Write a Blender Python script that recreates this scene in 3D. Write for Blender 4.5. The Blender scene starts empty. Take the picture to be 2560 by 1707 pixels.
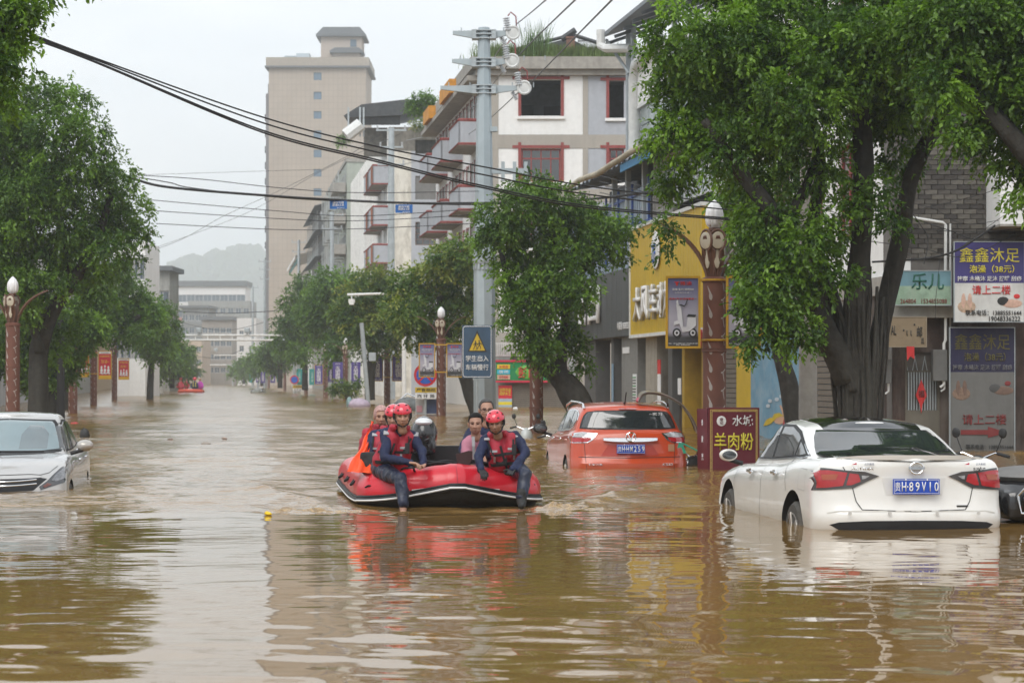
import bpy, bmesh, math, random
import numpy as np
from mathutils import Vector, Matrix, noise
from mathutils.bvhtree import BVHTree
R = math.radians
rng = np.random.default_rng(7)
random.seed(7)
SC = bpy.context.scene
COL = SC.collection

# ------------------------------------------------------------------ camera, sky, sun, exposure
F, CAMH, HOR = 5500.0, 1.37, 946.0           # focal length in photo pixels, eye height over the water, horizon row
cam_d = bpy.data.cameras.new('camera')
cam = bpy.data.objects.new('camera', cam_d); COL.objects.link(cam)
cam.location = (0, 0, CAMH); cam.rotation_euler = (R(90), 0, 0)
cam_d.sensor_width = 36; cam_d.lens = 36 * F / 2560
cam_d.shift_y = (HOR - 853.5) / 2560
cam_d.clip_start = 0.5; cam_d.clip_end = 9000
cam_d.dof.use_dof = True; cam_d.dof.focus_distance = 23.5; cam_d.dof.aperture_fstop = 5.6
SC.camera = cam

SUN_EL, SUN_AZ = R(48), R(200)
w = bpy.data.worlds.new('World'); SC.world = w; w.use_nodes = True
nt = w.node_tree; nt.nodes.clear()
N = nt.nodes.new
out = N('ShaderNodeOutputWorld'); bg = N('ShaderNodeBackground'); bg.inputs['Strength'].default_value = 0.1
sky = N('ShaderNodeTexSky'); sky.sky_type = 'NISHITA'; sky.sun_disc = False
sky.sun_elevation = SUN_EL; sky.sun_rotation = SUN_AZ; sky.dust_density = 6; sky.ozone_density = 1.0
tc = N('ShaderNodeTexCoord'); mp = N('ShaderNodeMapping'); mp.inputs['Scale'].default_value = (1.0, 1.0, 3.2)
nz = N('ShaderNodeTexNoise'); nz.inputs['Scale'].default_value = 2.3; nz.inputs['Detail'].default_value = 7; nz.inputs['Roughness'].default_value = .55
cr = N('ShaderNodeValToRGB')
cr.color_ramp.elements[0].position = .36; cr.color_ramp.elements[0].color = (7.3, 7.95, 8.6, 1)
cr.color_ramp.elements[1].position = .64; cr.color_ramp.elements[1].color = (10.1, 10.25, 10.35, 1)
mx = N('ShaderNodeMix'); mx.data_type = 'RGBA'; mx.inputs[0].default_value = .93       # cloud deck over the clear sky
nt.links.new(tc.outputs['Generated'], mp.inputs['Vector']); nt.links.new(mp.outputs[0], nz.inputs['Vector'])
nt.links.new(nz.outputs['Fac'], cr.inputs[0]); nt.links.new(sky.outputs[0], mx.inputs[6]); nt.links.new(cr.outputs[0], mx.inputs[7])
nt.links.new(mx.outputs[2], bg.inputs['Color']); nt.links.new(bg.outputs[0], out.inputs[0])

sun_d = bpy.data.lights.new('sun', 'SUN'); sun_d.energy = 1.5; sun_d.angle = R(40); sun_d.color = (1, .97, .92)
sun = bpy.data.objects.new('sun', sun_d); COL.objects.link(sun)
sun.rotation_euler = (R(90) - SUN_EL, 0, math.pi - SUN_AZ)
SC.view_settings.view_transform = 'Standard'; SC.view_settings.look = 'None'
SC.view_settings.gamma = 1; SC.view_settings.use_curve_mapping = False
SC.view_settings.exposure = 0.44
SC.cycles.use_denoising = True
SC.cycles.max_bounces = 8; SC.cycles.diffuse_bounces = 3; SC.cycles.glossy_bounces = 4
SC.cycles.transmission_bounces = 4; SC.cycles.volume_bounces = 2; SC.cycles.transparent_max_bounces = 8
SC.cycles.caustics_reflective = False; SC.cycles.caustics_refractive = False
SC.cycles.use_adaptive_sampling = True; SC.cycles.adaptive_threshold = 0.02
SC.cycles.sample_clamp_indirect = 6

# ------------------------------------------------------------------ placing: a photo pixel at a depth -> a point of the place
def P(px, py, Z): return Vector(((px - 1280) / F * Z, Z, CAMH + (HOR - py) / F * Z))
def XZ(px, Z): return (px - 1280) / F * Z
def ZH(py, Z): return CAMH + (HOR - py) / F * Z
def WZ(py): return F * CAMH / (py - HOR)     # depth of a point on the water seen at row py

# ------------------------------------------------------------------ tags
def tag(o, label=None, cat=None, group=None, kind=None):
    if label: o['label'] = label
    if cat: o['category'] = cat
    if group: o['group'] = group
    if kind: o['kind'] = kind
    return o
def empty(name, loc=(0, 0, 0), rz=0, parent=None):
    o = bpy.data.objects.new(name, None); COL.objects.link(o); o.location = loc; o.rotation_euler = (0, 0, rz)
    o.empty_display_size = .2
    if parent: o.parent = parent
    return o
def thing(name, label, cat, loc=(0, 0, 0), rz=0, group=None):
    return tag(empty(name, loc, rz), label, cat, group)
def put(name, me, parent=None, loc=(0, 0, 0), rot=(0, 0, 0), scale=None):
    o = bpy.data.objects.new(name, me); COL.objects.link(o); o.location = loc; o.rotation_euler = rot
    if scale: o.scale = scale
    if parent: o.parent = parent
    return o
def copy_tree(o, parent=None):
    c = o.copy(); COL.objects.link(c); c.parent = parent
    for ch in list(KIDS(o)): copy_tree(ch, c)
    return c
def KIDS(o): return [x for x in o.children]

# ------------------------------------------------------------------ materials
MATS = {}
def mat(name, col, rough=.6, metal=0., var=.12, scale=4., bump=0., bscale=30., coat=0., stain=0., scol=(.09, .085, .075), stretch=.18, spec=.5, emit=None, ior=1.45, sub=0.):
    if name in MATS: return MATS[name]
    m = bpy.data.materials.new(name); MATS[name] = m; m.use_nodes = True
    t = m.node_tree; b = t.nodes['Principled BSDF']
    b.inputs['Roughness'].default_value = rough; b.inputs['Metallic'].default_value = metal
    b.inputs['IOR'].default_value = ior; b.inputs['Specular IOR Level'].default_value = spec
    b.inputs['Coat Weight'].default_value = coat; b.inputs['Coat Roughness'].default_value = .05
    tcn = t.nodes.new('ShaderNodeTexCoord')
    n = t.nodes.new('ShaderNodeTexNoise'); n.inputs['Scale'].default_value = scale; n.inputs['Detail'].default_value = 6; n.inputs['Roughness'].default_value = .62
    t.links.new(tcn.outputs['Object'], n.inputs['Vector'])
    r = t.nodes.new('ShaderNodeValToRGB'); r.color_ramp.elements[0].position = .3; r.color_ramp.elements[1].position = .7
    c = np.array(col[:3], float)
    r.color_ramp.elements[0].color = (*np.clip(c * (1 - var), 0, 1), 1); r.color_ramp.elements[1].color = (*np.clip(c * (1 + var), 0, 1), 1)
    t.links.new(n.outputs['Fac'], r.inputs[0]); last = r.outputs[0]
    if stain > 0:
        mp = t.nodes.new('ShaderNodeMapping'); mp.inputs['Scale'].default_value = (1, 1, stretch)
        n2 = t.nodes.new('ShaderNodeTexNoise'); n2.inputs['Scale'].default_value = 1.6; n2.inputs['Detail'].default_value = 9; n2.inputs['Roughness'].default_value = .72
        t.links.new(tcn.outputs['Object'], mp.inputs[0]); t.links.new(mp.outputs[0], n2.inputs['Vector'])
        r2 = t.nodes.new('ShaderNodeValToRGB'); r2.color_ramp.elements[0].position = .46; r2.color_ramp.elements[1].position = .74
        r2.color_ramp.elements[0].color = (0, 0, 0, 1); r2.color_ramp.elements[1].color = (stain,) * 3 + (1,)
        t.links.new(n2.outputs['Fac'], r2.inputs[0])
        mxx = t.nodes.new('ShaderNodeMix'); mxx.data_type = 'RGBA'; mxx.inputs[7].default_value = (*scol, 1)
        t.links.new(r2.outputs[0], mxx.inputs[0]); t.links.new(last, mxx.inputs[6]); last = mxx.outputs[2]
    t.links.new(last, b.inputs['Base Color'])
    if bump > 0:
        nb = t.nodes.new('ShaderNodeTexNoise'); nb.inputs['Scale'].default_value = bscale; nb.inputs['Detail'].default_value = 5
        t.links.new(tcn.outputs['Object'], nb.inputs['Vector'])
        bp = t.nodes.new('ShaderNodeBump'); bp.inputs['Strength'].default_value = bump; bp.inputs['Distance'].default_value = .02
        t.links.new(nb.outputs['Fac'], bp.inputs['Height']); t.links.new(bp.outputs[0], b.inputs['Normal'])
    if emit:
        b.inputs['Emission Color'].default_value = (*emit[:3], 1); b.inputs['Emission Strength'].default_value = emit[3]
    return m
def glassy(name, col=(.02, .025, .028), rough=.04):
    return mat(name, col, rough=rough, var=.1, scale=2, spec=.9, ior=1.52, coat=.6)

M = dict(
 black=mat('black_rubber', (.018, .018, .019), .55, bump=.1), matt=mat('matt_black', (.02, .02, .022), .8),
 chrome=mat('chrome', (.75, .76, .78), .12, 1., var=.04), steel=mat('galvanised_steel', (.42, .46, .48), .5, .35, var=.14, scale=3, stain=.35, scol=(.3, .33, .34)),
 dglass=glassy('dark_glass'), lglass=glassy('pale_glass', (.24, .3, .33), .06),
 white=mat('white_paint', (.74, .74, .72), .55, stain=.25), offwhite=mat('offwhite_plaster', (.83, .83, .82), .85, var=.05, stain=.22, scol=(.45, .44, .42), bump=.08, bscale=8),
 bluegrey=mat('bluegrey_plaster', (.42, .44, .48), .85, var=.07, stain=.3, scol=(.28, .3, .34)),
 concrete=mat('concrete', (.34, .32, .29), .9, var=.18, stain=.5, scol=(.17, .16, .14), bump=.15, bscale=12),
 pebble=mat('pebbledash', (.40, .37, .33), .95, var=.22, scale=30, stain=.4, scol=(.25, .23, .21), bump=.4, bscale=60),
 beige=mat('tower_tile', (.40, .34, .28), .8, var=.06), redframe=mat('red_painted_wood', (.27, .055, .05), .6, var=.25, scale=9, stain=.3, scol=(.14, .07, .06)),
 grime=mat('grimy_wall', (.20, .185, .16), .9, var=.3, stain=.8, scol=(.05, .048, .04), bump=.2, bscale=9),
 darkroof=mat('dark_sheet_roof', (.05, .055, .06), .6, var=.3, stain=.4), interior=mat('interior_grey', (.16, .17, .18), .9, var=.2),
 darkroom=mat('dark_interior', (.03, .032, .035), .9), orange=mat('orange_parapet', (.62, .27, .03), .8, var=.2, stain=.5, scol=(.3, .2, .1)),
 tile=mat('grey_roof_tile', (.13, .14, .15), .7), wood=mat('worn_brown_panel', (.055, .034, .027), .75, var=.35, stain=.5, scol=(.3, .27, .24)),
 shutter=mat('roller_shutter', (.17, .145, .12), .6, .2, var=.12, stain=.35, scol=(.12, .1, .09)),
 trunk=mat('ficus_bark', (.036, .032, .027), .9, var=.35, scale=9, stain=.5, scol=(.10, .10, .085), stretch=.1, bump=.9, bscale=14),
 brickm=mat('grey_brick', (.085, .078, .07), .9, var=.3, scale=7, bump=.3, bscale=40), mortar=mat('mortar', (.15, .14, .13), .95, var=.2),
 pipe=mat('white_pipe', (.68, .69, .68), .5, stain=.3, scol=(.35, .33, .3)),
)
# ------------------------------------------------------------------ mesh building
class MB:
    def __init__(s): s.v = []; s.f = []; s.m = []; s.mi = 0
    def add(s, vs, fs, mi=None):
        o = len(s.v); s.v += [tuple(v) for v in vs]; s.f += [tuple(i + o for i in f) for f in fs]; s.m += [s.mi if mi is None else mi] * len(fs); return s
    def box(s, c, d, rz=0, rx=0, ry=0, mi=None, bev=0):
        x, y, z = d[0] / 2, d[1] / 2, d[2] / 2
        if bev <= 0:
            vs = [(a * x, b * y, e * z) for a in (-1, 1) for b in (-1, 1) for e in (-1, 1)]
            fs = [(0, 1, 3, 2), (4, 6, 7, 5), (0, 4, 5, 1), (2, 3, 7, 6), (0, 2, 6, 4), (1, 5, 7, 3)]
        else:
            vs = []; k = min(bev, x * .9, y * .9, z * .9)
            bm = bmesh.new(); bmesh.ops.create_cube(bm, size=1); bmesh.ops.scale(bm, vec=d, verts=bm.verts)
            bmesh.ops.bevel(bm, geom=list(bm.edges), offset=k, segments=2, affect='EDGES', profile=.6)
            bm.verts.ensure_lookup_table(); vs = [v.co[:] for v in bm.verts]; fs = [[v.index for v in f.verts] for f in bm.faces]; bm.free()
        if rz or rx or ry:
            mt = Matrix.Rotation(rz, 3, 'Z') @ Matrix.Rotation(ry, 3, 'Y') @ Matrix.Rotation(rx, 3, 'X'); vs = [mt @ Vector(v) for v in vs]
        return s.add([(v[0] + c[0], v[1] + c[1], v[2] + c[2]) for v in vs], fs, mi)
    def bb(s, x0, x1, y0, y1, z0, z1, mi=None, bev=0): return s.box(((x0 + x1) / 2, (y0 + y1) / 2, (z0 + z1) / 2), (abs(x1 - x0), abs(y1 - y0), abs(z1 - z0)), mi=mi, bev=bev)
    def tube(s, pts, rad, n=8, caps=True, mi=None, flat=1.0, up=(0, 0, 1)):
        pts = [Vector(p) for p in pts]; k = len(pts)
        rad = [rad] * k if not hasattr(rad, '__len__') else list(rad)
        vs = []; prev = None
        for i, p in enumerate(pts):
            d = (pts[min(i + 1, k - 1)] - pts[max(i - 1, 0)]).normalized()
            if prev is None:
                u = Vector(up); a = u.cross(d)
                if a.length < .05: a = Vector((1, 0, 0)).cross(d)
                a.normalize()
            else:
                a = prev - d * prev.dot(d)
                if a.length < 1e-5: a = Vector((1, 0, 0)).cross(d)
                a.normalize()
            prev = a; b = d.cross(a)
            for j in range(n):
                t = 2 * math.pi * j / n; vs.append(p + a * (math.cos(t) * rad[i]) + b * (math.sin(t) * rad[i] * flat))
        fs = [(i * n + j, i * n + (j + 1) % n, (i + 1) * n + (j + 1) % n, (i + 1) * n + j) for i in range(k - 1) for j in range(n)]
        if caps: fs += [tuple(range(n - 1, -1, -1)), tuple((k - 1) * n + j for j in range(n))]
        return s.add(vs, fs, mi)
    def lathe(s, prof, n=20, c=(0, 0, 0), mi=None, lobes=0, lamp=0):
        vs = []
        for r, z in prof:
            for j in range(n):
                t = 2 * math.pi * j / n; rr = r * (1 + lamp * math.cos(lobes * t)) if lobes else r
                vs.append((c[0] + rr * math.cos(t), c[1] + rr * math.sin(t), c[2] + z))
        k = len(prof); fs = [(i * n + j, i * n + (j + 1) % n, (i + 1) * n + (j + 1) % n, (i + 1) * n + j) for i in range(k - 1) for j in range(n)]
        fs += [tuple(range(n - 1, -1, -1)), tuple((k - 1) * n + j for j in range(n))]
        return s.add(vs, fs, mi)
    def ell(s, c, r, n=12, m=8, mi=None, rot=None):
        vs = [(0, 0, -1)]; fs = []
        for i in range(1, m):
            a = -math.pi / 2 + math.pi * i / m
            vs += [(math.cos(a) * math.cos(2 * math.pi * j / n), math.cos(a) * math.sin(2 * math.pi * j / n), math.sin(a)) for j in range(n)]
        vs.append((0, 0, 1)); L = len(vs) - 1
        for j in range(n):
            fs.append((0, 1 + (j + 1) % n, 1 + j)); fs.append((L, L - n + j, L - n + (j + 1) % n))
        for i in range(m - 2):
            for j in range(n): fs.append((1 + i * n + j, 1 + i * n + (j + 1) % n, 1 + (i + 1) * n + (j + 1) % n, 1 + (i + 1) * n + j))
        out = []
        for v in vs:
            q = Vector((v[0] * r[0], v[1] * r[1], v[2] * r[2]))
            if rot: q = rot @ q
            out.append(q + Vector(c))
        return s.add(out, fs, mi)
    def prism(s, poly, y0, y1, mi=None):        # polygon in x,z extruded along y
        n = len(poly); vs = [(p[0], y0, p[1]) for p in poly] + [(p[0], y1, p[1]) for p in poly]
        fs = [tuple(range(n)), tuple(range(2 * n - 1, n - 1, -1))] + [(i, i + n, (i + 1) % n + n, (i + 1) % n) for i in range(n)]
        return s.add(vs, fs, mi)
    def quad(s, a, b, c, d, mi=None): return s.add([a, b, c, d], [(0, 1, 2, 3)], mi)
    def mesh(s, name, mats, smooth=False, angle=None):
        me = bpy.data.meshes.new(name); me.from_pydata(s.v, [], s.f)
        mats = mats if isinstance(mats, (list, tuple)) else [mats]
        for m in mats: me.materials.append(m)
        if any(s.m): me.polygons.foreach_set('material_index', s.m)
        bm = bmesh.new(); bm.from_mesh(me); bmesh.ops.recalc_face_normals(bm, faces=bm.faces); bm.to_mesh(me); bm.free()
        if smooth: shade(me, angle if angle else 40)
        return me
    def build(s, name, mats, parent=None, smooth=False, loc=(0, 0, 0), rot=(0, 0, 0), angle=None):
        return put(name, s.mesh(name, mats, smooth, angle), parent, loc, rot)
def shade(me, ang=40):
    me.polygons.foreach_set('use_smooth', [True] * len(me.polygons))
    if ang < 179: me.set_sharp_from_angle(angle=R(ang))
def pts_catmull(pts, k=6):
    pts = [Vector(p) for p in pts]; q = [pts[0]] + pts + [pts[-1]]; out = []
    for i in range(1, len(q) - 2):
        for j in range(k):
            t = j / k; a, b, c, d = q[i - 1], q[i], q[i + 1], q[i + 2]
            out.append(.5 * ((2 * b) + (c - a) * t + (2 * a - 5 * b + 4 * c - d) * t * t + (3 * b - a - 3 * c + d) * t ** 3))
    out.append(pts[-1]); return out
# a private scene for evaluating text and modifiers
TMP = bpy.data.scenes.new('workbench')
def evaluated(ob):
    TMP.collection.objects.link(ob); vl = TMP.view_layers[0]; vl.update(); dg = vl.depsgraph
    me = bpy.data.meshes.new_from_object(ob.evaluated_get(dg), depsgraph=dg)
    TMP.collection.objects.unlink(ob); return me
TEXTS = {}
def text_mesh(s, w, h, m, bold=.0, extrude=.004, keep=False, line=1.0):
    key = (s, round(w, 4), round(h, 4), m.name, bold, keep)
    if key in TEXTS: return TEXTS[key]
    cu = bpy.data.curves.new('lettering', 'FONT'); cu.body = s; cu.size = 1; cu.offset = min(bold, .012) * (.0 if '鑫' in s else 1); cu.resolution_u = 2; cu.align_x = 'CENTER'; cu.space_line = line
    ob = bpy.data.objects.new('lettering', cu); me = evaluated(ob); bpy.data.objects.remove(ob); bpy.data.curves.remove(cu)
    n = len(me.vertices); a = np.zeros(n * 3); me.vertices.foreach_get('co', a); a = a.reshape(-1, 3)
    lo, hi = a.min(0), a.max(0); c = (lo + hi) / 2; d = np.maximum(hi - lo, 1e-6)
    sx, sy = w / d[0], h / d[1]
    if keep: sx = sy = min(sx, sy)
    b = np.zeros_like(a); b[:, 0] = (a[:, 0] - c[0]) * sx; b[:, 2] = (a[:, 1] - c[1]) * sy; b[:, 1] = 0
    me.vertices.foreach_set('co', b.ravel()); me.materials.clear(); me.materials.append(m); me.update()
    # give the letters a small real thickness
    bm = bmesh.new(); bm.from_mesh(me); g = bmesh.ops.extrude_face_region(bm, geom=list(bm.faces))
    bmesh.ops.translate(bm, vec=(0, extrude, 0), verts=[x for x in g['geom'] if isinstance(x, bmesh.types.BMVert)]); bm.to_mesh(me); bm.free()
    me.name = 'lettering'; TEXTS[key] = me; return me
def text(parent, s, x, y, z, w, h, m, bold=.0, rot=(0, 0, 0), keep=False, name='lettering', line=1.0):
    return put(name, text_mesh(s, w, h, m, bold, keep=keep, line=line), parent, (x, y, z), rot)
def remeshed(mb, voxel, smooth_it=6, name='body', mats=None, noise_amp=0, noise_sc=9, factor=.5, adapt=0):
    me = mb.mesh(name, mats or M['black']); ob = bpy.data.objects.new(name, me)
    md = ob.modifiers.new('r', 'REMESH'); md.mode = 'VOXEL'; md.voxel_size = voxel; md.use_smooth_shade = True
    if smooth_it:
        ms = ob.modifiers.new('s', 'SMOOTH'); ms.factor = factor; ms.iterations = smooth_it
    r = evaluated(ob); bpy.data.objects.remove(ob)
    r.materials.clear()
    for m in (mats if isinstance(mats, (list, tuple)) else [mats or M['black']]): r.materials.append(m)
    r.polygons.foreach_set('material_index', [0] * len(r.polygons))
    if noise_amp:
        for v in r.vertices:
            c = v.co; a = noise.noise((c.x * noise_sc, c.y * noise_sc, c.z * noise_sc * .7)) + .5 * noise.noise((c.x * noise_sc * 2.3 + 5, c.y * noise_sc * 2.3, c.z * noise_sc * 1.3))
            v.co = c + v.normal * (a * noise_amp)
    r.polygons.foreach_set('use_smooth', [True] * len(r.polygons)); return r
# ---- patches laid over a body: windows, lamps, badges and seams that follow its surface
def bvh_of(me):
    return BVHTree.FromPolygons([v.co.copy() for v in me.vertices], [list(p.vertices) for p in me.polygons])
AX = {'x+': (Vector((1, 0, 0)), 1, 2), 'x-': (Vector((-1, 0, 0)), 1, 2), 'y+': (Vector((0, 1, 0)), 0, 2), 'y-': (Vector((0, -1, 0)), 0, 2), 'z+': (Vector((0, 0, 1)), 0, 1)}
def patch(bvh, poly, side, name, m, parent, off=.004, step=.06, skirt=.012, smooth=True):
    nrm, ia, ib = AX[side]; bm = bmesh.new(); vs = []
    for a, b in poly:
        c = [0, 0, 0]; c[ia] = a; c[ib] = b; vs.append(bm.verts.new(c))
    bm.faces.new(vs)
    for k, ax in ((ia, 0), (ib, 1)):
        lo = min(p[ax] for p in poly); hi = max(p[ax] for p in poly); n = int((hi - lo) / step)
        for i in range(1, n + 1):
            co = [0, 0, 0]; co[k] = lo + (hi - lo) * i / (n + 1); no = [0, 0, 0]; no[k] = 1
            bmesh.ops.bisect_plane(bm, geom=bm.verts[:] + bm.edges[:] + bm.faces[:], plane_co=co, plane_no=no, dist=1e-6)
    bad = 0
    for v in bm.verts:
        h = bvh.ray_cast(v.co + nrm * 8, -nrm)
        if h[0] is None:
            h = bvh.find_nearest(v.co); 
        v.co = h[0] + nrm * off + (h[1] * (off * .5) if h[1].dot(nrm) > 0 else -h[1] * (off * .5))
    bd = [e for e in bm.edges if e.is_boundary]
    g = bmesh.ops.extrude_edge_only(bm, edges=bd)
    bmesh.ops.translate(bm, vec=-nrm * skirt, verts=[x for x in g['geom'] if isinstance(x, bmesh.types.BMVert)])
    bmesh.ops.triangulate(bm, faces=[f for f in bm.faces if len(f.verts) > 4])
    bmesh.ops.recalc_face_normals(bm, faces=bm.faces)
    me = bpy.data.meshes.new(name); bm.to_mesh(me); bm.free(); me.materials.append(m)
    if smooth: shade(me, 50)
    return put(name, me, parent)
def ribbon(bvh, line, side, wd, name, m, parent, off=.0015, closed=False, step=.05):
    nrm, ia, ib = AX[side]; pts = []
    ln = list(line) + ([line[0]] if closed else [])
    for (a, b), (c, d) in zip(ln[:-1], ln[1:]):
        L = math.hypot(c - a, d - b); k = max(1, int(L / step))
        pts += [(a + (c - a) * i / k, b + (d - b) * i / k) for i in range(k)]
    pts.append(ln[-1]); vs = []; fs = []
    for i, (a, b) in enumerate(pts):
        a0, b0 = pts[max(i - 1, 0)]; a1, b1 = pts[min(i + 1, len(pts) - 1)]
        dx, dy = a1 - a0, b1 - b0; L = math.hypot(dx, dy) or 1; nx, ny = -dy / L * wd / 2, dx / L * wd / 2
        for sgn in (1, -1):
            c = [0, 0, 0]; c[ia] = a + sgn * nx; c[ib] = b + sgn * ny; c = Vector(c)
            h = bvh.ray_cast(c + nrm * 8, -nrm)
            if h[0] is None: h = bvh.find_nearest(c)
            vs.append(h[0] + nrm * off + h[1] * (off * (1 if h[1].dot(nrm) > 0 else -1)))
    for i in range(len(pts) - 1): fs.append((2 * i, 2 * i + 1, 2 * i + 3, 2 * i + 2))
    mb = MB(); mb.add(vs, fs); return mb.build(name, m, parent, smooth=True)
# ---- a wall in local x (along) and z (up), facing -y, with real openings
def wall_open(mb, L, H, ops, depth=.22, z0=0, mi=0, y=0, x0=0):
    xs = sorted({x0, x0 + L} | {o[0] for o in ops} | {o[1] for o in ops}); zs = sorted({z0, H} | {o[2] for o in ops} | {o[3] for o in ops})
    for a, b in zip(xs[:-1], xs[1:]):
        for c, d in zip(zs[:-1], zs[1:]):
            mxx, mz = (a + b) / 2, (c + d) / 2
            if any(o[0] < mxx < o[1] and o[2] < mz < o[3] for o in ops): continue
            mb.quad((a, y, c), (b, y, c), (b, y, d), (a, y, d), mi)
    for a, b, c, d in ops:
        mb.quad((a, y, c), (a, y + depth, c), (a, y + depth, d), (a, y, d), mi); mb.quad((b, y, c), (b, y, d), (b, y + depth, d), (b, y + depth, c), mi)
        mb.quad((a, y, c), (b, y, c), (b, y + depth, c), (a, y + depth, c), mi); mb.quad((a, y, d), (a, y + depth, d), (b, y + depth, d), (b, y, d), mi)
def window_mesh(w, h, nx=2, nz=1, fr=.05, top=None, m=None, depth=.06):
    mb = MB()
    mb.bb(0, fr, 0, depth, 0, h); mb.bb(w - fr, w, 0, depth, 0, h); mb.bb(fr, w - fr, 0, depth, 0, fr); mb.bb(fr, w - fr, 0, depth, h - fr, h)
    for i in range(1, nx): mb.bb(w * i / nx - fr * .4, w * i / nx + fr * .4, .004, depth - .004, fr, h - fr)
    for i in range(1, nz): mb.bb(fr, w - fr, .006, depth - .006, h * i / nz - fr * .4, h * i / nz + fr * .4)
    if top: mb.bb(fr, w - fr, .002, depth - .002, top - fr * .5, top + fr * .5)
    return mb.mesh('window', m or M['redframe'])
def pane_mesh(w, h, m=None):
    mb = MB(); mb.bb(.03, w - .03, .03, .036, .03, h - .03); return mb.mesh('pane', m or M['dglass'])
# ------------------------------------------------------------------ ground under the flood
g = MB(); g.quad((-1900, -600, -.75), (1900, -600, -.75), (1900, 2900, -.75), (-1900, 2900, -.75))
tag(g.build('road', mat('wet_asphalt', (.05, .048, .045), .6)), kind='structure')

# ------------------------------------------------------------------ the brown water: one sheet with real waves
def water():
    ys = [7.0]
    while ys[-1] < 2600: ys.append(ys[-1] + .019 * (ys[-1] / 10) ** 1.36)
    ys = [-500, -200, -80, -30, -10, 0, 3, 5, 6, 6.6] + ys
    ys = np.array(ys); nc = 385; u = np.linspace(-1, 1, nc); u = np.sign(u) * np.abs(u) ** 1.15
    hw = np.where(ys > 7, 3.4 + .36 * ys, 6 + .36 * np.abs(ys)) 
    X = u[None, :] * hw[:, None] - (.06 * np.clip(ys, 0, 400))[:, None]; Y = np.repeat(ys[:, None], nc, 1)
    dy = np.gradient(ys)[:, None]
    Z = np.zeros_like(X); r = np.random.default_rng(3)
    def front(x): return 22.7 + .22 * np.sin(x * .9) + .1 * np.sin(x * 2.3 + 1) + .015 * (x + .7) ** 2      # bow wave front of the boat
    calm = 1 / (1 + np.exp((Y - front(X)) / .10))                                                   # 1 in the smooth water before the boat
    for k in range(74):
        lam = .16 * (1.062 ** k) ; lam *= r.uniform(.9, 1.1)
        th = r.normal(0, .75) + math.pi / 2 * 1.0; kx, ky = math.cos(th), math.sin(th); kk = 2 * math.pi / lam
        fade = np.clip((lam / dy - 2.4) / 2.2, 0, 1)
        rough = .0185 if lam < .9 else (.0145 if lam < 4 else .004)                                                          # slope of each component
        smooth = (.0034 if lam < .40 else .0019) * (1 + 1.9 * np.clip((14.5 - Y) / 3.5, 0, 1) * (.35 < lam < 1.6))
        amp = (rough * (1 - calm) + smooth * calm) / kk
        Z += amp * fade * np.sin(kk * (kx * X + ky * Y) + r.uniform(0, 6.28))
    patchy = .75 + .5 * np.sin(X * .31 + 1.2 + .6 * np.sin(Y * .13)) * np.sin(Y * .17 + X * .05)
    Z *= np.where(Y > 22, patchy * .6 + .5, 1)
    # the wash each side of the boat
    bx = X + .72; d = np.abs(bx)
    wash = np.exp(-((Y - front(X) - .25) / .20) ** 2) * (np.exp(-((d - 1.35) / .55) ** 2) + .16 * np.exp(-(d / 1.9) ** 4))
    t = noise_field(X * 7, Y * 5); Z += wash * (.040 + .045 * t)
    vw = np.exp(-((d - 1.15 - (Y - 23) * .30) / .22) ** 2) * np.clip((Y - 22.9) * 2, 0, 1) * np.exp(-np.clip(Y - 23, 0, 99) / 6)
    Z += vw * (.04 + .035 * noise_field(X * 5 + 9, Y * 4))
    for cx, cy, s in ((4.5, 19.2, .5), (1.0, 34.2, .7), (-5.5, 26.5, .6)):        # rings lapping off the cars
        rr = np.hypot(X - cx, (Y - cy)); Z += .0016 * s * np.sin(rr * 11) * np.exp(-((rr - 2) / 1.6) ** 2) * np.clip((.6 / dy - 1), 0, 1)
    Z[:10] = 0
    n1, n2 = X.shape; co = np.stack([X, Y, Z], -1).reshape(-1, 3)
    idx = np.arange(n1 * n2).reshape(n1, n2); q = np.stack([idx[:-1, :-1], idx[:-1, 1:], idx[1:, 1:], idx[1:, :-1]], -1).reshape(-1, 4)
    me = np_mesh('flood_water', co, q)
    at = me.attributes.new('foam', 'FLOAT', 'POINT'); at.data.foreach_set('value', np.clip(wash * 1.1 + vw * .45, 0, 1).ravel().astype(np.float32))
    me.polygons.foreach_set('use_smooth', [True] * len(me.polygons)); return me
def np_mesh(name, co, quads):
    me = bpy.data.meshes.new(name); nq = len(quads); k = quads.shape[1]
    me.vertices.add(len(co)); me.vertices.foreach_set('co', np.ascontiguousarray(co, dtype=np.float32).ravel())
    me.loops.add(nq * k); me.loops.foreach_set('vertex_index', quads.ravel().astype(np.int32))
    me.polygons.add(nq); me.polygons.foreach_set('loop_start', np.arange(0, nq * k, k, dtype=np.int32))
    me.update(calc_edges=True); me.validate(); return me
_p = np.random.default_rng(11).uniform(-1, 1, (64, 64))
def noise_field(x, y):
    def s(a, b):
        i = np.floor(a).astype(int); j = np.floor(b).astype(int); f = a - i; h = b - j; f = f * f * (3 - 2 * f); h = h * h * (3 - 2 * h)
        g = lambda m, n: _p[m % 64, n % 64]
        return g(i, j) * (1 - f) * (1 - h) + g(i + 1, j) * f * (1 - h) + g(i, j + 1) * (1 - f) * h + g(i + 1, j + 1) * f * h
    return s(x, y) + .5 * s(x * 2.1 + 3, y * 2.1 + 8) + .25 * s(x * 4.3, y * 4.3)
me = water()
m = bpy.data.materials.new('muddy_water'); m.use_nodes = True; t = m.node_tree; b = t.nodes['Principled BSDF']
b.inputs['Roughness'].default_value = .03; b.inputs['IOR'].default_value = 1.38
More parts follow.
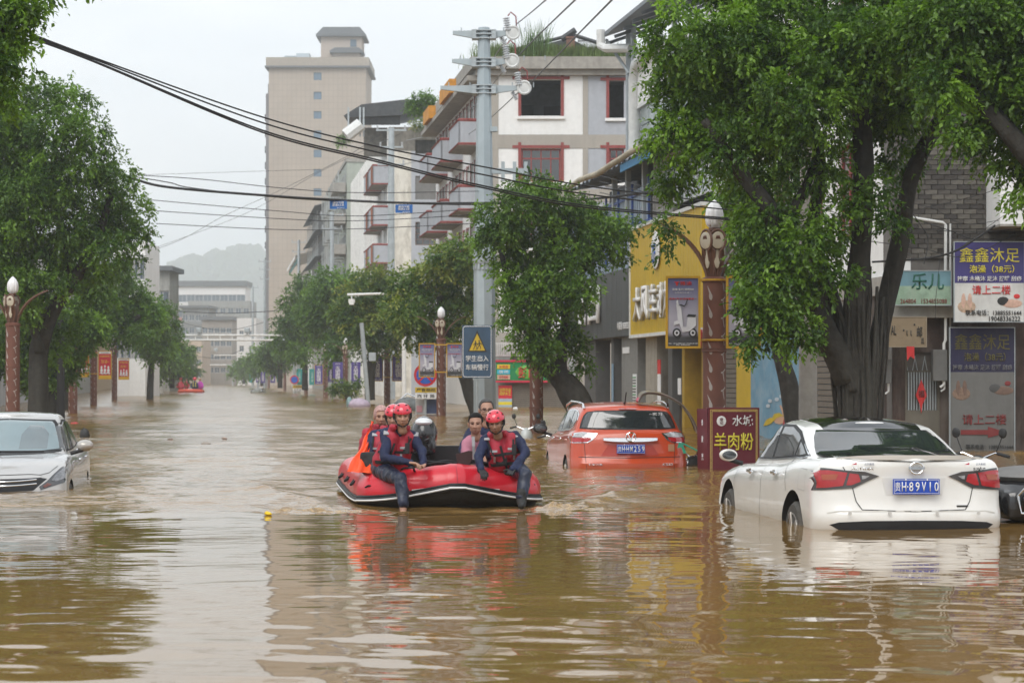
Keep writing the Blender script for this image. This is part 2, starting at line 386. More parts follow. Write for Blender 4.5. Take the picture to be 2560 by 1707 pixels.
tcn = t.nodes.new('ShaderNodeTexCoord'); mp = t.nodes.new('ShaderNodeMapping'); mp.inputs['Scale'].default_value = (.22, .1, 1)
n1 = t.nodes.new('ShaderNodeTexNoise'); n1.inputs['Scale'].default_value = 1; n1.inputs['Detail'].default_value = 5
r1 = t.nodes.new('ShaderNodeValToRGB'); r1.color_ramp.elements[0].position = .3; r1.color_ramp.elements[1].position = .7
r1.color_ramp.elements[0].color = (.185, .107, .030, 1); r1.color_ramp.elements[1].color = (.255, .150, .050, 1)
t.links.new(tcn.outputs['Object'], mp.inputs[0]); t.links.new(mp.outputs[0], n1.inputs['Vector']); t.links.new(n1.outputs['Fac'], r1.inputs[0])
fa = t.nodes.new('ShaderNodeAttribute'); fa.attribute_name = 'foam'
nf = t.nodes.new('ShaderNodeTexNoise'); nf.inputs['Scale'].default_value = 16; nf.inputs['Detail'].default_value = 6; t.links.new(tcn.outputs['Object'], nf.inputs['Vector'])
ml = t.nodes.new('ShaderNodeMath'); ml.operation = 'MULTIPLY'; t.links.new(fa.outputs['Fac'], ml.inputs[0]); 
rf = t.nodes.new('ShaderNodeValToRGB'); rf.color_ramp.elements[0].position = .42; rf.color_ramp.elements[1].position = .62; t.links.new(nf.outputs['Fac'], rf.inputs[0]); t.links.new(rf.outputs[0], ml.inputs[1])
mf = t.nodes.new('ShaderNodeMix'); mf.data_type = 'RGBA'; mf.inputs[7].default_value = (.44, .30, .15, 1)
t.links.new(ml.outputs[0], mf.inputs[0]); t.links.new(r1.outputs[0], mf.inputs[6]); t.links.new(mf.outputs[2], b.inputs['Base Color'])
mr = t.nodes.new('ShaderNodeMapRange'); mr.inputs[3].default_value = .03; mr.inputs[4].default_value = .5; t.links.new(ml.outputs[0], mr.inputs[0]); ROUGH = mr
# fine ripples too small for the sheet; stronger in the open, wind-worked water beyond the boat
mp2 = t.nodes.new('ShaderNodeMapping'); mp2.inputs['Scale'].default_value = (3.2, 6.0, 1)
n2 = t.nodes.new('ShaderNodeTexNoise'); n2.inputs['Scale'].default_value = 1; n2.inputs['Detail'].default_value = 3; n2.inputs['Roughness'].default_value = .5
t.links.new(tcn.outputs['Object'], mp2.inputs[0]); t.links.new(mp2.outputs[0], n2.inputs['Vector'])
sx = t.nodes.new('ShaderNodeSeparateXYZ'); t.links.new(tcn.outputs['Object'], sx.inputs[0])
m3 = t.nodes.new('ShaderNodeMapRange'); m3.inputs[1].default_value = 24; m3.inputs[2].default_value = 90; m3.inputs[3].default_value = 0; m3.inputs[4].default_value = .12; t.links.new(sx.outputs['Y'], m3.inputs[0])
ra = t.nodes.new('ShaderNodeMath'); ra.operation = 'ADD'; t.links.new(m3.outputs[0], ra.inputs[0]); t.links.new(ROUGH.outputs[0], ra.inputs[1]); t.links.new(ra.outputs[0], b.inputs['Roughness'])      # ripples finer than the sheet far off
m2 = t.nodes.new('ShaderNodeMapRange'); m2.inputs[1].default_value = 22.6; m2.inputs[2].default_value = 24; m2.inputs[3].default_value = .015; m2.inputs[4].default_value = .42; t.links.new(sx.outputs['Y'], m2.inputs[0])
bp = t.nodes.new('ShaderNodeBump'); bp.inputs['Distance'].default_value = .05; t.links.new(m2.outputs[0], bp.inputs['Strength']); t.links.new(n2.outputs['Fac'], bp.inputs['Height']); t.links.new(bp.outputs[0], b.inputs['Normal'])
me.materials.append(m); tag(put('flood_water', me), kind='structure')

# ------------------------------------------------------------------ wooded hill in the mist
def hill():
    vs = []; fs = []; n = 70; mrows = 16; Z0 = 2250
    prof = [(300, 700), (400, 690), (440, 672), (480, 655), (505, 640), (530, 652), (560, 635), (600, 622), (632, 619), (660, 640), (720, 668), (800, 690), (900, 700), (1100, 712)]
    px = np.linspace(200, 1300, n); top = np.interp(px, [p[0] for p in prof], [p[1] for p in prof])
    for j in range(mrows):
        for i in range(n):
            a = j / (mrows - 1); Zz = Z0 + 480 * a
            h = ZH(top[i] + 14, Z0 + 350) * math.sin(min(1, a * 1.35) * math.pi / 2) * .93
            vs.append((XZ(px[i], Z0 + 350) , Zz, h + (6 * noise.noise((px[i] * .03, j * .7, 0)) if j else -h - .5)))
    for j in range(mrows - 1):
        for i in range(n - 1): fs.append((j * n + i, j * n + i + 1, (j + 1) * n + i + 1, (j + 1) * n + i))
    mb = MB(); mb.add(vs, fs); o = mb.build('hill', mat('hill_scrub', (.05, .08, .04), .9, var=.3, scale=.05), smooth=True)
    tag(o, kind='structure'); return vs
HILL = hill()

# ------------------------------------------------------------------ mist in the street air
hz_ = MB(); hz_.bb(-2000, 2000, -700, 3000, -1.75, 205); ho = hz_.build('haze', mat('unused_haze', (.8, .8, .8)))
hm_ = bpy.data.materials.new('mist'); hm_.use_nodes = True; t = hm_.node_tree; t.nodes.clear(); o_ = t.nodes.new('ShaderNodeOutputMaterial'); v_ = t.nodes.new('ShaderNodeVolumePrincipled')
v_.inputs['Color'].default_value = (.90, .96, 1.0, 1); v_.inputs['Density'].default_value = .0006; v_.inputs['Anisotropy'].default_value = .2; t.links.new(v_.outputs[0], o_.inputs['Volume'])
ho.data.materials.clear(); ho.data.materials.append(hm_); tag(ho, kind='stuff')
# ------------------------------------------------------------------ buildings
KR, CR_ = -.132, 12.62                       # right-hand facade line  X = CR_ + KR*Z
def fr(Z): return Vector((CR_ + KR * Z, Z, 0))
KL, CL_ = -.153, -8.7
def fl(Z): return Vector((CL_ + KL * Z, Z, 0))
AR = math.atan2(1, KR) - math.pi             # local +x runs towards the camera, -y into the street
def window(parent, x, z, w, h, y=.12, nx=2, nz=1, fm=None, pm=None, top=None, fr_=.05, key={}):
    k = (round(w, 3), round(h, 3), nx, nz, fm.name if fm else 0, pm.name if pm else 0, top, fr_)
    if k not in key: key[k] = (window_mesh(w, h, nx, nz, fr_, top, fm), pane_mesh(w, h, pm))
    o = put('window', key[k][0], parent, (x, y, z)); put('pane', key[k][1], o); return o

# --- the tall beige tower
def tower():
    Zt = 430.; s = F / Zt; x0, x1 = XZ(672, Zt), XZ(915, Zt); W = x1 - x0; H = ZH(145, Zt); D = 17
    T = thing('tower_block', 'tall beige tiled tower block with one column of small windows and a tiled rooftop house', 'tower block', (x0, Zt, 0))
    ops = []; wx = (XZ(784, Zt) - x0); zz = []
    for i in range(18):
        z = ZH(201 + 48.2 * i, Zt)
        if z < 3: break
        ops.append((wx, wx + 1.55, z, z + 1.5)); zz.append(z)
    m = MB(); wall_open(m, W, H, ops, .25)
    m.quad((0, 0, 0), (0, D, 0), (0, D, H), (0, 0, H)); m.quad((W, 0, 0), (W, D, 0), (W, D, H), (W, 0, H)); m.quad((0, D, 0), (W, D, 0), (W, D, H), (0, D, H)); m.quad((0, 0, H), (W, 0, H), (W, D, H), (0, D, H))
    bm = mat('tower_tile_facade', (.42, .36, .30), .85, var=.07, scale=.3, stain=.15, scol=(.28, .25, .22))
    t = bm.node_tree; bs = t.nodes['Principled BSDF']; src = bs.inputs['Base Color'].links[0].from_socket      # faint joints of the tile panels
    br = t.nodes.new('ShaderNodeTexBrick'); br.offset = 0; br.inputs['Scale'].default_value = 1; br.inputs['Brick Width'].default_value = .9; br.inputs['Row Height'].default_value = 1.2; br.inputs['Mortar Size'].default_value = .05
    tcn = t.nodes.new('ShaderNodeTexCoord'); mp = t.nodes.new('ShaderNodeMapping'); mp.inputs['Rotation'].default_value = (R(90), 0, 0); t.links.new(tcn.outputs['Object'], mp.inputs[0]); t.links.new(mp.outputs[0], br.inputs['Vector'])
    mxx = t.nodes.new('ShaderNodeMix'); mxx.data_type = 'RGBA'; mxx.inputs[7].default_value = (.30, .26, .22, 1); mu = t.nodes.new('ShaderNodeMath'); mu.operation = 'MULTIPLY'; mu.inputs[1].default_value = .55
    t.links.new(br.outputs['Fac'], mu.inputs[0]); t.links.new(mu.outputs[0], mxx.inputs[0]); t.links.new(src, mxx.inputs[6]); t.links.new(mxx.outputs[2], bs.inputs['Base Color'])
    m.build('wall', bm, T)
    for z in zz: window(T, wx, z, 1.55, 1.5, nx=2, fm=mat('tower_frame', (.10, .15, .20), .5), pm=mat('tower_pane', (.13, .20, .28), .12), fr_=.14)
    m = MB(); p = ZH(166, Zt)
    m.bb(-.5, W + .6, -.6, D + .5, p, H + .02, mi=0); m.bb(-.7, W + .8, -.8, D + .7, p - .35, p, mi=1)
    m.build('parapet', [mat('tower_coping', (.36, .32, .27), .85), M['tile']], T)
    # stepped fins down the left side
    m = MB()
    m.bb(-.75, 0, 1.5, 6, 0, ZH(232, Zt)); m.bb(-.95, 0, 7, 12, 0, ZH(198, Zt)); m.build('side_fin', mat('tower_side', (.20, .19, .20), .85), T)
    for i in range(15):
        b = MB(); z = ZH(300 + 40 * i, Zt); b.bb(-.98, -.75, 1.8, 5.6, z, z + 1.3); b.build('side_window', M['dglass'], T)
    # rooftop house
    hx0, hx1 = XZ(800, Zt) - x0, XZ(902, Zt) - x0; hz0, hz1 = H, ZH(84, Zt)
    m = MB(); m.bb(hx0, hx1, 2, 10, hz0, hz1); m.build('rooftop_house', mat('tower_house', (.44, .38, .33), .85), T)
    b = MB(); b.bb(hx1 - 2.2, hx1 - 1.0, 1.9, 2.0, ZH(114, Zt), ZH(96, Zt)); b.build('rooftop_window', mat('tower_frame', (.1, .15, .2)), T)
    def hip(a0, a1, y0, y1, z0, z1, o, i):
        m = MB(); m.add([(a0 - o, y0 - o, z0), (a1 + o, y0 - o, z0), (a1 + o, y1 + o, z0), (a0 - o, y1 + o, z0), (a0 + i, y0 + i, z1), (a1 - i, y0 + i, z1), (a1 - i, y1 - i, z1), (a0 + i, y1 - i, z1),
               (a0 - o, y0 - o, z0 - .35), (a1 + o, y0 - o, z0 - .35), (a1 + o, y1 + o, z0 - .35), (a0 - o, y1 + o, z0 - .35)],
              [(0, 1, 5, 4), (1, 2, 6, 5), (2, 3, 7, 6), (3, 0, 4, 7), (4, 5, 6, 7), (8, 9, 1, 0), (9, 10, 2, 1), (10, 11, 3, 2), (11, 8, 0, 3), (8, 11, 10, 9)])
        for k in range(5):
            a = (k + .5) / 5; m.bb(a0 - o + (o + i) * a, a1 + o - (o + i) * a, y0 - o + (o + i) * a - .08, y0 - o + (o + i) * a + .02, z0 + (z1 - z0) * a - .06, z0 + (z1 - z0) * a + .06)
        return m
    hip(hx0, hx1, 2, 10, hz1, ZH(63, Zt), .9, .4).build('roof', M['tile'], T)
    hip(XZ(833, Zt) - x0, hx1 - .2, .4, 4, ZH(128, Zt), ZH(118, Zt), .7, .3).build('porch_roof', M['tile'], T)
    m = MB(); m.bb(XZ(833, Zt) - x0, hx1 - .2, .6, 3, H, ZH(128, Zt)); m.build('porch', mat('tower_house', (.44, .38, .33)), T)
    m = MB(); m.bb(XZ(737, Zt) - x0, XZ(770, Zt) - x0, 3, 6, H, ZH(128, Zt)); m.bb(XZ(707, Zt) - x0, XZ(738, Zt) - x0, 3, 6, ZH(137, Zt), ZH(134, Zt)); m.build('roof_shed', mat('pale_sheet', (.45, .52, .58)), T)
tower()

# --- generic street block: local x along the facade towards the camera, y into the block
def block(Zn, Zf, H, label, D=9, front=None, line=fr, name='apartment_building', cat='building', side=-1, base=None):
    a, b = line(Zf), line(Zn); d = b - a; L = d.length
    T = thing(name, label, cat, a if side < 0 else b, math.atan2(d.y, d.x) if side < 0 else math.atan2(-d.y, -d.x))
    return T, L
def shell(m, L, H, D, mi=0, near=True, far=True, top=True, sgn=1):
    if near: m.quad((L, 0, 0), (L, D, 0), (L, D, H), (L, 0, H), mi)
    if far: m.quad((0, 0, 0), (0, D, 0), (0, D, H), (0, 0, H), mi)
    m.quad((0, D, 0), (L, D, 0), (L, D, H), (0, D, H), mi)
    if top: m.quad((0, 0, H), (L, 0, H), (L, D, H), (0, D, H), mi)
def balcony(parent, x0, x1, z, h, d, wm, cap, ang=.55, name='balcony', bars=None):
    # tapered plan: far end splayed, like the ones in the street
    m = MB(); pl = [(x0, 0), (x0 + ang, -d), (x1, -d), (x1, 0)]; th = .09
    for (a, b), (c, e) in zip(pl[:-1], pl[1:]):
        dx, dy = c - a, e - b; l = math.hypot(dx, dy); nx, ny = -dy / l * th, dx / l * th
        vs = [(a, b, z), (c, e, z), (c + nx, e + ny, z), (a + nx, b + ny, z)]; vs += [(v[0], v[1], z + h) for v in vs]
        m.add(vs, [(0, 1, 2, 3), (4, 7, 6, 5), (0, 4, 5, 1), (1, 5, 6, 2), (2, 6, 7, 3), (3, 7, 4, 0)])
    o = m.build(name, wm, parent)
    m = MB(); m.add([(p[0], p[1], z - .14) for p in pl] + [(p[0], p[1], z) for p in pl], [(0, 1, 2, 3), (7, 6, 5, 4), (0, 4, 5, 1), (1, 5, 6, 2), (2, 6, 7, 3), (3, 7, 4, 0)]); m.build('slab', M['concrete'], o)
    m = MB(); m.tube([(p[0], p[1], z + h + .03) for p in pl], .075, 4); m.tube([(p[0], p[1] - .01, z - .07) for p in pl], .06, 4); m.build('rail_cap', cap, o)
    return o
def tufts(name, pts, hgt, n, col, parent=None, spread=.3, seed=1, wd=.012):
    r = np.random.default_rng(seed); k = len(pts); P0 = np.array([pts[i % k] for i in range(n)], float) + np.c_[r.normal(0, spread, n), r.normal(0, spread * .5, n), np.zeros(n)]
    h = hgt * r.uniform(.35, 1.1, n); a = r.uniform(0, 6.28, n); lean = r.uniform(.05, .55, n) * h
    tip = P0 + np.c_[np.cos(a) * lean, np.sin(a) * lean, h]; mid = P0 + np.c_[np.cos(a) * lean * .25, np.sin(a) * lean * .25, h * .6]
    wv = np.c_[-np.sin(a), np.cos(a), np.zeros(n)] * wd; co = np.stack([P0 - wv, P0 + wv, mid + wv, mid - wv, tip], 1)
    idx = np.arange(n)[:, None] * 5; tri = np.concatenate([idx + [0, 1, 2], idx + [0, 2, 3], idx + [3, 2, 4]])
    me = np_mesh(name, co.reshape(-1, 3), tri); me.materials.append(mat('grass_' + name, col, .7, var=.4, scale=1.5)); return put(name, me, parent)

# --- white house with the big empty window, end wall to the camera (photo 1215-1600)
def white_house():
    Zn = 105.; a = fr(Zn); s = F / Zn
    T = thing('white_building', 'white and blue-grey building with an empty red-framed window and weeds on its roof edge', 'building', (a.x, Zn, 0))
    W = 10.5; H = ZH(176, Zn)
    X = lambda px: XZ(px, Zn) - a.x
    z = lambda py: ZH(py, Zn)
    ops = [(X(1303), X(1402), z(290), z(200)), (X(1303), X(1402), z(455), z(372)), (X(1523), X(1560), z(295), z(203)), (X(1523), X(1560), z(456), z(372)), (X(1303), X(1402), z(618), z(537)), (X(1523), X(1560), z(618), z(537))]
    zoneX = [0, X(1246), X(1457), X(1470), W]
    # wall skin split by colour zones: pilasters, white field, blue field, floor bands
    mats = [M['pebble'], M['offwhite'], M['pebble'], M['bluegrey']]
    m = MB(); bands = [(0, z(830), None), (z(830), z(669), 1), (z(669), z(637), 0), (z(637), z(504), 1), (z(504), z(473), 0), (z(473), z(371), 1), (z(371), z(337), 0), (z(337), H, 1)]
    for i in range(4):
        for z0, z1, kind in bands:
            mi = 0 if kind == 0 else (i if kind else 0)
            oo = [(max(o[0], zoneX[i]), min(o[1], zoneX[i + 1]), max(o[2], z0), min(o[3], z1)) for o in ops]; oo = [o for o in oo if o[0] < o[1] and o[2] < o[3]]
            mm = 2 if i == 2 else mi; yy = 0 if (kind and i in (1, 3)) else -.03
            wall_open(m, zoneX[i + 1] - zoneX[i], z1, oo, .24, z0=z0, mi=mm, y=yy, x0=zoneX[i])
    D = 24.5; ang = math.atan2(-KR, 1); sx = -math.tan(ang)
    # depth shell follows the street line
    m.quad((W, 0, 0), (W + KR * D, D, 0), (W + KR * D, D, H), (W, 0, H), 1); m.quad((KR * D, D, 0), (W + KR * D, D, 0), (W + KR * D, D, H), (KR * D, D, H), 1)
    m.quad((0, 0, H), (W, 0, H), (W + KR * D, D, H), (KR * D, D, H), 0)
    m.build('wall', mats, T)
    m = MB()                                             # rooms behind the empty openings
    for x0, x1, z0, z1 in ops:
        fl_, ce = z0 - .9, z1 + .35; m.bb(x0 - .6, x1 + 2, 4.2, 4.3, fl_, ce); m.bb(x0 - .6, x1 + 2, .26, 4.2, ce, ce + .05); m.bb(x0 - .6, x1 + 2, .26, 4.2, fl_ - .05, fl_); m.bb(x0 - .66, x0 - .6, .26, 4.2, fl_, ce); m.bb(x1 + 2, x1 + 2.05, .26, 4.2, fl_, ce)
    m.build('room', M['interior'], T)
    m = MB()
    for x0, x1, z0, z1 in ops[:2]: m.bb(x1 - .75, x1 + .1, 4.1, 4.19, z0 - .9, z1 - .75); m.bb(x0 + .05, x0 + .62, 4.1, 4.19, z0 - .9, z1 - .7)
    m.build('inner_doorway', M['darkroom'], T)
    for k, (x0, x1, z0, z1) in enumerate(ops):           # red surrounds with overshooting corners
        m = MB(); e = .09; m.bb(x0 - e * 1.6, x0, -.06, .02, z0 - .02, z1 + .30); 
        if x1 < 4.5: m.bb(x1, x1 + e * 1.6, -.06, .02, z0 - .02, z1 + .30)
        m.bb(x0 - .42, min(x1 + .42, 8), -.055, .015, z1 + .02, z1 + .16)
        o = m.build('window_surround', M['redframe'], T)
        m = MB(); m.bb(x0 - .2, x1 + .2, -.12, .0, z0 - .16, z0 - .025); m.build('sill', M['offwhite'], o)
    for k in (1, 3, 4, 5):
        x0, x1, z0, z1 = ops[k]; window(T, x0 + .01, z0 + .01, x1 - x0 - .02, z1 - z0 - .02, nx=4 if k in (1, 4) else 2, fm=M['redframe'], pm=M['dglass'], top=(z1 - z0) * .70, fr_=.07)
    m = MB(); m.bb(-.7, W + .3, -.55, -.032, z(176), z(146)); m.bb(-.5, W, -.3, -.03, z(190), z(176))
    m.add([(-.7, -.55, z(176)), (-.7 + KR * D, D, z(176)), (-.1 + KR * D, D, z(176)), (-.1, 0, z(176)), (-.7, -.55, z(146)), (-.7 + KR * D, D, z(146)), (-.1 + KR * D, D, z(146)), (-.1, 0, z(146))], [(0, 1, 2, 3), (4, 7, 6, 5), (0, 4, 5, 1), (1, 5, 6, 2), (2, 6, 7, 3), (3, 7, 4, 0)])
    m.build('cornice', M['concrete'], T)
    # the street side, seen almost edge on: openings and splayed balconies
    f = MB(); L = math.hypot(D, KR * D); so = []
    floors = [z(337 + 7), z(504 + 4), z(669 + 4)]
    for zf in [z(337), z(504), z(669)]:
        for c0 in np.arange(.8, L - 2, 1.75): so.append((c0, c0 + 1.0, zf + .15, zf + 2.35))
    wall_open(f, L, H, so, .3, mi=0)
    side = f.build('street_wall', M['offwhite'], T, loc=(KR * D, D, 0), rot=(0, 0, math.atan2(-D, -KR * D)))
    m = MB()
    m.bb(0, L, .6, .62, 0, H - .2); m.build('interior_wall', M['interior'], side)
    fr2 = MB()
    for o in so: fr2.bb(o[0] - .05, o[0], -.04, .02, o[2], o[3] + .1); fr2.bb(o[0], o[1], -.01, .02, o[3], o[3] + .06)
    tag(fr2.build('window_jamb', M['redframe'], side), kind='stuff')
    for zt in (z(337), z(504), z(669)):
        for x0, x1 in ((L - 6.4, L - 1.6), (L - 15.6, L - 10.2), (L - 23, L - 18)):
            balcony(side, x0, x1, zt - .2, 1.05, 1.15, M['bluegrey'], M['redframe'])
    for p0, p1 in ((L - 11.5, L - 6.5), (L - 21, L - 17.5)): m = MB(); m.bb(p0, p1, -1.1, .2, H - .25, H + .45); m.build('roof_planter', M['orange'], side)
    m = MB(); m.bb(0, L, -.5, -.2, H - .25, H + .3); m.build('roof_parapet', M['concrete'], side)
    m = MB(); m.bb(0, L, -.9, 0, H - .5, H - .26); m.build('eaves', M['concrete'], side)
    # roof ridge with black netting, brick chimney and poles
    m = MB(); rz = z(152)
    A = lambda px, py, y: (X(px), y, z(py))
    m.add([A(1255, 150, 1.2), A(1300, 118, 1.2), A(1425, 84, 1.4), A(1530, 140, 1.2), A(1560, 150, 1.2), A(1255, 150, 7), A(1300, 118, 7), A(1425, 84, 7), A(1530, 140, 7), A(1560, 150, 7)], [(0, 1, 2, 3, 4), (9, 8, 7, 6, 5), (0, 5, 6, 1), (1, 6, 7, 2), (2, 7, 8, 3), (3, 8, 9, 4)])
    m.build('roof_shelter', M['darkroof'], T)
    m = MB(); m.tube([A(1250, 128, .9), A(1340, 104, .9), A(1432, 80, .9)], .09, 6); m.tube([A(1432, 80, .9), A(1520, 108, .9), A(1600, 128, .9)], .10, 6); m.tube([A(1405, 92, .9), A(1440, 68, .9)], .16, 6); m.build('roof_beam', M['darkroof'], T)
    m = MB(); m.bb(X(1417), X(1438), .5, 1.0, z(150), z(90)); m.bb(X(1415), X(1440), .45, 1.05, z(92), z(88)); m.build('chimney', mat('red_brick_old', (.22, .12, .09), .9, var=.3, scale=8, stain=.5), T)
    m = MB()
    for i in range(17): x = X(1448 + i * 3.4); m.box((x, 1.5, z(108 + i * .9)), (.03, .03, .95))
    m.bb(X(1446), X(1504), 1.48, 1.52, z(92), z(90)); tag(m.build('roof_railing', M['darkroof'], T), kind='stuff')
    pts = [(X(px), .1, z(150)) for px in np.linspace(1235, 1590, 60)]
    tag(tufts('roof_weeds', pts, .8, 4200, (.13, .19, .05), T, .2, 5), kind='stuff')
    tag(tufts('tall_grass', [(X(1350), .2, z(150)), (X(1338), .2, z(150)), (X(1330), .1, z(150))], 1.9, 200, (.10, .18, .05), T, .35, 6, .016), kind='stuff')
    tag(tufts('roof_weeds', [(X(1225), 3, z(150)), (X(1240), 2, z(150))], 1.3, 700, (.16, .19, .06), T, .5, 8), kind='stuff')
white_house()

# --- building 2: flaking white end wall, red slatted windows, balconies (photo 865-1090)
def flaking_house():
    Zn, Zf = 166., 214.; a = fr(Zn); z = lambda py, Z=Zn: ZH(py, Z)
    H = z(318)
    T, L = block(Zn, Zf, H, 'flaking white apartment house with maroon slatted windows and a black rooftop awning', line=fr)
    floors = [z(980) + 3.25 * k for k in range(7)]; floors = [max(0, f) for f in floors]
    ops = []; rows = [z(905) + 3.22 * i for i in range(6)]
    for r_ in rows:
        for c in np.arange(.9, L - 1.2, 1.9): ops.append((c, c + 1.15, r_ + .5, r_ + 2.4))
    ops = [o for o in ops if o[3] < H - .4]
    m = MB(); wall_open(m, L, H, ops, .3); m.quad((0, 9, 0), (L, 9, 0), (L, 9, H), (0, 9, H)); m.quad((0, 0, 0), (0, 9, 0), (0, 9, H), (0, 0, H)); m.quad((0, 0, H), (L, 0, H), (L, 9, H), (0, 9, H))
    m.build('wall', M['offwhite'], T)
    for c in np.arange(.45, L, 1.9): b = MB(); b.bb(c - .12, c + .12, -.09, .0, 0, H); b.build('pilaster', M['white'], T)
    for i, o in enumerate(ops):
        if o[0] > L * .42: window(T, o[0], o[2], 1.15, 1.9, nx=2, y=-.01, fm=M['redframe'], pm=M['dglass'], fr_=.08)
        else:
            b = MB(); b.bb(o[0] + .1, o[1] - .1, -.012, .02, o[2] - .1, o[3] + .2); sl = b.build('slatted_shutter', mat('maroon_shutter', (.20, .05, .06), .6, var=.2), T)
    # end wall to the camera
    e = MB(); Wd = 9.; zz = lambda py: ZH(py, Zn)
    wl = (XZ(1024, Zn) - XZ(958, Zn)); wr = (XZ(1079, Zn) - XZ(958, Zn))
    oo = [(wl, wr, zz(499), zz(440)), (wl, wr, zz(613), zz(555)), (wl, wr, zz(385), zz(350))]
    mid = XZ(1014, Zn) - XZ(958, Zn)
    for z0, z1, mi in ((0, zz(500), 1), (zz(500), zz(435), 1), (zz(435), zz(378), 2), (zz(378), H, 2)):
        for x0, x1, k in ((0, mid, 0), (mid, Wd, 1)):
            q = [(max(o[0], x0), min(o[1], x1), max(o[2], z0), min(o[3], z1)) for o in oo]; q = [o for o in q if o[0] < o[1] and o[2] < o[3]]
            wall_open(e, x1 - x0, z1, q, .3, z0=z0, mi=(2 if mi == 2 and z0 >= zz(400) else (0 if k == 0 else 1)), x0=x0)
    pe = mat('peeling_cream', (.70, .67, .60), .9, var=.12, scale=1.2, stain=.95, scol=(.30, .27, .22), stretch=.35)
    E = e.build('end_wall', [pe, M['bluegrey'], M['grime']], T)
    place_world(E, T, (a.x, Zn, 0), 0)
    b = MB(); b.bb(wl, wr, .1, .14, zz(499), zz(440)); b.build('boarded_window', mat('grey_board', (.17, .165, .16), .8), E)
    window(E, wl, zz(613), wr - wl, zz(555) - zz(613), nx=3, nz=4, y=.1, fm=mat('brown_window_frame', (.14, .08, .06), .7), pm=M['dglass'], fr_=.07)
    for zt in [z(560), z(457), z(655)]:
        for x0, x1 in ((L - 5.4, L - .2), (L - 11, L - 6.2)):
            o = balcony(T, x0, x1, zt, 1.3, 1.2, M['bluegrey'], M['redframe'])
            b = MB(); b.bb(x1 - 1.1, x1 - .05, -1.28, -1.21, zt, zt + 1.25); b.build('brick_infill', mat('brick_infill', (.30, .10, .05), .9, var=.3, scale=6), o)
    # penthouse wall and black awning
    m = MB(); x = lambda px: XZ(px, Zn) - a.x
    m.bb(x(905), x(1100), 2.0, 2.2, zz(385), zz(312)); pw = m.build('rooftop_wall', M['grime'], T); place_world(pw, T, (a.x, Zn, 0), 0)
    m = MB(); A = lambda px, py, y: (x(px), y, zz(py))
    m.prism([(x(a_), zz(b_)) for a_, b_ in ((860, 291), (905, 263), (1020, 250), (1100, 262), (1100, 300), (1040, 280), (1000, 290), (903, 294), (868, 295))], .6, 6)
    m.bb(x(905), x(1000), 1.2, 1.3, zz(312), zz(290)); aw = m.build('awning', M['darkroof'], T); place_world(aw, T, (a.x, Zn - 1, 0), 0)
    m = MB()
    for px in (871, 900, 909): m.bb(x(px), x(px) + .12, .1, .22, zz(345), zz(272))
    ps = m.build('awning_post', M['steel'], T); place_world(ps, T, (a.x, Zn - 1, 0), 0)
    m = MB(); m.tube([A(868, 345, -.4), A(905, 316, -.2)], .5, 8); gt = m.build('gutter', M['pipe'], T); place_world(gt, T, (a.x, Zn - 1, 0), 0)
def place_world(o, parent, loc, rz):
    base = Matrix.Translation(parent.location) @ Matrix.Rotation(parent.rotation_euler.z, 4, 'Z'); o.matrix_basis = base.inverted() @ Matrix.Translation(loc) @ Matrix.Rotation(rz, 4, 'Z')
flaking_house()

# --- building 3: old grey-green block with caged balconies (photo 775-865)
def old_block(Zn, Zf, ytop, label, wm, nfl, cage=True, awn=True, stepx=2.6):
    H = ZH(ytop, Zn); T, L = block(Zn, Zf, H, label)
    ops = []; r0 = H - 3.15
    for k in range(nfl):
        for c in np.arange(1., L - 1.6, stepx): 
            if r0 - 3.1 * k > .5: ops.append((c, c + 1.5, r0 - 3.1 * k + .4, r0 - 3.1 * k + 2.2))
    m = MB(); wall_open(m, L, H, ops, .3); m.quad((0, 9, 0), (L, 9, 0), (L, 9, H), (0, 9, H)); m.quad((0, 0, H), (L, 0, H), (L, 9, H), (0, 9, H)); m.quad((0, 0, 0), (0, 9, 0), (0, 9, H), (0, 0, H))
    m.quad((L, 0, 0), (L, 9, 0), (L, 9, H), (L, 0, H)); m.build('wall', wm, T)
    for i, o in enumerate(ops):
        window(T, o[0], o[2], 1.5, 1.8, nx=3, y=-.03, fm=mat('grey_frame', (.35, .36, .36), .6), pm=M['dglass'])
        if cage and i % 2 == 0:
            c = MB(); x0, x1, z0, z1 = o[0] - .2, o[1] + .2, o[2] - .4, o[3] + .2; d = .75
            for xx in np.linspace(x0, x1, 7): c.bb(xx - .02, xx + .02, -d, -d + .04, z0, z1)
            for zz in (z0, (z0 + z1) / 2, z1): c.bb(x0, x1, -d - .01, -d + .05, zz - .02, zz + .03); c.bb(x1 - .03, x1, -d, 0, zz - .02, zz + .02)
            c.bb(x0, x1, -d, 0, z0 - .08, z0 - .03); c.bb(x0, x1, -d + .06, -d + .08, z0, z0 + .9)
            c.build('window_cage', mat('grey_cage', (.40, .42, .42), .6, .2), T)
    if awn:
        for k in range(nfl):
            b = MB(); zt = H - 3.1 * k - .1; b.add([(0, -.02, zt), (L, -.02, zt), (L, -1.3, zt - .35), (0, -1.3, zt - .35), (0, -.02, zt - .07), (L, -.02, zt - .07), (L, -1.3, zt - .42), (0, -1.3, zt - .42)], [(0, 1, 2, 3), (4, 7, 6, 5), (0, 4, 5, 1), (1, 5, 6, 2), (2, 6, 7, 3), (3, 7, 4, 0)]); b.build('canopy', M['darkroof'], T)
    m = MB(); m.bb(-.1, L + .1, -.12, 9.1, H, H + .35); m.build('parapet', M['concrete'], T)
    return T, L, H
gg = mat('greenish_render', (.36, .39, .34), .9, var=.15, scale=.8, stain=.5, scol=(.2, .2, .17))
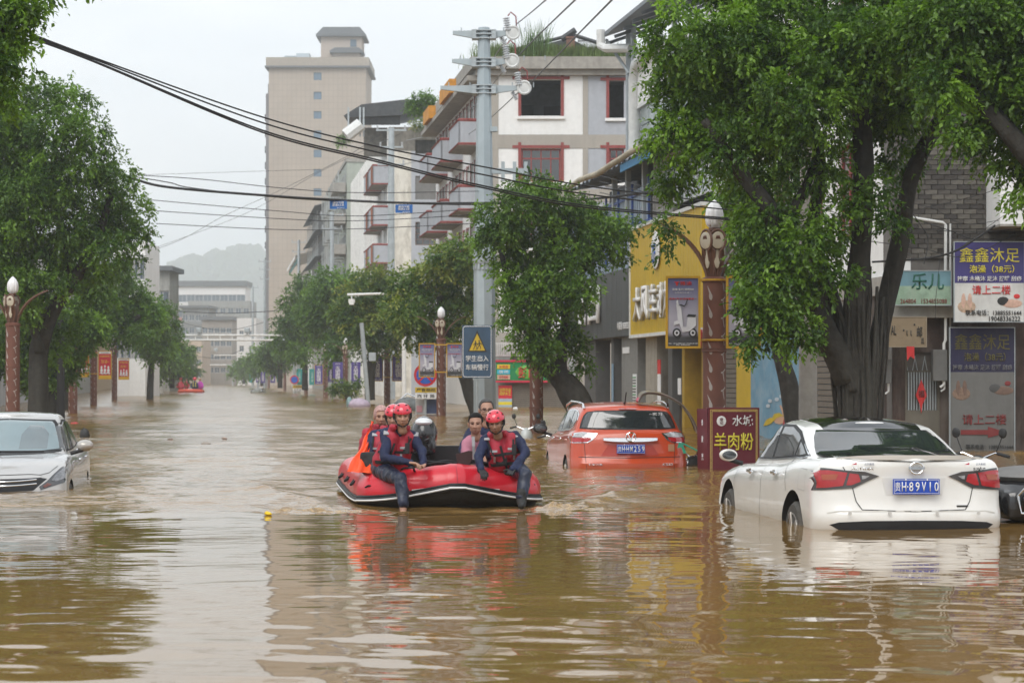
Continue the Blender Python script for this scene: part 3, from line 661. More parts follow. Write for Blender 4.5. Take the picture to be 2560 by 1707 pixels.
T3, L3, H3 = old_block(222, 262, 405, 'grey-green block with grey window cages between the flaking house and the tower', gg, 5, awn=False)
m = MB()
for k in range(4):
    zt = H3 - 3.1 - 3.1 * k; m.bb(L3 - 5, L3 + .1, -1.4, -.1, zt, zt + 1.0)
m.build('balcony', M['concrete'], T3)
T4, L4, H4 = old_block(268, 306, 505, 'lower grey block with dark canopies just left of the caged-window block', mat('grey_render', (.33, .33, .31), .9, stain=.6), 4, cage=True)
T5, L5, H5 = old_block(312, 350, 660, 'low pale house with a white roof awning at the foot of the beige tower', M['offwhite'], 3, cage=False, awn=False)
m = MB(); m.add([(0, -2.2, H5 + 1.2), (L5, -2.2, H5 + 1.2), (L5, 3, H5 + 2.6), (0, 3, H5 + 2.6), (0, -2.2, H5 + .7), (L5, -2.2, H5 + .7)], [(0, 1, 2, 3), (4, 5, 1, 0)]); m.build('white_awning', M['white'], T5)
m = MB(); m.bb(0, L5, -1.9, -1.8, H5 + .2, H5 + .8); m.build('teal_valance', mat('teal_valance', (.05, .22, .22), .7), T5)
old_block(358, 400, 745, 'narrow off-white house with green window frames left of the white-awning house', mat('cream_render', (.52, .50, .45), .9, stain=.5), 3, cage=True, awn=False)

# --- buildings closing the far end of the street
def far_house(px0, px1, ytop, Z, label, wm, cols, rows, h0, pitch, ww=1.6, wh=1.5, roof=None, fm=None, D=14, pxw=None):
    x0, x1 = XZ(px0, Z), XZ(px1, Z); W = x1 - x0; H = ZH(ytop, Z); T = thing('distant_building', label, 'building', (x0, Z, 0))
    ops = []
    for r_ in range(rows):
        for c in range(cols):
            xx = W * (c + .5) / cols - ww / 2; zz = H - h0 - pitch * r_
            if zz > 1: ops.append((xx, xx + ww, zz, zz + wh))
    m = MB(); wall_open(m, W, H, ops, .3); shell(m, W, H, D); m.build('wall', wm, T)
    for o in ops: window(T, o[0], o[2], ww, wh, nx=2, fm=fm or mat('far_frame', (.5, .5, .5), .6), pm=mat('far_pane', (.10, .13, .16), .1), fr_=.1)
    if roof: m = MB(); m.bb(-.6, W + .6, -.7, D, H, H + roof); m.build('roof', M['tile'], T)
    return T, W, H
Tq, Wq, Hq = far_house(425, 612, 716, 640, 'long white apartment block with red balcony bands below the misty hill', mat('far_white', (.72, .72, .72), .8), 9, 6, 4.6, 4.4, 2.7, 2.2, roof=1.6)
for r_ in range(5):
    for c0, c1 in ((.06, .3), (.42, .62), (.74, .97)):
        m = MB(); z = Hq - 5.6 - 4.4 * r_; m.bb(Wq * c0, Wq * c1, -1.3, -.05, z, z + 1.0); m.build('balcony', mat('far_red', (.40, .16, .14), .8) if r_ % 2 else mat('far_band', (.66, .66, .66), .8), Tq)
far_house(470, 625, 752, 560, 'grey concrete block with a flat roof in front of the long white apartment block', mat('far_grey', (.30, .31, .30), .9, stain=.4), 8, 5, 3.4, 3.2, 1.5, 1.6)
far_house(505, 580, 800, 500, 'small dark-roofed block at the far end of the street over the gantry', mat('far_dun', (.33, .30, .27), .9, stain=.4), 5, 4, 3.0, 3.0, 1.2, 1.3, roof=.8)
far_house(352, 418, 677, 232, 'grey block with a white corner pillar and flat canopy beyond the left trees', mat('left_conc', (.34, .34, .32), .9, stain=.7), 3, 4, 3.4, 3.2, 1.4, 1.3, roof=.5, D=8)
far_house(288, 357, 602, 168, 'white house with tall curtained windows above the left trees', M['offwhite'], 4, 4, 3.0, 3.0, .9, 1.7, D=8)
far_house(455, 520, 770, 520, 'stepped grey block left of centre at the street end', mat('far_grey2', (.24, .25, .25), .9, stain=.5), 4, 3, 3.0, 3.0, 1.3, 1.5, roof=.6)
far_house(560, 612, 765, 600, 'pale block with a dark roof edge right of centre at the street end', mat('far_dun2', (.46, .44, .42), .9, stain=.4), 4, 4, 3.0, 3.1, 1.3, 1.4, roof=1.)
far_house(592, 640, 795, 470, 'narrow white stair tower at the right of the far street end', mat('far_white', (.72, .72, .72)), 2, 3, 4, 3.2, 1.0, 1.3)
far_house(440, 505, 850, 480, 'low beige house at the left of the far street end', mat('far_beige', (.52, .42, .33), .9, stain=.4), 4, 3, 2.6, 2.8, 1.1, 1.2)

# --- left-hand side of the street
def left_block(Zn, Zf, ytop, label, wm, nfl=5, D=10, cols=3.0):
    H = ZH(ytop, Zn); a, b = fl(Zn), fl(Zf); d = b - a; L = d.length
    T = thing('apartment_building', label, 'building', a, math.atan2(d.y, d.x))      # local x runs away from the camera, -y faces the street
    ops = []
    for k in range(nfl):
        for c in np.arange(1., L - 2, cols):
            if H - 2.9 - 3.1 * k > 1: ops.append((c, c + 1.5, H - 2.7 - 3.1 * k, H - 1.2 - 3.1 * k))
    m = MB(); wall_open(m, L, H, ops, .25); shell(m, L, H, D); m.build('wall', wm, T)
    for o in ops: window(T, o[0], o[2], 1.5, 1.5, nx=2, fm=mat('white_frame', (.6, .6, .6)), pm=M['dglass'])
    eo = [(1.2 + 2.6 * i, 2.6 + 2.6 * i) for i in range(3)]
    for k in range(min(nfl, 4)):
        for e0, e1 in eo:
            b_ = MB(); zt = H - 2.7 - 3.1 * k; b_.bb(-.08, -.01, e0, e1, zt, zt + 1.5); w_ = b_.build('end_window', M['dglass'], T); w_.name = 'end_window'
    m = MB(); m.bb(-.3, L + .3, -.4, D + .3, H, H + .4); m.build('parapet', M['concrete'], T)
    return T, L, H
Ta, La, Ha = left_block(82, 100, 240, 'cream house behind the first left tree with a canopied roof terrace', mat('left_cream', (.58, .50, .40), .9, stain=.5), 5)
m = MB(); m.bb(-.5, 4, -.5, 4, Ha + 2.9, Ha + 3.1); m.bb(-.4, -.3, .4, .5, Ha + .4, Ha + 2.9); m.bb(-.4, -.3, 2.2, 2.3, Ha + .4, Ha + 2.9); m.build('roof_canopy', M['darkroof'], Ta)
left_block(104, 132, 212, 'grey flat-roofed block just beyond the cream house on the left', mat('left_grey', (.40, .40, .40), .9, stain=.5), 5)
left_block(136, 176, 600, 'white block with laundry balconies beyond the left trees', M['offwhite'], 4)
left_block(182, 235, 675, 'weathered grey concrete block at the far end of the left row', mat('left_conc', (.34, .34, .32), .9, stain=.7), 4)
left_block(245, 300, 770, 'low ochre house last in the left row', mat('left_ochre', (.5, .38, .24), .9, stain=.4), 3)
left_block(58, 78, 560, 'low pink-grey shop house nearest on the left behind the lamp post', mat('left_pink', (.52, .45, .42), .9, stain=.5), 2)
# ------------------------------------------------------------------ the shop row on the right, photo 1420-1740
def Zf_(px): return CR_ / ((px - 1280) / F - KR)
K_ = math.hypot(1, KR)
TXT_W = mat('print_white', (.78, .78, .78), .6, var=.02); TXT_Y = mat('print_yellow', (.72, .62, .06), .6, var=.02); TXT_R = mat('print_red', (.60, .04, .04), .6, var=.02); TXT_K = mat('print_black', (.03, .03, .03), .6, var=.02); TXT_G = mat('print_darkgreen', (.02, .12, .08), .6)
PURPLE = mat('sign_purple', (.055, .045, .19), .55, var=.06, stain=.2); YEL = mat('sign_yellow', (.55, .37, .012), .5, var=.08, scale=2, stain=.3, scol=(.30, .2, .03), stretch=.06)
def shop_row():
    Zf, Zn = 80.5, 55.; a, b = fr(Zf), fr(Zn); d = b - a; L = d.length
    T = thing('shop_building', 'two-storey shop row with dark grey and yellow fascia panels under a corrugated terrace awning', 'shop', a, math.atan2(d.y, d.x))
    lx = lambda px: (Zf - (CR_ - .25) / ((px - 1280) / F - KR)) * K_
    hz = lambda px, py: ZH(py, Zf_(px))
    # ground floor bays
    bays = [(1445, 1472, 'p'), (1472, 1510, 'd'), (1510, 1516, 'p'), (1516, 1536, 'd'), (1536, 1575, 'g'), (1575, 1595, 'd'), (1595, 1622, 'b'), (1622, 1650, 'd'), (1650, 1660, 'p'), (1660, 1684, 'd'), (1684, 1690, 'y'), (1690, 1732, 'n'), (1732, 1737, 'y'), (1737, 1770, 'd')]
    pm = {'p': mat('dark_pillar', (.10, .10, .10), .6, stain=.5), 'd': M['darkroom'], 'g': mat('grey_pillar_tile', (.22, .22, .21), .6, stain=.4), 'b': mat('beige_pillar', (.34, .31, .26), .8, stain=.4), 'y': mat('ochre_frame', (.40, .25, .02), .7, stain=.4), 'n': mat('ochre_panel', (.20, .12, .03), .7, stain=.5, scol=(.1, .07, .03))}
    H1 = 2.66
    for p0, p1, k in bays:
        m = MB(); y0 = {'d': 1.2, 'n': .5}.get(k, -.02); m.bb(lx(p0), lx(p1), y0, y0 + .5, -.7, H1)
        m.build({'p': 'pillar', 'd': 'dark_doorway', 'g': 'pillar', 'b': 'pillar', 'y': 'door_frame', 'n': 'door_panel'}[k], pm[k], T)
    m = MB(); m.bb(0, L, 1.8, 9, -.7, 8.3); m.bb(0, L, .0, 1.8, H1, 5.8); m.bb(L - .1, L, 0, 9, -.7, 8.3); m.build('wall', M['grime'], T)
    # pasted notices on pillars
    for p0, p1, y0, y1, mm in ((1565, 1574, 935, 1010, TXT_W), (1626, 1633, 900, 935, TXT_R), (1626, 1633, 935, 1010, TXT_W), (1513, 1517, 910, 1010, mat('strip_blue', (.2, .3, .4), .6)), (1676, 1683, 945, 985, TXT_W), (1700, 1732, 935, 995, mat('notice_ochre', (.45, .36, .16), .7)), (1700, 1732, 1000, 1018, TXT_W), (1540, 1556, 870, 885, TXT_W)):
        b_ = MB(); b_.bb(lx(p0), lx(p1), -.05 if p0 < 1690 else .46, -.03 if p0 < 1690 else .49, hz(p0, y1), hz(p0, y0)); b_.build('pasted_notice', mm, T)
    for i in range(9):       # black lines of writing on the tall white notices
        b_ = MB(); b_.bb(lx(1566), lx(1573), -.062, -.052, hz(1566, 945 + i * 7), hz(1566, 942 + i * 7)); b_.build('notice_print', TXT_K if i % 3 else mat('print_green', (.05, .3, .1)), T)
    for i in range(14): b_ = MB(); xx = lx(1690) + i * .42; b_.prism([(xx, 2.62), (xx + .3, 2.62), (xx + .22, 2.3 - .06 * (i % 3)), (xx + .06, 2.36)], -.36, -.34); b_.build('red_bunting', mat('bunting_red', (.45, .03, .03), .7), T)
    # fascias
    g = MB(); x0, x1 = 0, lx(1578); n = 16
    for i in range(n): g.bb(x0 + (x1 - x0) * i / n + .01, x0 + (x1 - x0) * (i + 1) / n - .01, -.22, -.05, H1 + .02, 4.75)
    g.bb(x0, x1, -.20, .02, H1 + .03, 4.7); g.build('grey_fascia', mat('grey_fascia', (.085, .09, .095), .45, .2, stain=.4, scol=(.17, .17, .17)), T)
    y = MB(); x2, x3 = lx(1580), lx(1760); n = 30
    for i in range(n): y.bb(x2 + (x3 - x2) * i / n, x2 + (x3 - x2) * (i + 1) / n - .03, -.30, -.1, H1 + .02, 5.8)
    y.bb(x2, x3, -.27, .0, H1 + .03, 5.78); y.build('yellow_fascia', YEL, T)
    e = MB(); e.bb(x2 - .02, x3, -.34, -.02, H1 - .08, H1 + .015); e.bb(x2 - .1, x2 - .02, -.33, 0, H1 - .06, 5.9); e.bb(x2, x3, -.34, .0, 5.8, 5.9); e.build('fascia_trim', M['pipe'], T)
    # raised letters of the yellow shop sign, the grey shop sign and its shop number
    for ch, p0, p1 in (('大', 1594, 1612), ('风', 1613, 1631), ('车', 1634, 1653), ('动', 1655, 1668), ('力', 1670, 1684)):
        w_ = (lx(p1) - lx(p0)) * .92; hh = 1.0
        for k, (off, mm) in enumerate(((-.42, TXT_W), (-.36, mat('letter_side', (.45, .45, .42), .6)), (-.33, mat('letter_side', (.45, .45, .42), .6)))):
            put('raised_letter', text_mesh(ch, w_, hh, mm, .03, extrude=.05), T, ((lx(p0) + lx(p1)) / 2, off, 3.55))
    for ch, p0, p1, zc, hh in (('凹', 1474, 1502, 3.8, 1.25), ('舍', 1448, 1470, 3.7, 1.1)): put('raised_letter', text_mesh(ch, (lx(p1) - lx(p0)) * .9, hh, TXT_W, .05, extrude=.1), T, ((lx(p0) + lx(p1)) / 2, -.36, zc))
    put('shop_number', text_mesh('中国联通 18583852557', lx(1572) - lx(1541), .26, TXT_W, .02), T, ((lx(1541) + lx(1572)) / 2, -.235, 3.0))
    c = MB(); c.ell(((lx(1640) + lx(1655)) / 2, -.36, 5.0), ((lx(1658) - lx(1638)) / 2, .05, .55), 20, 8); o = c.build('round_logo', TXT_W, T)
    put('logo_print', text_mesh('ZF', (lx(1652) - lx(1642)), .5, mat('print_blue', (.03, .12, .45)), .05), T, ((lx(1640) + lx(1655)) / 2, -.43, 4.9))
    # terrace storey: posts, blue railing, corrugated wall, awning with gutter pipe
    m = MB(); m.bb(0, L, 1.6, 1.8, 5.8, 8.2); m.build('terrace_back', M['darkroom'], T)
    m = MB()
    for px in (1519, 1552, 1593): m.bb(lx(px) - .12, lx(px) + .12, -.1, .05, 5.8 if px > 1550 else 4.8, 7.8)
    m.build('terrace_post', M['steel'], T)
    for i in range(46):
        xx = .4 + i * .34
        if xx < lx(1612): b_ = MB(); b_.bb(xx, xx + .22, -.02, .02, 4.8 if xx < x1 else 5.85, 6.95 + .004 * i); b_.build('railing_slat', mat('pale_blue_slat', (.34, .42, .52), .6, stain=.3), T)
    m = MB()
    for zz in (6.0, 6.9): m.bb(.2, lx(1612), -.07, -.03, zz, zz + .07)
    for px in (1500, 1530, 1564, 1605): m.bb(lx(px), lx(px) + .1, -.09, -.03, 5.0, 7.3)
    m.build('blue_rail', mat('blue_rail', (.04, .09, .30), .5), T)
    b_ = MB(); b_.bb(lx(1610), lx(1660), .0, .15, 5.8, 6.7); b_.build('rubble_wall', mat('rubble', (.25, .24, .22), .95, var=.5, scale=5, bump=.8, bscale=8), T)
    for k in range(6):
        w0 = lx(1612) + k * 1.5; o = window(T, w0, 6.2, 1.4, 1.5, y=.0, nx=3, nz=2, fm=M['pipe'], pm=M['lglass'])
    m = MB(); vs = []; fs = []; n = 120                     # corrugated sheet
    for i in range(n + 1):
        xx = 5.4 + (L - 5.2) * i / n; dz = .05 * math.sin(i * 1.3)
        vs += [(xx, -.72, 7.78 + dz + .05 * noise.noise((i * .2, 0, 0))), (xx, 1.75, 8.2 + dz)]
    fs = [(2 * i, 2 * i + 2, 2 * i + 3, 2 * i + 1) for i in range(n)]; m.add(vs, fs); vs2 = [(v[0], v[1], v[2] - .03) for v in vs]; m.add(vs2, fs)
    m.build('corrugated_awning', mat('corrugated', (.16, .20, .24), .6, .2, var=.3, stain=.5, scol=(.3, .3, .3)), T)
    m = MB(); m.bb(lx(1590), lx(1670), -.74, -.70, 7.50, 7.72); m.build('blue_valance', mat('tarp_blue', (.05, .22, .42), .6), T)
    m = MB(); m.tube([(5.2 + (L - 5.) * i / 14, -.82 + .03 * math.sin(i * 2), 7.84 + .05 * math.sin(i)) for i in range(15)], .095, 10); m.build('gutter_pipe', mat('yellowed_pipe', (.42, .37, .27), .6, var=.2, stain=.5), T, smooth=True)
    # set-back upper storey
    xa = lx(1546); m = MB()
    m.bb(xa, L, .35, 8.9, 9.8, 11.2); m.bb(xa, L, 1.6, 9, 8.3, 9.8); m.build('upper_wall', M['offwhite'], T)
    for k in range(11):
        for r_ in range(2): b_ = MB(); x_ = xa + .1 + k * 1.45; b_.bb(x_, x_ + 1.37, .42, .5, 8.62 + r_ * .59, 9.17 + r_ * .59); b_.build('glass_block', mat('frosted_glass', (.22, .27, .27), .2, spec=.7), T)
    b_ = MB(); b_.bb(xa, L, .33, .6, 9.76, 9.86); b_.bb(xa, L, .5, .6, 8.3, 9.8); b_.build('glass_block_frame', M['pipe'], T)
    m = MB(); m.tube([(xa - .2, .3, 8.3), (xa - .2, .3, 10.7), (xa + .1, .3, 11.1), (xa + 4, .2, 11.35)], .2, 10); m.build('downpipe', M['pipe'], T, smooth=True)
    # big sheet-metal roof above, on posts
    m = MB(); A = [(xa - 2.2, -.4, 12.3), (L + 3, -.4, 12.0), (L + 3, 5, 14.0), (xa - 2.2, 5, 14.2)]
    m.add(A + [(v[0], v[1], v[2] + .12) for v in A], [(0, 1, 2, 3), (4, 7, 6, 5), (0, 4, 5, 1), (1, 5, 6, 2), (2, 6, 7, 3), (3, 7, 4, 0)])
    for i in range(14): xx = xa - 2 + i * 1.5; m.box((xx, 2.3, 13.02), (.08, 5.5, .1), rx=math.atan2(1.95, 5.4))
    m.build('sheet_roof', mat('grey_sheet', (.20, .22, .24), .5, .3, stain=.3), T)
    m = MB()
    for xx in (xa - 1.2, xa - .3, xa + 6): m = MB(); m.bb(xx, xx + .14, .2, .34, 8.3 if xx > xa else 8.4, 12.6); m.build('roof_post', M['steel'], T)
    m = MB(); m.tube([(xa - 1.9, -.3, 12.2), (xa - .9, .25, 11.0)], .05, 6); m.build('roof_strut', M['steel'], T)
    m = MB(); m.tube([(xa - 1.8, -.5, 12.5), (xa - 1.8, -.5, 12.0), (xa - 1.4, -.4, 11.85), (xa - .3, .2, 11.7)], .14, 8); m.build('roof_downpipe', M['pipe'], T, smooth=True)
shop_row()

# --- snack shop in the base of the white house: green sign with red edge, shutter, poster
def snack_sign():
    Z = 104.3; x = lambda px: XZ(px, Z); z = lambda py: ZH(py, Z)
    T = thing('shop_sign', 'green and red snack shop sign with a light green oval over a brown shutter', 'shop sign', (x(1305), Z, 0)); q = lambda px: x(px) - x(1305)
    m = MB(); m.bb(q(1240), q(1375), -.25, 0, z(951), z(905)); m.build('panel', mat('sign_green', (.01, .22, .07), .5, var=.05), T)
    m = MB(); m.bb(q(1238), q(1377), -.30, .02, z(905), z(900)); m.bb(q(1238), q(1377), -.30, .02, z(956), z(951)); m.build('red_edge', mat('sign_red', (.55, .02, .06), .5), T)
    m = MB(); m.ell((q(1330), -.27, z(930)), (q(1375) - q(1333), .04, 19 / F * Z), 28, 6); m.build('oval', mat('sign_lime', (.12, .42, .06), .5), T)
    text(T, '彭氏', q(1318), -.325, z(931), .85, .55, TXT_R, .05)
    for i, (mm, s) in enumerate(((mat('tag_yellow', (.7, .5, .03)), '米豆腐'), (mat('tag_cyan', (.05, .45, .6)), '卷粉 凉粉'), (mat('tag_tan', (.6, .42, .3)), '洋芋粑粑'))):
        m = MB(); z1 = z(911 + i * 13); z0 = z(922 + i * 13); m.bb(q(1243), q(1275), -.28, -.26, z0, z1); o = m.build('price_tag', mm, T); text(o, s, q(1259), -.29, (z0 + z1) / 2, .45, .14, TXT_R if i != 1 else TXT_W, .03)
    S = thing('roller_shutter', 'closed brown roller shutter under the green snack shop sign', 'shutter', (x(1355), Z + .1, 0)); q2 = lambda px: x(px) - x(1355)
    for i in range(24):
        m = MB(); zz = -.3 + i * .093; m.bb(q2(1280), q2(1424), -.03 - .012, .02, zz, zz + .085); m.build('slat', M['shutter'], S)
    W_ = thing('shop_facade', 'white tiled shop front wall with barred upper windows beside the tall steel pole', 'facade', (x(1240), Z + .4, 0)); q3 = lambda px: x(px) - x(1240)
    m = MB(); m.bb(q3(1205), q3(1280), 0, .3, -.7, z(890)); m.bb(q3(1422), q3(1440), -.1, .3, -.7, z(860)); m.build('wall', mat('tiled_grey', (.33, .34, .33), .7, stain=.5), W_)
    m = MB()
    for i in range(26): xx = q3(1232) + i * .1; m.bb(xx, xx + .018, -.3, -.28, z(890), z(858))
    m.bb(q3(1230), q3(1370), -.3, -.27, z(890), z(888)); m.bb(q3(1230), q3(1370), -.3, -.27, z(859), z(857)); tag(m.build('window_bars', M['pipe'], W_), kind='stuff')
    m = MB(); m.bb(q3(1232), q3(1375), -.02, .02, z(890), z(858)); m.build('upper_wall', mat('upper_shop_wall', (.45, .44, .42), .8, stain=.4), W_)
    Pn = thing('poster', 'red and yellow advertising poster pasted left of the brown roller shutter', 'poster', (x(1263), Z - .05, 0)); q4 = lambda px: x(px) - x(1263)
    for y0, y1, mm in ((963, 996, mat('poster_red', (.6, .02, .04), .5)), (996, 1004, mat('poster_blue', (.35, .45, .55))), (1004, 1012, mat('poster_yellow', (.75, .62, .04))), (1012, 1018, mat('poster_blue', (.35, .45, .55)))):
        m = MB(); m.bb(q4(1246), q4(1280), -.03, .02, z(y1), z(y0)); m.build('panel', mm, Pn)
    text(Pn, '选择华森\n成就未来', 0, -.045, z(979), .55, .34, mat('poster_letter', (.8, .68, .05)), .04)
snack_sign()

# --- near block on the right: wall square to the camera, brick upper storey
def brick_house():
    Z = 41.; x = lambda px: XZ(px, Z); z = lambda py: ZH(py, Z); X0 = x(2230)
    T = thing('brick_building', 'grey brick building with peeling shop fronts and hanging cables behind the white sedan', 'building', (X0, Z, 0)); q = lambda px: x(px) - X0
    m = MB(); m.bb(0, q(2900), .03, 9, -.7, 9.5); m.build('mortar_wall', M['mortar'], T)
    # bricks: the upper wall seen between the branches
    protos = []
    bm_ = [M['brickm'], mat('grey_brick_dark', (.055, .05, .047), .9, var=.3, scale=7, bump=.3), mat('grey_brick_pale', (.125, .115, .10), .9, var=.3, scale=7, bump=.3)]
    for k in range(3): b = MB(); b.box((0, 0, 0), (.232, .05, .082), bev=.006); b = MB().box((0, 0, 0), (.232, .05, .082)); protos.append(b.mesh('brick', bm_[k]))
    rest = MB(); cnt = 0; r = random.Random(4)
    zt = z(640)
    for row in range(60):
        zz = zt + row * .0915
        for c in range(17):
            xx = .02 + c * .242 + (.121 if row % 2 else 0) + .1
            px = 1280 + (X0 + xx) / Z * F
            if px > 2560 or zz > 8.6: continue
            seen = 2270 < px < 2540 and row < 26
            if seen and cnt < 290:
                put('brick', protos[r.choice((0, 0, 1, 2))], T, (xx, r.uniform(-.006, .004), zz), (0, 0, r.uniform(-.01, .01))); cnt += 1
            else: rest.box((xx, 0, zz), (.232, .05, .082))
    tag(rest.build('brickwork', M['brickm'], T), kind='stuff')
    m = MB(); m.bb(q(2372), q(2376), -.07, -.03, z(1030), z(560)); m.build('conduit', M['pipe'], T)
    # ground floor wall and openings
    g = MB(); ops = [(q(2262), q(2348), -.6, z(880))]; wall_open(g, q(2620), z(770), ops, .25, z0=-.7, y=-.05); g.build('shop_wall', M['wood'], T)
    g = MB(); g.bb(-.05, q(2385), -.32, -.05, z(795), z(765)); g.build('concrete_ledge', M['concrete'], T)
    g = MB(); g.bb(q(2262), q(2348), .15, .2, -.6, z(880)); g.build('dark_doorway', M['darkroom'], T)
    D = empty('door', (q(2262), -.02, 0), 0, T); w_ = q(2348) - q(2262)
    for i in range(13): b = MB(); xx = .02 + i * (w_ - .04) / 12; b.bb(xx - .011, xx + .011, 0, .02, z(1025), z(930)); b.build('bar', M['steel'], D)
    b = MB(); b.bb(0, w_, -.02, .04, -.6, z(1025)); b.bb(0, .04, -.01, .03, -.6, z(880)); b.bb(w_ - .04, w_, -.01, .03, -.6, z(880)); b.bb(0, w_, -.01, .03, z(930), z(926)); b.build('door_panel', mat('grey_door_panel', (.17, .155, .125), .8, stain=.6), D)
    for i in range(7): b = MB(); xx = .05 + i * (w_ - .1) / 6; b.tube([(xx, 0, z(926)), (xx + (.05 if i % 2 else -.05), 0, z(890))], .008, 4); b.build('bar', M['steel'], D)
    # tree-side part: facade on the street line, half hidden
    L2 = 15.5; a = fr(41 + L2); d = fr(41) - a
    T2 = thing('white_building', 'white building with red window frames mostly hidden behind the big right-hand tree', 'building', a, math.atan2(d.y, d.x)); L = d.length
    ops = []
    for zf in (4.2, 7.3, 10.4, 13.5):
        for c in np.arange(.6, L - 2, 2.7): ops.append((c, c + 1.7, zf, zf + 1.9))
    m = MB(); wall_open(m, L, 17, ops, .3, z0=3.0); m.quad((0, 8, 3), (0, 0, 3), (0, 0, 17), (0, 8, 17)); m.quad((L, 0, 3), (L, 8, 3), (L, 8, 17), (L, 0, 17)); m.quad((0, 0, 17), (L, 0, 17), (L, 8, 17), (0, 8, 17)); m.build('wall', M['offwhite'], T2)
    for o in ops: window(T2, o[0], o[2], 1.7, 1.9, nx=3, fm=M['redframe'], pm=M['dglass'], top=1.35, fr_=.08)
    lx = lambda px: (41 + L2 - Zf_(px)) * K_
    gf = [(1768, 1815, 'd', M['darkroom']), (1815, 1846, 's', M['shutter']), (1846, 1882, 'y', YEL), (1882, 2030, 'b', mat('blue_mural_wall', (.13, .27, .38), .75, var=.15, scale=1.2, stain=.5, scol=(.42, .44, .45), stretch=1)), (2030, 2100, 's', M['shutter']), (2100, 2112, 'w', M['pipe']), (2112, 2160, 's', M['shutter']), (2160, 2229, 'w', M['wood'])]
    for p0, p1, k, mm in gf:
        x0, x1 = lx(p0), lx(p1)
        if k == 's':
            for i in range(26): m = MB(); m.bb(x0 + .02, x1 - .02, -.02 - .015, .06, -.3 + i * .12, -.3 + i * .12 + .105); m.build('shutter_slat', mm, T2)
        else: m = MB(); m.bb(x0, x1, {'d': .5}.get(k, -.05), .6, -.7, 3.0 if k != 'b' else 2.35); m.build({'d': 'dark_doorway', 'y': 'pillar', 'b': 'mural_wall', 'w': 'pillar'}[k], mm, T2)
    m = MB(); m.bb(0, L, .6, .7, -.7, 3.0); m.bb(0, L, -.12, .5, 2.95, 3.3); m.build('lintel', M['concrete'], T2)
    # painted figure on the blue wall (a plain running child with a yellow pony tail)
    cx = lx(1975); mu = empty('painted_child', (cx, -.06, 0), 0, T2)
    sx_ = (lx(1990) - lx(1960)) / 30
    def blob(pts, mm, nm, y=0): b = MB(); b.prism([((px - 1975) * sx_, ZH(py, 48)) for px, py in pts], y - .004, y); b.build(nm, mm, mu)
    hair = mat('paint_yellow_hair', (.5, .36, .02)); skin = mat('paint_skin', (.55, .33, .22))
    blob([(1912, 1072), (1920, 1055), (1932, 1048), (1942, 1052), (1934, 1063), (1925, 1068)], hair, 'hair'); blob([(1938, 1052), (1942, 1040), (1955, 1038), (1966, 1046), (1967, 1058), (1958, 1064), (1945, 1062)], skin, 'face', -.002)
    blob([(1936, 1050), (1942, 1038), (1956, 1034), (1966, 1042), (1958, 1044), (1948, 1048), (1940, 1058)], hair, 'hair', -.006); blob([(1966, 1052), (1961, 1030), (1955, 1016), (1959, 1014), (1968, 1034), (1973, 1050)], skin, 'arm'); blob([(1966, 1050), (1982, 1048), (1984, 1075), (1962, 1075)], mat('paint_red_shirt', (.4, .04, .05)), 'shirt', -.003)
    for i, (px, py) in enumerate(((1930, 1005), (1948, 1000), (1925, 1018), (1960, 992))): blob([(px + 5 * math.cos(a_) * (1 + .3 * (k % 2)), py + 5 * math.sin(a_)) for k, a_ in enumerate(np.linspace(0, 6.28, 9)[:-1])], mat('paint_cloud', (.45, .5, .55)), 'painted_cloud')
    # things fixed on the near wall
    def flat_sign(px0, px1, y0, y1, label, Zs, name='shop_sign', cat='shop sign', pane=None, th=.06, frame=None):
        S = thing(name, label, cat, (XZ((px0 + px1) / 2, Zs), Zs, 0)); W = XZ(px1, Zs) - XZ(px0, Zs); zz = lambda py: ZH(py, Zs); xx = lambda px: XZ(px, Zs) - XZ((px0 + px1) / 2, Zs)
        for (b0, b1, mm) in pane: m = MB(); m.bb(-W / 2, W / 2, -th, 0, zz(b1), zz(b0)); m.build('panel', mm, S)
        m = MB(); f = frame or M['steel']
        for a_, b_, c_, d_ in ((px0 - 2, px0, y0 - 2, y1 + 2), (px1, px1 + 2, y0 - 2, y1 + 2), (px0, px1, y0 - 2, y0), (px0, px1, y1, y1 + 2)): m.bb(xx(a_), xx(b_), -th - .01, .01, zz(d_), zz(c_))
        m.build('frame', f, S); return S, xx, zz
    whitep = mat('sign_white', (.62, .62, .60), .6, stain=.25)
    def massage(px0, px1, y0, y1, ym, Zs, label, faded, k=1.0):
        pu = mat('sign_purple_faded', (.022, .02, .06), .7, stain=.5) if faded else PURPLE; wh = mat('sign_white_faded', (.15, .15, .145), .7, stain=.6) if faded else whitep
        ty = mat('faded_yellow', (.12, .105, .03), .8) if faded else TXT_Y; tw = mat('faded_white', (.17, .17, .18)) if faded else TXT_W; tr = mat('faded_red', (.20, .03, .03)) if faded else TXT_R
        S, xx, zz = flat_sign(px0, px1, y0, y1, label, Zs, pane=[(y0, ym, pu), (ym, y1, wh)])
        u = (px1 - px0) / 173.; s = Zs / F; xc = 0; v = (ym - y0) / 102.
        text(S, '鑫鑫沐足', 0, -.075, zz(y0 + 32 * v), 150 * u * s, 36 * v * s, ty, .03); text(S, '泡澡（38元）', 6 * s, -.075, zz(y0 + 67 * v), 112 * u * s, 20 * v * s, ty, .015); text(S, '按摩 木桶沐 足沐 拔罐 刮痧', 0, -.075, zz(y0 + 91 * v), 160 * u * s, 13 * v * s, tw, .02)
        h = y1 - ym
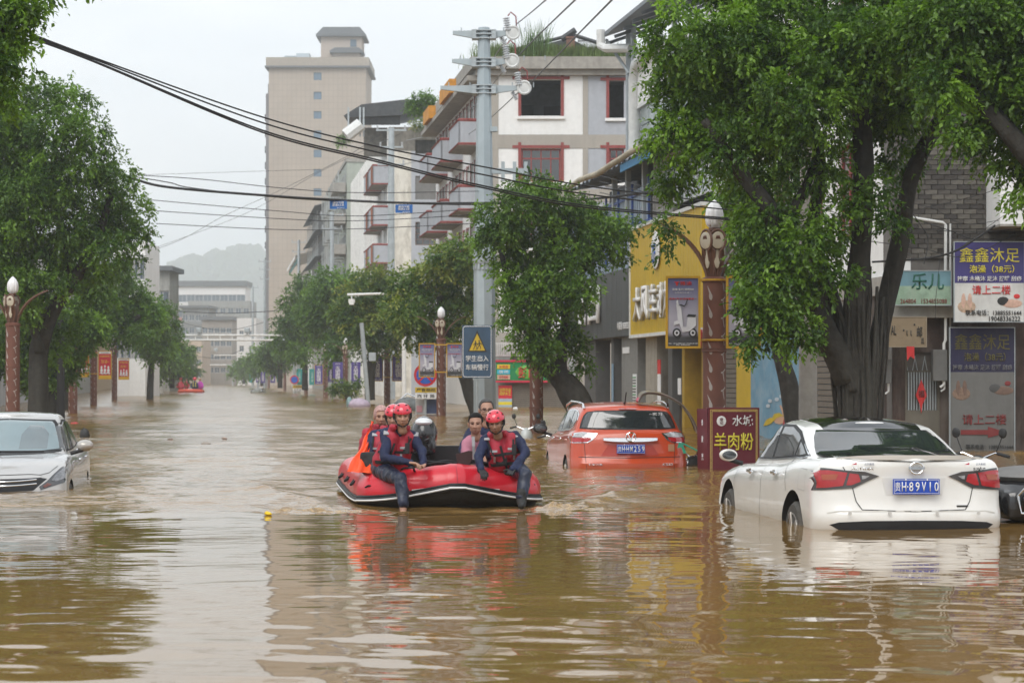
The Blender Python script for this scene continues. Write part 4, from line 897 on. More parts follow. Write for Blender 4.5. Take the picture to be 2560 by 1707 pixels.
        if not faded:
            text(S, '请上二楼', 5 * s, -.075, zz(ym + 17), 96 * s, 23 * s, tr, .01); text(S, '联系电话：13885551644', 10 * s, -.078, zz(ym + 74), 140 * s, 14 * s, TXT_K, .015); text(S, '19048336222', 38 * s, -.078, zz(ym + 89), 78 * s, 13 * s, TXT_K, .02); yb = ym + 45
        else:
            text(S, '请上二楼', 5 * s, -.075, zz(ym + 118), 110 * s, 26 * s, tr, .01); text(S, '联系电话：13885551644', 18 * s, -.078, zz(ym + 186), 118 * s, 12 * s, TXT_K, .015); text(S, '19048336222', 30 * s, -.078, zz(ym + 200), 70 * s, 12 * s, TXT_K, .02)
            m = MB(); m.prism([(xx(2400), zz(1074)), (xx(2468), zz(1074)), (xx(2468), zz(1066)), (xx(2515), zz(1080)), (xx(2468), zz(1094)), (xx(2468), zz(1086)), (xx(2400), zz(1086))], -.075, -.065); m.build('arrow', tr, S); yb = ym + 40
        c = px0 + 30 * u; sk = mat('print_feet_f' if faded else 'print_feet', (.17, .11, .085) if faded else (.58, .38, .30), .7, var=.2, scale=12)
        for dx in (-8, 8): m = MB(); m.ell((xx(c + dx), -.064, zz(yb)), (5.5 * s, .008, 20 * s), 12, 6); m.build('printed_foot', sk, S)
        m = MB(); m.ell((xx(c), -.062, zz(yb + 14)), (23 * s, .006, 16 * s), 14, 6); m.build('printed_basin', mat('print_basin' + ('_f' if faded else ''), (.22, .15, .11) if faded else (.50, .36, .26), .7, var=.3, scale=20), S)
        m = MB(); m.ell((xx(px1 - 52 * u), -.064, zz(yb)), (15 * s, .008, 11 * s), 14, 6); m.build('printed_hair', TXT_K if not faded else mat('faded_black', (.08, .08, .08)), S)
        m = MB(); m.ell((xx(px1 - 30 * u), -.063, zz(yb + 6)), (26 * s, .008, 11 * s), 14, 6); m.build('printed_shoulder', sk, S)
        m = MB(); m.ell((xx(px1 - 18 * u), -.066, zz(yb - 12)), (8 * s, .006, 6 * s), 10, 6); m.build('printed_flower', tr, S)
    massage(2385, 2558, 606, 804, 708, 40.4, 'clean blue and white foot-bath sign, upper of the two at the right edge', False)
    massage(2374, 2534, 820, 1146, 930, 40.7, 'faded foot-bath sign with a red arrow, below its clean twin', True)
    S, xx, zz = flat_sign(2238, 2376, 678, 762, 'torn pale green banner left of the foot-bath signs', 40.5, pane=[(678, 715, mat('banner_sky', (.16, .30, .36), .7, stain=.3)), (715, 762, mat('banner_meadow', (.26, .38, .28), .7, var=.25, scale=6, stain=.5, scol=(.4, .42, .38)))], th=.03)
    text(S, '乐儿', xx(2318), -.04, zz(704), .6, .30, TXT_G, .03); text(S, '264804   1534855088', xx(2308), -.04, zz(753), .86, .085, mat('print_brown', (.18, .05, .04)), .02)
    S, xx, zz = flat_sign(2205, 2312, 794, 866, 'peeling beige board with few black characters left, over the barred gate', 40.45, pane=[(794, 866, mat('old_board', (.26, .20, .13), .8, stain=.5, scol=(.2, .16, .1)))], th=.12, frame=mat('board_edge', (.3, .25, .18)))
    for s_, px, py, w_, h_ in (('AL', 2231, 826, .10, .17), ('·', 2256, 826, .03, .04), ('邮', 2296, 830, .10, .2), ('且', 2303, 852, .06, .1), ('ι ι', 2270, 833, .1, .1), ('·', 2283, 812, .03, .04)): text(S, s_, xx(px), -.13, zz(py), w_, h_, TXT_K, .02)
    dm = thing('door_charm', 'red diamond-shaped paper charm with a gold character on the barred door', 'door charm', (XZ(2313, 40.5), 40.9, 0)); s = 40.9 / F
    m = MB(); m.prism([(0, ZH(948, 40.9)), (14 * s, ZH(988, 40.9)), (3 * s, ZH(1010, 40.9)), (0, ZH(1033, 40.9)), (-4 * s, ZH(1010, 40.9)), (-14 * s, ZH(988, 40.9))], -.02, 0); m.build('paper', mat('paper_red', (.55, .03, .03), .6), dm); text(dm, '福', 0, -.03, ZH(984, 40.9), .11, .13, mat('charm_dark', (.12, .02, .02)), .02)
    fl_ = thing('door_charm', 'small red paper hanging under the peeling beige board', 'door charm', (XZ(2271, 40.5), 40.3, 0)); m = MB(); m.prism([(-.07, ZH(866, 40.3)), (.07, ZH(866, 40.3)), (.075, ZH(898, 40.3)), (0, ZH(890, 40.3)), (-.06, ZH(902, 40.3))], -.01, 0); m.build('paper', mat('paper_red', (.55, .03, .03)), fl_)
    for px0, px1, y0, y1, lab in ((2192, 2226, 898, 958, 'grey metal meter box left of the barred door'), (2330, 2366, 874, 952, 'tall grey metal meter box right of the barred door')):
        B = thing('meter_box', lab, 'meter box', (XZ((px0 + px1) / 2, 40.8), 40.8, 0)); w_ = (px1 - px0) * s; m = MB(); m.box((0, 0, (ZH(y0, 40.8) + ZH(y1, 40.8)) / 2), (w_, .2, (y1 - y0) * s), bev=.01); m.build('box', mat('meter_grey', (.14, .14, .135), .6, stain=.5), B)
        m = MB(); m.tube([(w_ * .35, -.02, ZH(y1, 40.8)), (w_ * .35, -.02, ZH(y1 + 20, 40.8)), (w_ * .1, -.02, ZH(y1 + 26, 40.8))], .02, 6); m.build('pipe', M['pipe'], B)
    Dp = thing('drainpipe', 'white drainpipe with an elbow running down the brick wall to the shop fronts', 'drainpipe', (XZ(2368, 40.6), 40.75, 0)); m = MB()
    m.tube([(XZ(2280, 40.7) - XZ(2368, 40.7), 0, ZH(543, 40.7)), (-.05, 0, ZH(556, 40.7)), (0, 0, ZH(562, 40.7)), (0, 0, ZH(850, 40.7)), (-.03, 0, ZH(858, 40.7)), (-.03, 0, ZH(960, 40.7)), (-.1, 0, ZH(968, 40.7))], .028, 8); m.build('pipe', M['pipe'], Dp, smooth=True)
    # projecting white bay high at the right edge
    Bq = thing('projecting_bay', 'white projecting wall bay high at the right edge over the blue foot-bath sign', 'bay', (XZ(2500, 39.8), 39.8, 0)); m = MB(); m.bb(0, 3, 0, 1.15, ZH(560, 39.8), ZH(300, 39.8)); m.build('wall', M['offwhite'], Bq); m = MB(); m.bb(0, 3, -.01, 1.16, ZH(566, 39.8), ZH(560, 39.8)); m.build('soffit', M['concrete'], Bq)
brick_house()
# ------------------------------------------------------------------ foliage
def leaf_mat(name, dark, light, yellow=None):
    m = bpy.data.materials.new(name); m.use_nodes = True; t = m.node_tree; b = t.nodes['Principled BSDF']; o = t.nodes['Material Output']
    a = t.nodes.new('ShaderNodeAttribute'); a.attribute_name = 'tone'
    r = t.nodes.new('ShaderNodeValToRGB'); r.color_ramp.elements[0].color = (*dark, 1); r.color_ramp.elements[1].color = (*light, 1)
    e = r.color_ramp.elements.new(.45); e.color = (*[(x * .62 + y * .38) for x, y in zip(dark, light)], 1)
    if yellow: e = r.color_ramp.elements.new(.9); e.color = (*yellow, 1)
    t.links.new(a.outputs['Fac'], r.inputs[0]); t.links.new(r.outputs[0], b.inputs['Base Color'])
    b.inputs['Roughness'].default_value = .42; b.inputs['Specular IOR Level'].default_value = .45
    tr = t.nodes.new('ShaderNodeBsdfTranslucent'); mx = t.nodes.new('ShaderNodeMixShader'); mx.inputs[0].default_value = .34
    hs = t.nodes.new('ShaderNodeMix'); hs.data_type = 'RGBA'; hs.blend_type = 'MULTIPLY'; hs.inputs[0].default_value = 1; hs.inputs[7].default_value = (1.3, 1.5, .5, 1)
    t.links.new(r.outputs[0], hs.inputs[6]); t.links.new(hs.outputs[2], tr.inputs['Color'])
    t.links.new(b.outputs[0], mx.inputs[1]); t.links.new(tr.outputs[0], mx.inputs[2]); t.links.new(mx.outputs[0], o.inputs[0]); return m
LM = dict(ficus=leaf_mat('ficus_leaves', (.022, .066, .010), (.25, .42, .04)),
          far=leaf_mat('street_tree_leaves', (.030, .082, .014), (.22, .38, .045)),
          gold=leaf_mat('yellowing_leaves', (.036, .088, .016), (.23, .36, .045), (.36, .36, .07)))
def crown(blobs, n, size, m, parent, seed, per=8, hang=.35, depth=1.0, name='crown'):
    r = np.random.default_rng(seed); B = np.array([[*b[0], *( (b[1],) * 3 if not hasattr(b[1], '__len__') else b[1])] for b in blobs], float)
    B[:, 4] *= depth; wgt = (B[:, 3] * B[:, 5]) ** 1.25; wgt /= wgt.sum(); ns = n // per
    bi = r.choice(len(B), ns, p=wgt); d = r.normal(size=(ns, 3)); d /= np.linalg.norm(d, axis=1)[:, None]
    # lumpy outline: the radius varies with direction, clusters of twigs
    lump = 1 + .22 * np.sin(d[:, 0] * 5 + bi * 1.7) * np.sin(d[:, 2] * 6 + bi) + .14 * np.sin(d[:, 0] * 11 + d[:, 1] * 9 + bi * 3) 
    rad = (r.uniform(0, 1, ns) ** .42) * lump
    c = B[bi, :3] + d * B[bi, 3:6] * rad[:, None]
    # gather twigs towards random foci so that the crown has tufts and gaps
    nf = max(20, ns // 22); foc = c[r.choice(ns, nf)]
    for s in range(0, ns, 4000):
        q = c[s:s + 4000]; D = ((q[:, None, :] - foc[None]) ** 2).sum(2); j = D.argmin(1); pull = r.uniform(.0, .55, len(q))[:, None]; c[s:s + 4000] = q * (1 - pull) + foc[j] * pull
        bi[s:s + 4000] = j
    tone_f = r.beta(1.3, 2.4, nf)[bi % nf]
    out = d * np.array([1, 1, .5]) + np.array([0, 0, -hang]) + r.normal(0, .45, (ns, 3)); out /= np.linalg.norm(out, axis=1)[:, None]
    L = size * 2.8 * r.uniform(.6, 1.3, ns)
    t = (np.arange(per) + .6) / per; base = c[:, None, :] + out[:, None, :] * (L[:, None] * t[None])[:, :, None]; base[:, :, 2] -= (L[:, None] * t[None] ** 2) * .22
    rnd = r.normal(size=(ns, per, 3)); ld = out[:, None, :] * .75 + rnd * .6 + np.array([0, 0, -.35]); ld /= np.linalg.norm(ld, axis=2)[:, :, None]
    up = np.array([0, 0, 1.]) + r.normal(0, .5, (ns, per, 3)); sd = np.cross(ld, up); sd /= np.linalg.norm(sd, axis=2)[:, :, None] + 1e-6; nn = np.cross(sd, ld)
    s = size * r.uniform(.65, 1.25, (ns, per, 1)); a = base; tip = base + ld * s; mid = base + ld * s * .45
    l = mid + sd * s * .27 + nn * s * .07; rr_ = mid - sd * s * .27 + nn * s * .07
    co = np.stack([a, l, tip, rr_], 2).reshape(-1, 3); k = ns * per; idx = np.arange(k)[:, None] * 4
    tri = np.concatenate([idx + [0, 1, 2], idx + [0, 2, 3]], 1).reshape(-1, 3); me = np_mesh(name, co, tri)
    tone = np.clip(tone_f[:, None] * .75 + r.uniform(-.08, .25, (ns, per)) + .18 * (t[None] - .4), 0, 1)
    at = me.attributes.new('tone', 'FLOAT', 'POINT'); at.data.foreach_set('value', np.repeat(tone.reshape(-1), 4).astype(np.float32))
    me.polygons.foreach_set('use_smooth', [True] * len(me.polygons)); me.materials.append(m); return put(name, me, parent)
def limb(parent, pts, rads, name='trunk', seed=0, k=5, n=14):
    P_ = pts_catmull(pts, k); rr = np.interp(np.linspace(0, 1, len(P_)), np.linspace(0, 1, len(rads)), rads); m = MB(); m.tube(P_, list(rr), n)
    v = []
    for i, q in enumerate(m.v):
        ring = i // n; j = i % n; c = P_[min(ring, len(P_) - 1)]; d = Vector(q) - c
        f = 1 + .22 * noise.noise((j * .9 + seed, ring * .25, seed)) + .12 * math.sin(j * 2 * math.pi / n * 5 + ring * .3 + seed); v.append(tuple(c + d * f))
    m.v = v; return m.build(name, M['trunk'], parent, smooth=True, angle=180)
def tree(label, Z, trunks, blobs, n, size, m='ficus', seed=1, dr=.8, per=8, group='street trees along the flooded road', depth=1.0, hang=.35, name='ficus_tree'):
    """trunks: [[(px,py,dZ,rad_m)...]...]  blobs: [(px,py,r_px[,dZ])...] read off at depth Z"""
    b0 = trunks[0][0]; base = Vector((XZ(b0[0], Z), Z, 0)); T = thing(name, label, 'tree', base, 0, group)
    for i, tr in enumerate(trunks):
        limb(T, [P(px, py, Z + dz) - base for px, py, dz, _ in tr], [q[3] for q in tr], 'trunk' if i == 0 else 'branch', seed + i)
    bb = []; r = random.Random(seed)
    for b in blobs:
        dz = b[3] if len(b) > 3 else r.uniform(-1, 1) * dr
        bb.append((P(b[0], b[1], Z + dz) - base, b[2] * Z / F))
    crown(bb, n, size, LM[m], T, seed, per=per, depth=depth, hang=hang); return T
# right-hand side, from the camera outwards
BIG = tree('biggest ficus with several rope-like limbs behind the white sedan', 30.5,
     [[(2150, 1120, 0, .30), (2140, 1000, 0, .24), (2130, 900, 0, .25), (2140, 780, 0, .20), (2150, 640, 0, .14), (2160, 420, 0, .14), (2150, 200, .3, .10), (2140, 40, .5, .06)],
      [(2120, 950, -.1, .20), (2060, 820, -.2, .15), (1990, 680, -.3, .14), (1930, 540, -.4, .13), (1850, 430, -.5, .09), (1760, 300, -.6, .05)],
      [(2165, 980, .1, .17), (2205, 800, .2, .13), (2250, 600, .3, .12), (2280, 440, .4, .11), (2350, 300, .4, .09), (2420, 150, .4, .06)],
      [(2100, 900, .2, .2), (2080, 760, .3, .13), (2030, 600, .4, .09), (2050, 400, .4, .07), (2000, 200, .4, .05)],
      [(1950, 570, -.4, .1), (2010, 480, -.3, .06), (2060, 330, -.2, .04)], [(1990, 690, -.3, .1), (1900, 760, -.6, .06), (1820, 780, -.9, .03)]],
     [(1720, 90, 95), (1655, 190, 55), (1760, 220, 110), (1700, 330, 85), (1815, 350, 88), (1690, 440, 58), (1880, 460, 60), (1900, 575, 58), (1900, 660, 70), (1920, 560, 80), (1930, 740, 85), (1885, 740, 48, -1), (1990, 830, 60, -1), (1880, 860, 38, -1), (1665, 560, 36, 3.0), (1660, 640, 26, 3.2),
      (1850, 120, 110), (1960, 90, 120), (2000, 260, 120), (1920, 330, 90), (2060, 430, 60), (2100, 130, 120), (2210, 100, 120), (2190, 260, 110), (2080, 600, 55), (2250, 400, 55), (2260, 240, 90), (2230, 560, 38), (2060, 700, 50, -.8), (2120, 680, 34, -1), (2000, 620, 60, -.9), (2060, 550, 52, -.7), (1955, 665, 58, -.9), (2150, 500, 46, -.6), (1940, 800, 46, -1.1), (1620, 110, 34), (2200, 470, 40, -.5), (1820, -110, 150, .8), (2060, -130, 160, .8), (2300, -90, 150, .8), (1900, -60, 120, 1.8), (2150, 100, 140, 2.0), (1850, 200, 120, 2.2)],  # blobs above the frame are added so the crown shades the shop fronts
     152000, .078, 'ficus', 21, dr=.9, hang=.45)
def roots(T, Z, px0, px1, pxt0, pxt1, y0, y1, n, seed):
    r = random.Random(seed); m = MB()
    for i in range(n):
        u = (i + .5) / n; a = px0 + (px1 - px0) * u; b = pxt0 + (pxt1 - pxt0) * u + r.uniform(-14, 14); dz = -.27 * math.sin(math.pi * u) - .02; rr = r.uniform(.018, .05); yt = y1 + r.uniform(-60, 90)
        q = pts_catmull([P(a, y0, Z + dz) - T.location, P(a * .75 + b * .25 + r.uniform(-7, 7), y0 * .7 + yt * .3, Z + dz * .9) - T.location, P(a * .35 + b * .65 + r.uniform(-9, 9), y0 * .35 + yt * .65, Z + dz * .9) - T.location, P(b, yt, Z + dz * .4) - T.location], 5); m.tube(q, list(np.linspace(rr, rr * .5, len(q))), 7)
    tag(m.build('aerial_roots', M['trunk'], T, True, angle=180), kind='stuff')
roots(BIG, 30.5, 2090, 2205, 2075, 2215, 1130, 720, 26, 3); roots(BIG, 30.5, 2110, 2160, 1980, 2080, 980, 640, 9, 4)
tree('dark overhanging tree crown at the top right corner above the foot-bath signs', 28.5,
     [[(2760, 1150, 0, .3), (2740, 800, 0, .24), (2650, 500, 0, .18), (2520, 330, 0, .12), (2420, 220, .2, .08), (2350, 120, .2, .05)], [(2700, 600, 0, .15), (2640, 300, -.2, .1), (2560, 60, -.2, .05)]],
     [(2400, 60, 120), (2510, 50, 120), (2440, 190, 100), (2350, 210, 75), (2530, 200, 110), (2480, 330, 85), (2560, 390, 75), (2400, 330, 50), (2540, 490, 40), (2330, 60, 90), (2640, 200, 120), (2650, 400, 100), (2480, -120, 160, .6), (2650, -60, 150, .6)],  # last two blobs, out of view, added to darken the shops below
     54000, .085, 'ficus', 33, dr=.8, hang=.5)
tree('leaning dark trunk between the blue mural wall and the concrete pole', 38.,
     [[(1990, 1100, 0, .17), (1975, 980, 0, .15), (1950, 880, 0, .14), (1930, 760, 0, .12), (1900, 620, 0, .08)]], [(1920, 640, 70), (1880, 560, 70), (1960, 560, 70), (1850, 480, 70), (1980, 420, 80), (1840, 690, 45)], 17000, .085, 'ficus', 35)
tree('rounded ficus with a leaning trunk left of the red car', 53.,
     [[(1465, 1050, 0, .34), (1440, 1000, 0, .30), (1395, 940, 0, .27), (1345, 885, 0, .20), (1350, 780, 0, .14), (1375, 640, 0, .10), (1390, 540, 0, .06)], [(1400, 950, .1, .2), (1405, 880, .1, .12), (1420, 760, .2, .08), (1480, 640, .2, .05)], [(1345, 880, 0, .14), (1290, 760, 0, .08), (1250, 620, 0, .05)]],
     [(1385, 505, 60), (1300, 505, 55), (1255, 560, 55), (1440, 540, 55), (1500, 590, 52), (1555, 570, 42), (1340, 600, 75), (1430, 640, 70), (1235, 600, 42), (1290, 680, 60), (1340, 465, 36), (1290, 460, 24), (1480, 550, 45), (1215, 530, 28), (1370, 720, 70), (1310, 770, 55), (1400, 820, 50), (1350, 870, 45), (1440, 860, 35), (1470, 930, 26), (1310, 840, 34), (1270, 790, 28), (1450, 730, 48), (1545, 630, 30)],
     42000, .105, 'ficus', 41, dr=.9)
tree('bushy yellow-topped tree left of the steel pole', 84.,
     [[(1195, 1045, 0, .25), (1180, 1000, 0, .25), (1160, 930, 0, .24), (1120, 850, 0, .22), (1100, 740, 0, .14)], [(1155, 920, .2, .25), (1190, 840, .3, .14), (1180, 720, .3, .1)]],
     [(1150, 640, 45), (1195, 625, 36), (1110, 650, 45), (1060, 690, 45), (1010, 720, 38), (1150, 720, 55), (1080, 770, 52), (1180, 790, 45), (1015, 780, 42), (1120, 830, 38), (1045, 835, 32), (985, 760, 28), (1210, 730, 28)],
     21000, .16, 'gold', 43, dr=1.5)
tree('dark green tree over the purple optician banners', 118.,
     [[(925, 1000, 0, .25), (925, 940, 0, .24), (935, 860, 0, .25), (930, 760, 0, .15)]],
     [(930, 700, 42), (975, 700, 34), (890, 740, 42), (950, 770, 50), (1000, 790, 36), (900, 810, 42), (960, 850, 36), (860, 780, 30), (1000, 850, 28), (900, 870, 26)],
     15000, .2, 'gold', 45, dr=2)
tree('rounded green tree behind the white camera arm', 148., [[(838, 985, 0, .25), (838, 920, 0, .22), (840, 830, 0, .2)]],
     [(830, 700, 36), (870, 700, 30), (800, 740, 38), (850, 760, 42), (810, 810, 40), (870, 830, 34), (840, 870, 32), (780, 790, 28), (890, 780, 28)], 12500, .25, 'far', 47, dr=2.5)
tree('full green tree over the teal banners', 180., [[(762, 975, 0, .25), (762, 920, 0, .22), (760, 840, 0, .2)]],
     [(760, 710, 26), (735, 750, 28), (775, 770, 34), (740, 810, 34), (780, 840, 30), (750, 880, 28), (715, 800, 22), (795, 720, 24), (715, 850, 24)], 10500, .28, 'far', 49, dr=3)
tree('smaller tree at the right end of the road gantry', 235., [[(700, 970, 0, .25), (700, 900, 0, .25)]], [(700, 850, 24), (680, 870, 22), (715, 880, 24), (690, 905, 24), (722, 830, 20), (665, 895, 16)], 7000, .34, 'far', 51, dr=4)
tree('distant tree right of the open water at the street end', 310., [[(655, 965, 0, .22), (655, 920, 0, .25)]], [(655, 880, 17), (640, 895, 17), (665, 905, 18), (645, 920, 16), (625, 905, 12), (672, 885, 14)], 5000, .42, 'far', 53, dr=4)
tree('distant tree in front of the narrow white stair tower', 400., [[(610, 960, 0, .22), (610, 930, 0, .25)]], [(612, 905, 13), (598, 918, 13), (620, 922, 13), (605, 932, 11), (585, 925, 9)], 3200, .5, 'far', 55, dr=4)
tree('last small tree before the street end', 520., [[(575, 958, 0, .22), (575, 940, 0, .25)]], [(577, 925, 9), (566, 932, 9), (585, 936, 9), (560, 940, 7)], 1500, .6, 'far', 57, dr=4)
tree('low tree at the very end of the street, left half', 620., [[(510, 957, 0, .22), (510, 940, 0, .25)]], [(500, 928, 14), (520, 932, 13), (485, 934, 12), (535, 938, 11)], 2600, .7, 'far', 59, dr=5)
tree('low tree at the very end of the street, right half', 640., [[(548, 957, 0, .22), (548, 940, 0, .25)]], [(550, 932, 13), (535, 926, 9), (565, 938, 11)], 1600, .7, 'far', 60, dr=5)
# left-hand side
tree('huge ficus with a leaning trunk at the left edge behind the first lamp post', 56.,
     [[(95, 1060, 0, .26), (95, 960, 0, .24), (100, 870, 0, .23), (130, 780, 0, .2), (185, 700, 0, .15), (240, 600, 0, .12), (280, 480, 0, .07)], [(180, 710, 0, .14), (150, 560, .2, .10), (110, 400, .2, .06)], [(100, 880, -.2, .13), (50, 700, -.2, .09), (-20, 500, -.2, .08)]],
     [(20, 250, 62), (100, 240, 58), (180, 250, 55), (215, 320, 55), (130, 340, 80), (30, 370, 85), (-70, 350, 90), (235, 400, 60), (290, 450, 55), (170, 450, 80), (60, 490, 85), (-60, 520, 90), (330, 520, 48), (260, 540, 70), (350, 580, 36), (160, 580, 80), (60, 620, 75), (280, 620, 55), (200, 660, 50), (110, 690, 55), (-20, 650, 80), (330, 640, 24), (385, 600, 15), (30, 330, 60), (60, 760, 50, -.8), (10, 720, 55, -.8), (140, 860, 40, .6), (75, 690, 50, -.9), (200, 600, 60, .5), (235, 690, 46, .4), (60, 430, 70, .6), (0, 480, 70, .3), (120, 480, 60, .8), (300, 560, 45, .4), (10, 830, 42, .9), (170, 800, 44, .9), (40, 560, 60, -.9), (150, 700, 40, -.9)],
     100000, .10, 'ficus', 61, dr=1.2, hang=.4)
tree('dark overhanging foliage in the top left corner', 25., [[(-420, 1150, 0, .25), (-380, 700, 0, .2), (-250, 300, 0, .13), (-100, 120, 0, .08), (40, 60, 0, .04)]],
     [(10, 20, 62), (70, 10, 38), (-60, 60, 90), (50, 110, 34), (0, 150, 42), (-60, 200, 70), (75, 170, 18), (10, 250, 34), (-150, 120, 100), (110, -20, 26), (200, -60, 30)], 19000, .075, 'ficus', 63, dr=.5, hang=.5)
tree('spreading street tree behind the leaning ficus on the left', 76., [[(118, 1060, 0, .24), (135, 960, 0, .2), (150, 860, 0, .14), (150, 800, 0, .1)]],
     [(60, 800, 50), (130, 790, 55), (190, 840, 48), (110, 880, 45), (50, 890, 40), (170, 900, 38), (100, 950, 28), (20, 830, 50), (215, 780, 40), (235, 815, 32), (60, 940, 34), (10, 900, 40), (250, 730, 36), (150, 940, 26)], 30000, .14, 'ficus', 65, dr=1)
tree('wide tree above the red poster lamp posts', 98., [[(168, 1040, 0, .24), (175, 960, 0, .2), (225, 860, 0, .16), (290, 740, 0, .12)], [(225, 860, .2, .12), (210, 800, .2, .1)], [(235, 850, .2, .12), (350, 790, .2, .1)]],
     [(290, 680, 42), (240, 710, 44), (325, 730, 42), (270, 770, 48), (350, 770, 38), (220, 800, 44), (310, 820, 42), (375, 790, 30), (350, 835, 26), (250, 815, 32), (200, 835, 26)], 19000, .17, 'far', 67, dr=1.6)
tree('rounded green tree beyond the red poster posts', 140., [[(375, 1000, 0, .22), (378, 920, 0, .18), (385, 850, 0, .18)]], [(385, 770, 30), (415, 800, 28), (370, 820, 34), (420, 840, 22), (395, 870, 34), (362, 858, 24), (425, 770, 12)], 9000, .22, 'far', 69, dr=2)
tree('dark tree at the left end of the road gantry', 200., [[(430, 970, 0, .22), (430, 920, 0, .25)]], [(430, 860, 24), (450, 885, 22), (425, 905, 26), (455, 920, 18), (405, 900, 20), (462, 868, 14), (400, 930, 16)], 7000, .3, 'far', 71, dr=3)
tree('small dark tree behind the distant rescue boat', 300., [[(465, 962, 0, .22), (466, 935, 0, .25)]], [(468, 900, 13), (478, 920, 13), (462, 930, 13), (474, 885, 8)], 2800, .4, 'far', 73, dr=4)
# rooftop shrubs
for lab, Z, bl, n, mm in (('pale green shrub growing on the roof beside the orange planter', 128, [(1050, 258, 22), (1075, 250, 16), (1030, 268, 14), (1062, 240, 12)], 3500, 'far'), ('small plant on the roof edge of the flaking house', 168, [(858, 345, 10), (850, 355, 8), (867, 350, 7)], 700, 'far'), ('tangled shrub hanging from the flaking house wall below the black awning', 165, [(1040, 305, 13), (1055, 315, 12)], 900, 'gold')):
    b0 = bl[0]; base = P(b0[0], b0[1] + b0[2], Z); T = thing('rooftop_shrub', lab, 'shrub', base); limb(T, [P(b0[0], b0[1] + b0[2], Z) - base, P(b0[0], b0[1], Z) - base], [.05, .03], 'stem', 1, 2, 6)
    crown([(P(b[0], b[1], Z) - base, b[2] * Z / F) for b in bl], n, .14, LM[mm], T, n, name='foliage')
# bushes low behind the banners
for lab, Z, bl, n in (('low yellow-green bush behind the optician banners', 132, [(850, 965, 16), (880, 970, 14), (830, 975, 10), (895, 955, 10)], 2500),):
    base = P(bl[0][0], 1000, Z); base.z = 0; T = thing('bush', lab, 'bush', base); crown([(P(b[0], b[1], Z) - base, b[2] * Z / F) for b in bl], n, .15, LM['gold'], T, n, name='foliage')
# the wood on the misty hill: single crowns along the ridge, the rest as one wood
def wood():
    r = random.Random(5); m = MB(); V = HILL; n = 70
    hm = mat('hill_wood', (.035, .07, .025), .9, var=.5, scale=.04)
    for k in range(1500):
        i = r.randrange(n); j = r.randrange(3, 15); v = V[j * n + i]; s = r.uniform(9, 17)
        m.ell((v[0] + r.uniform(-12, 12), v[1] + r.uniform(-15, 15), v[2] + s * .3), (s * .7, s * .7, s * r.uniform(.8, 1.3)), 7, 5)
    m.v = [(a + r.uniform(-1.4, 1.4), b + r.uniform(-1.4, 1.4), c + r.uniform(-1.4, 1.4)) for a, b, c in m.v]
    tag(m.build('distant_wood', hm), 'misty wooded hillside beyond the street end', 'wood', kind='stuff')
wood()
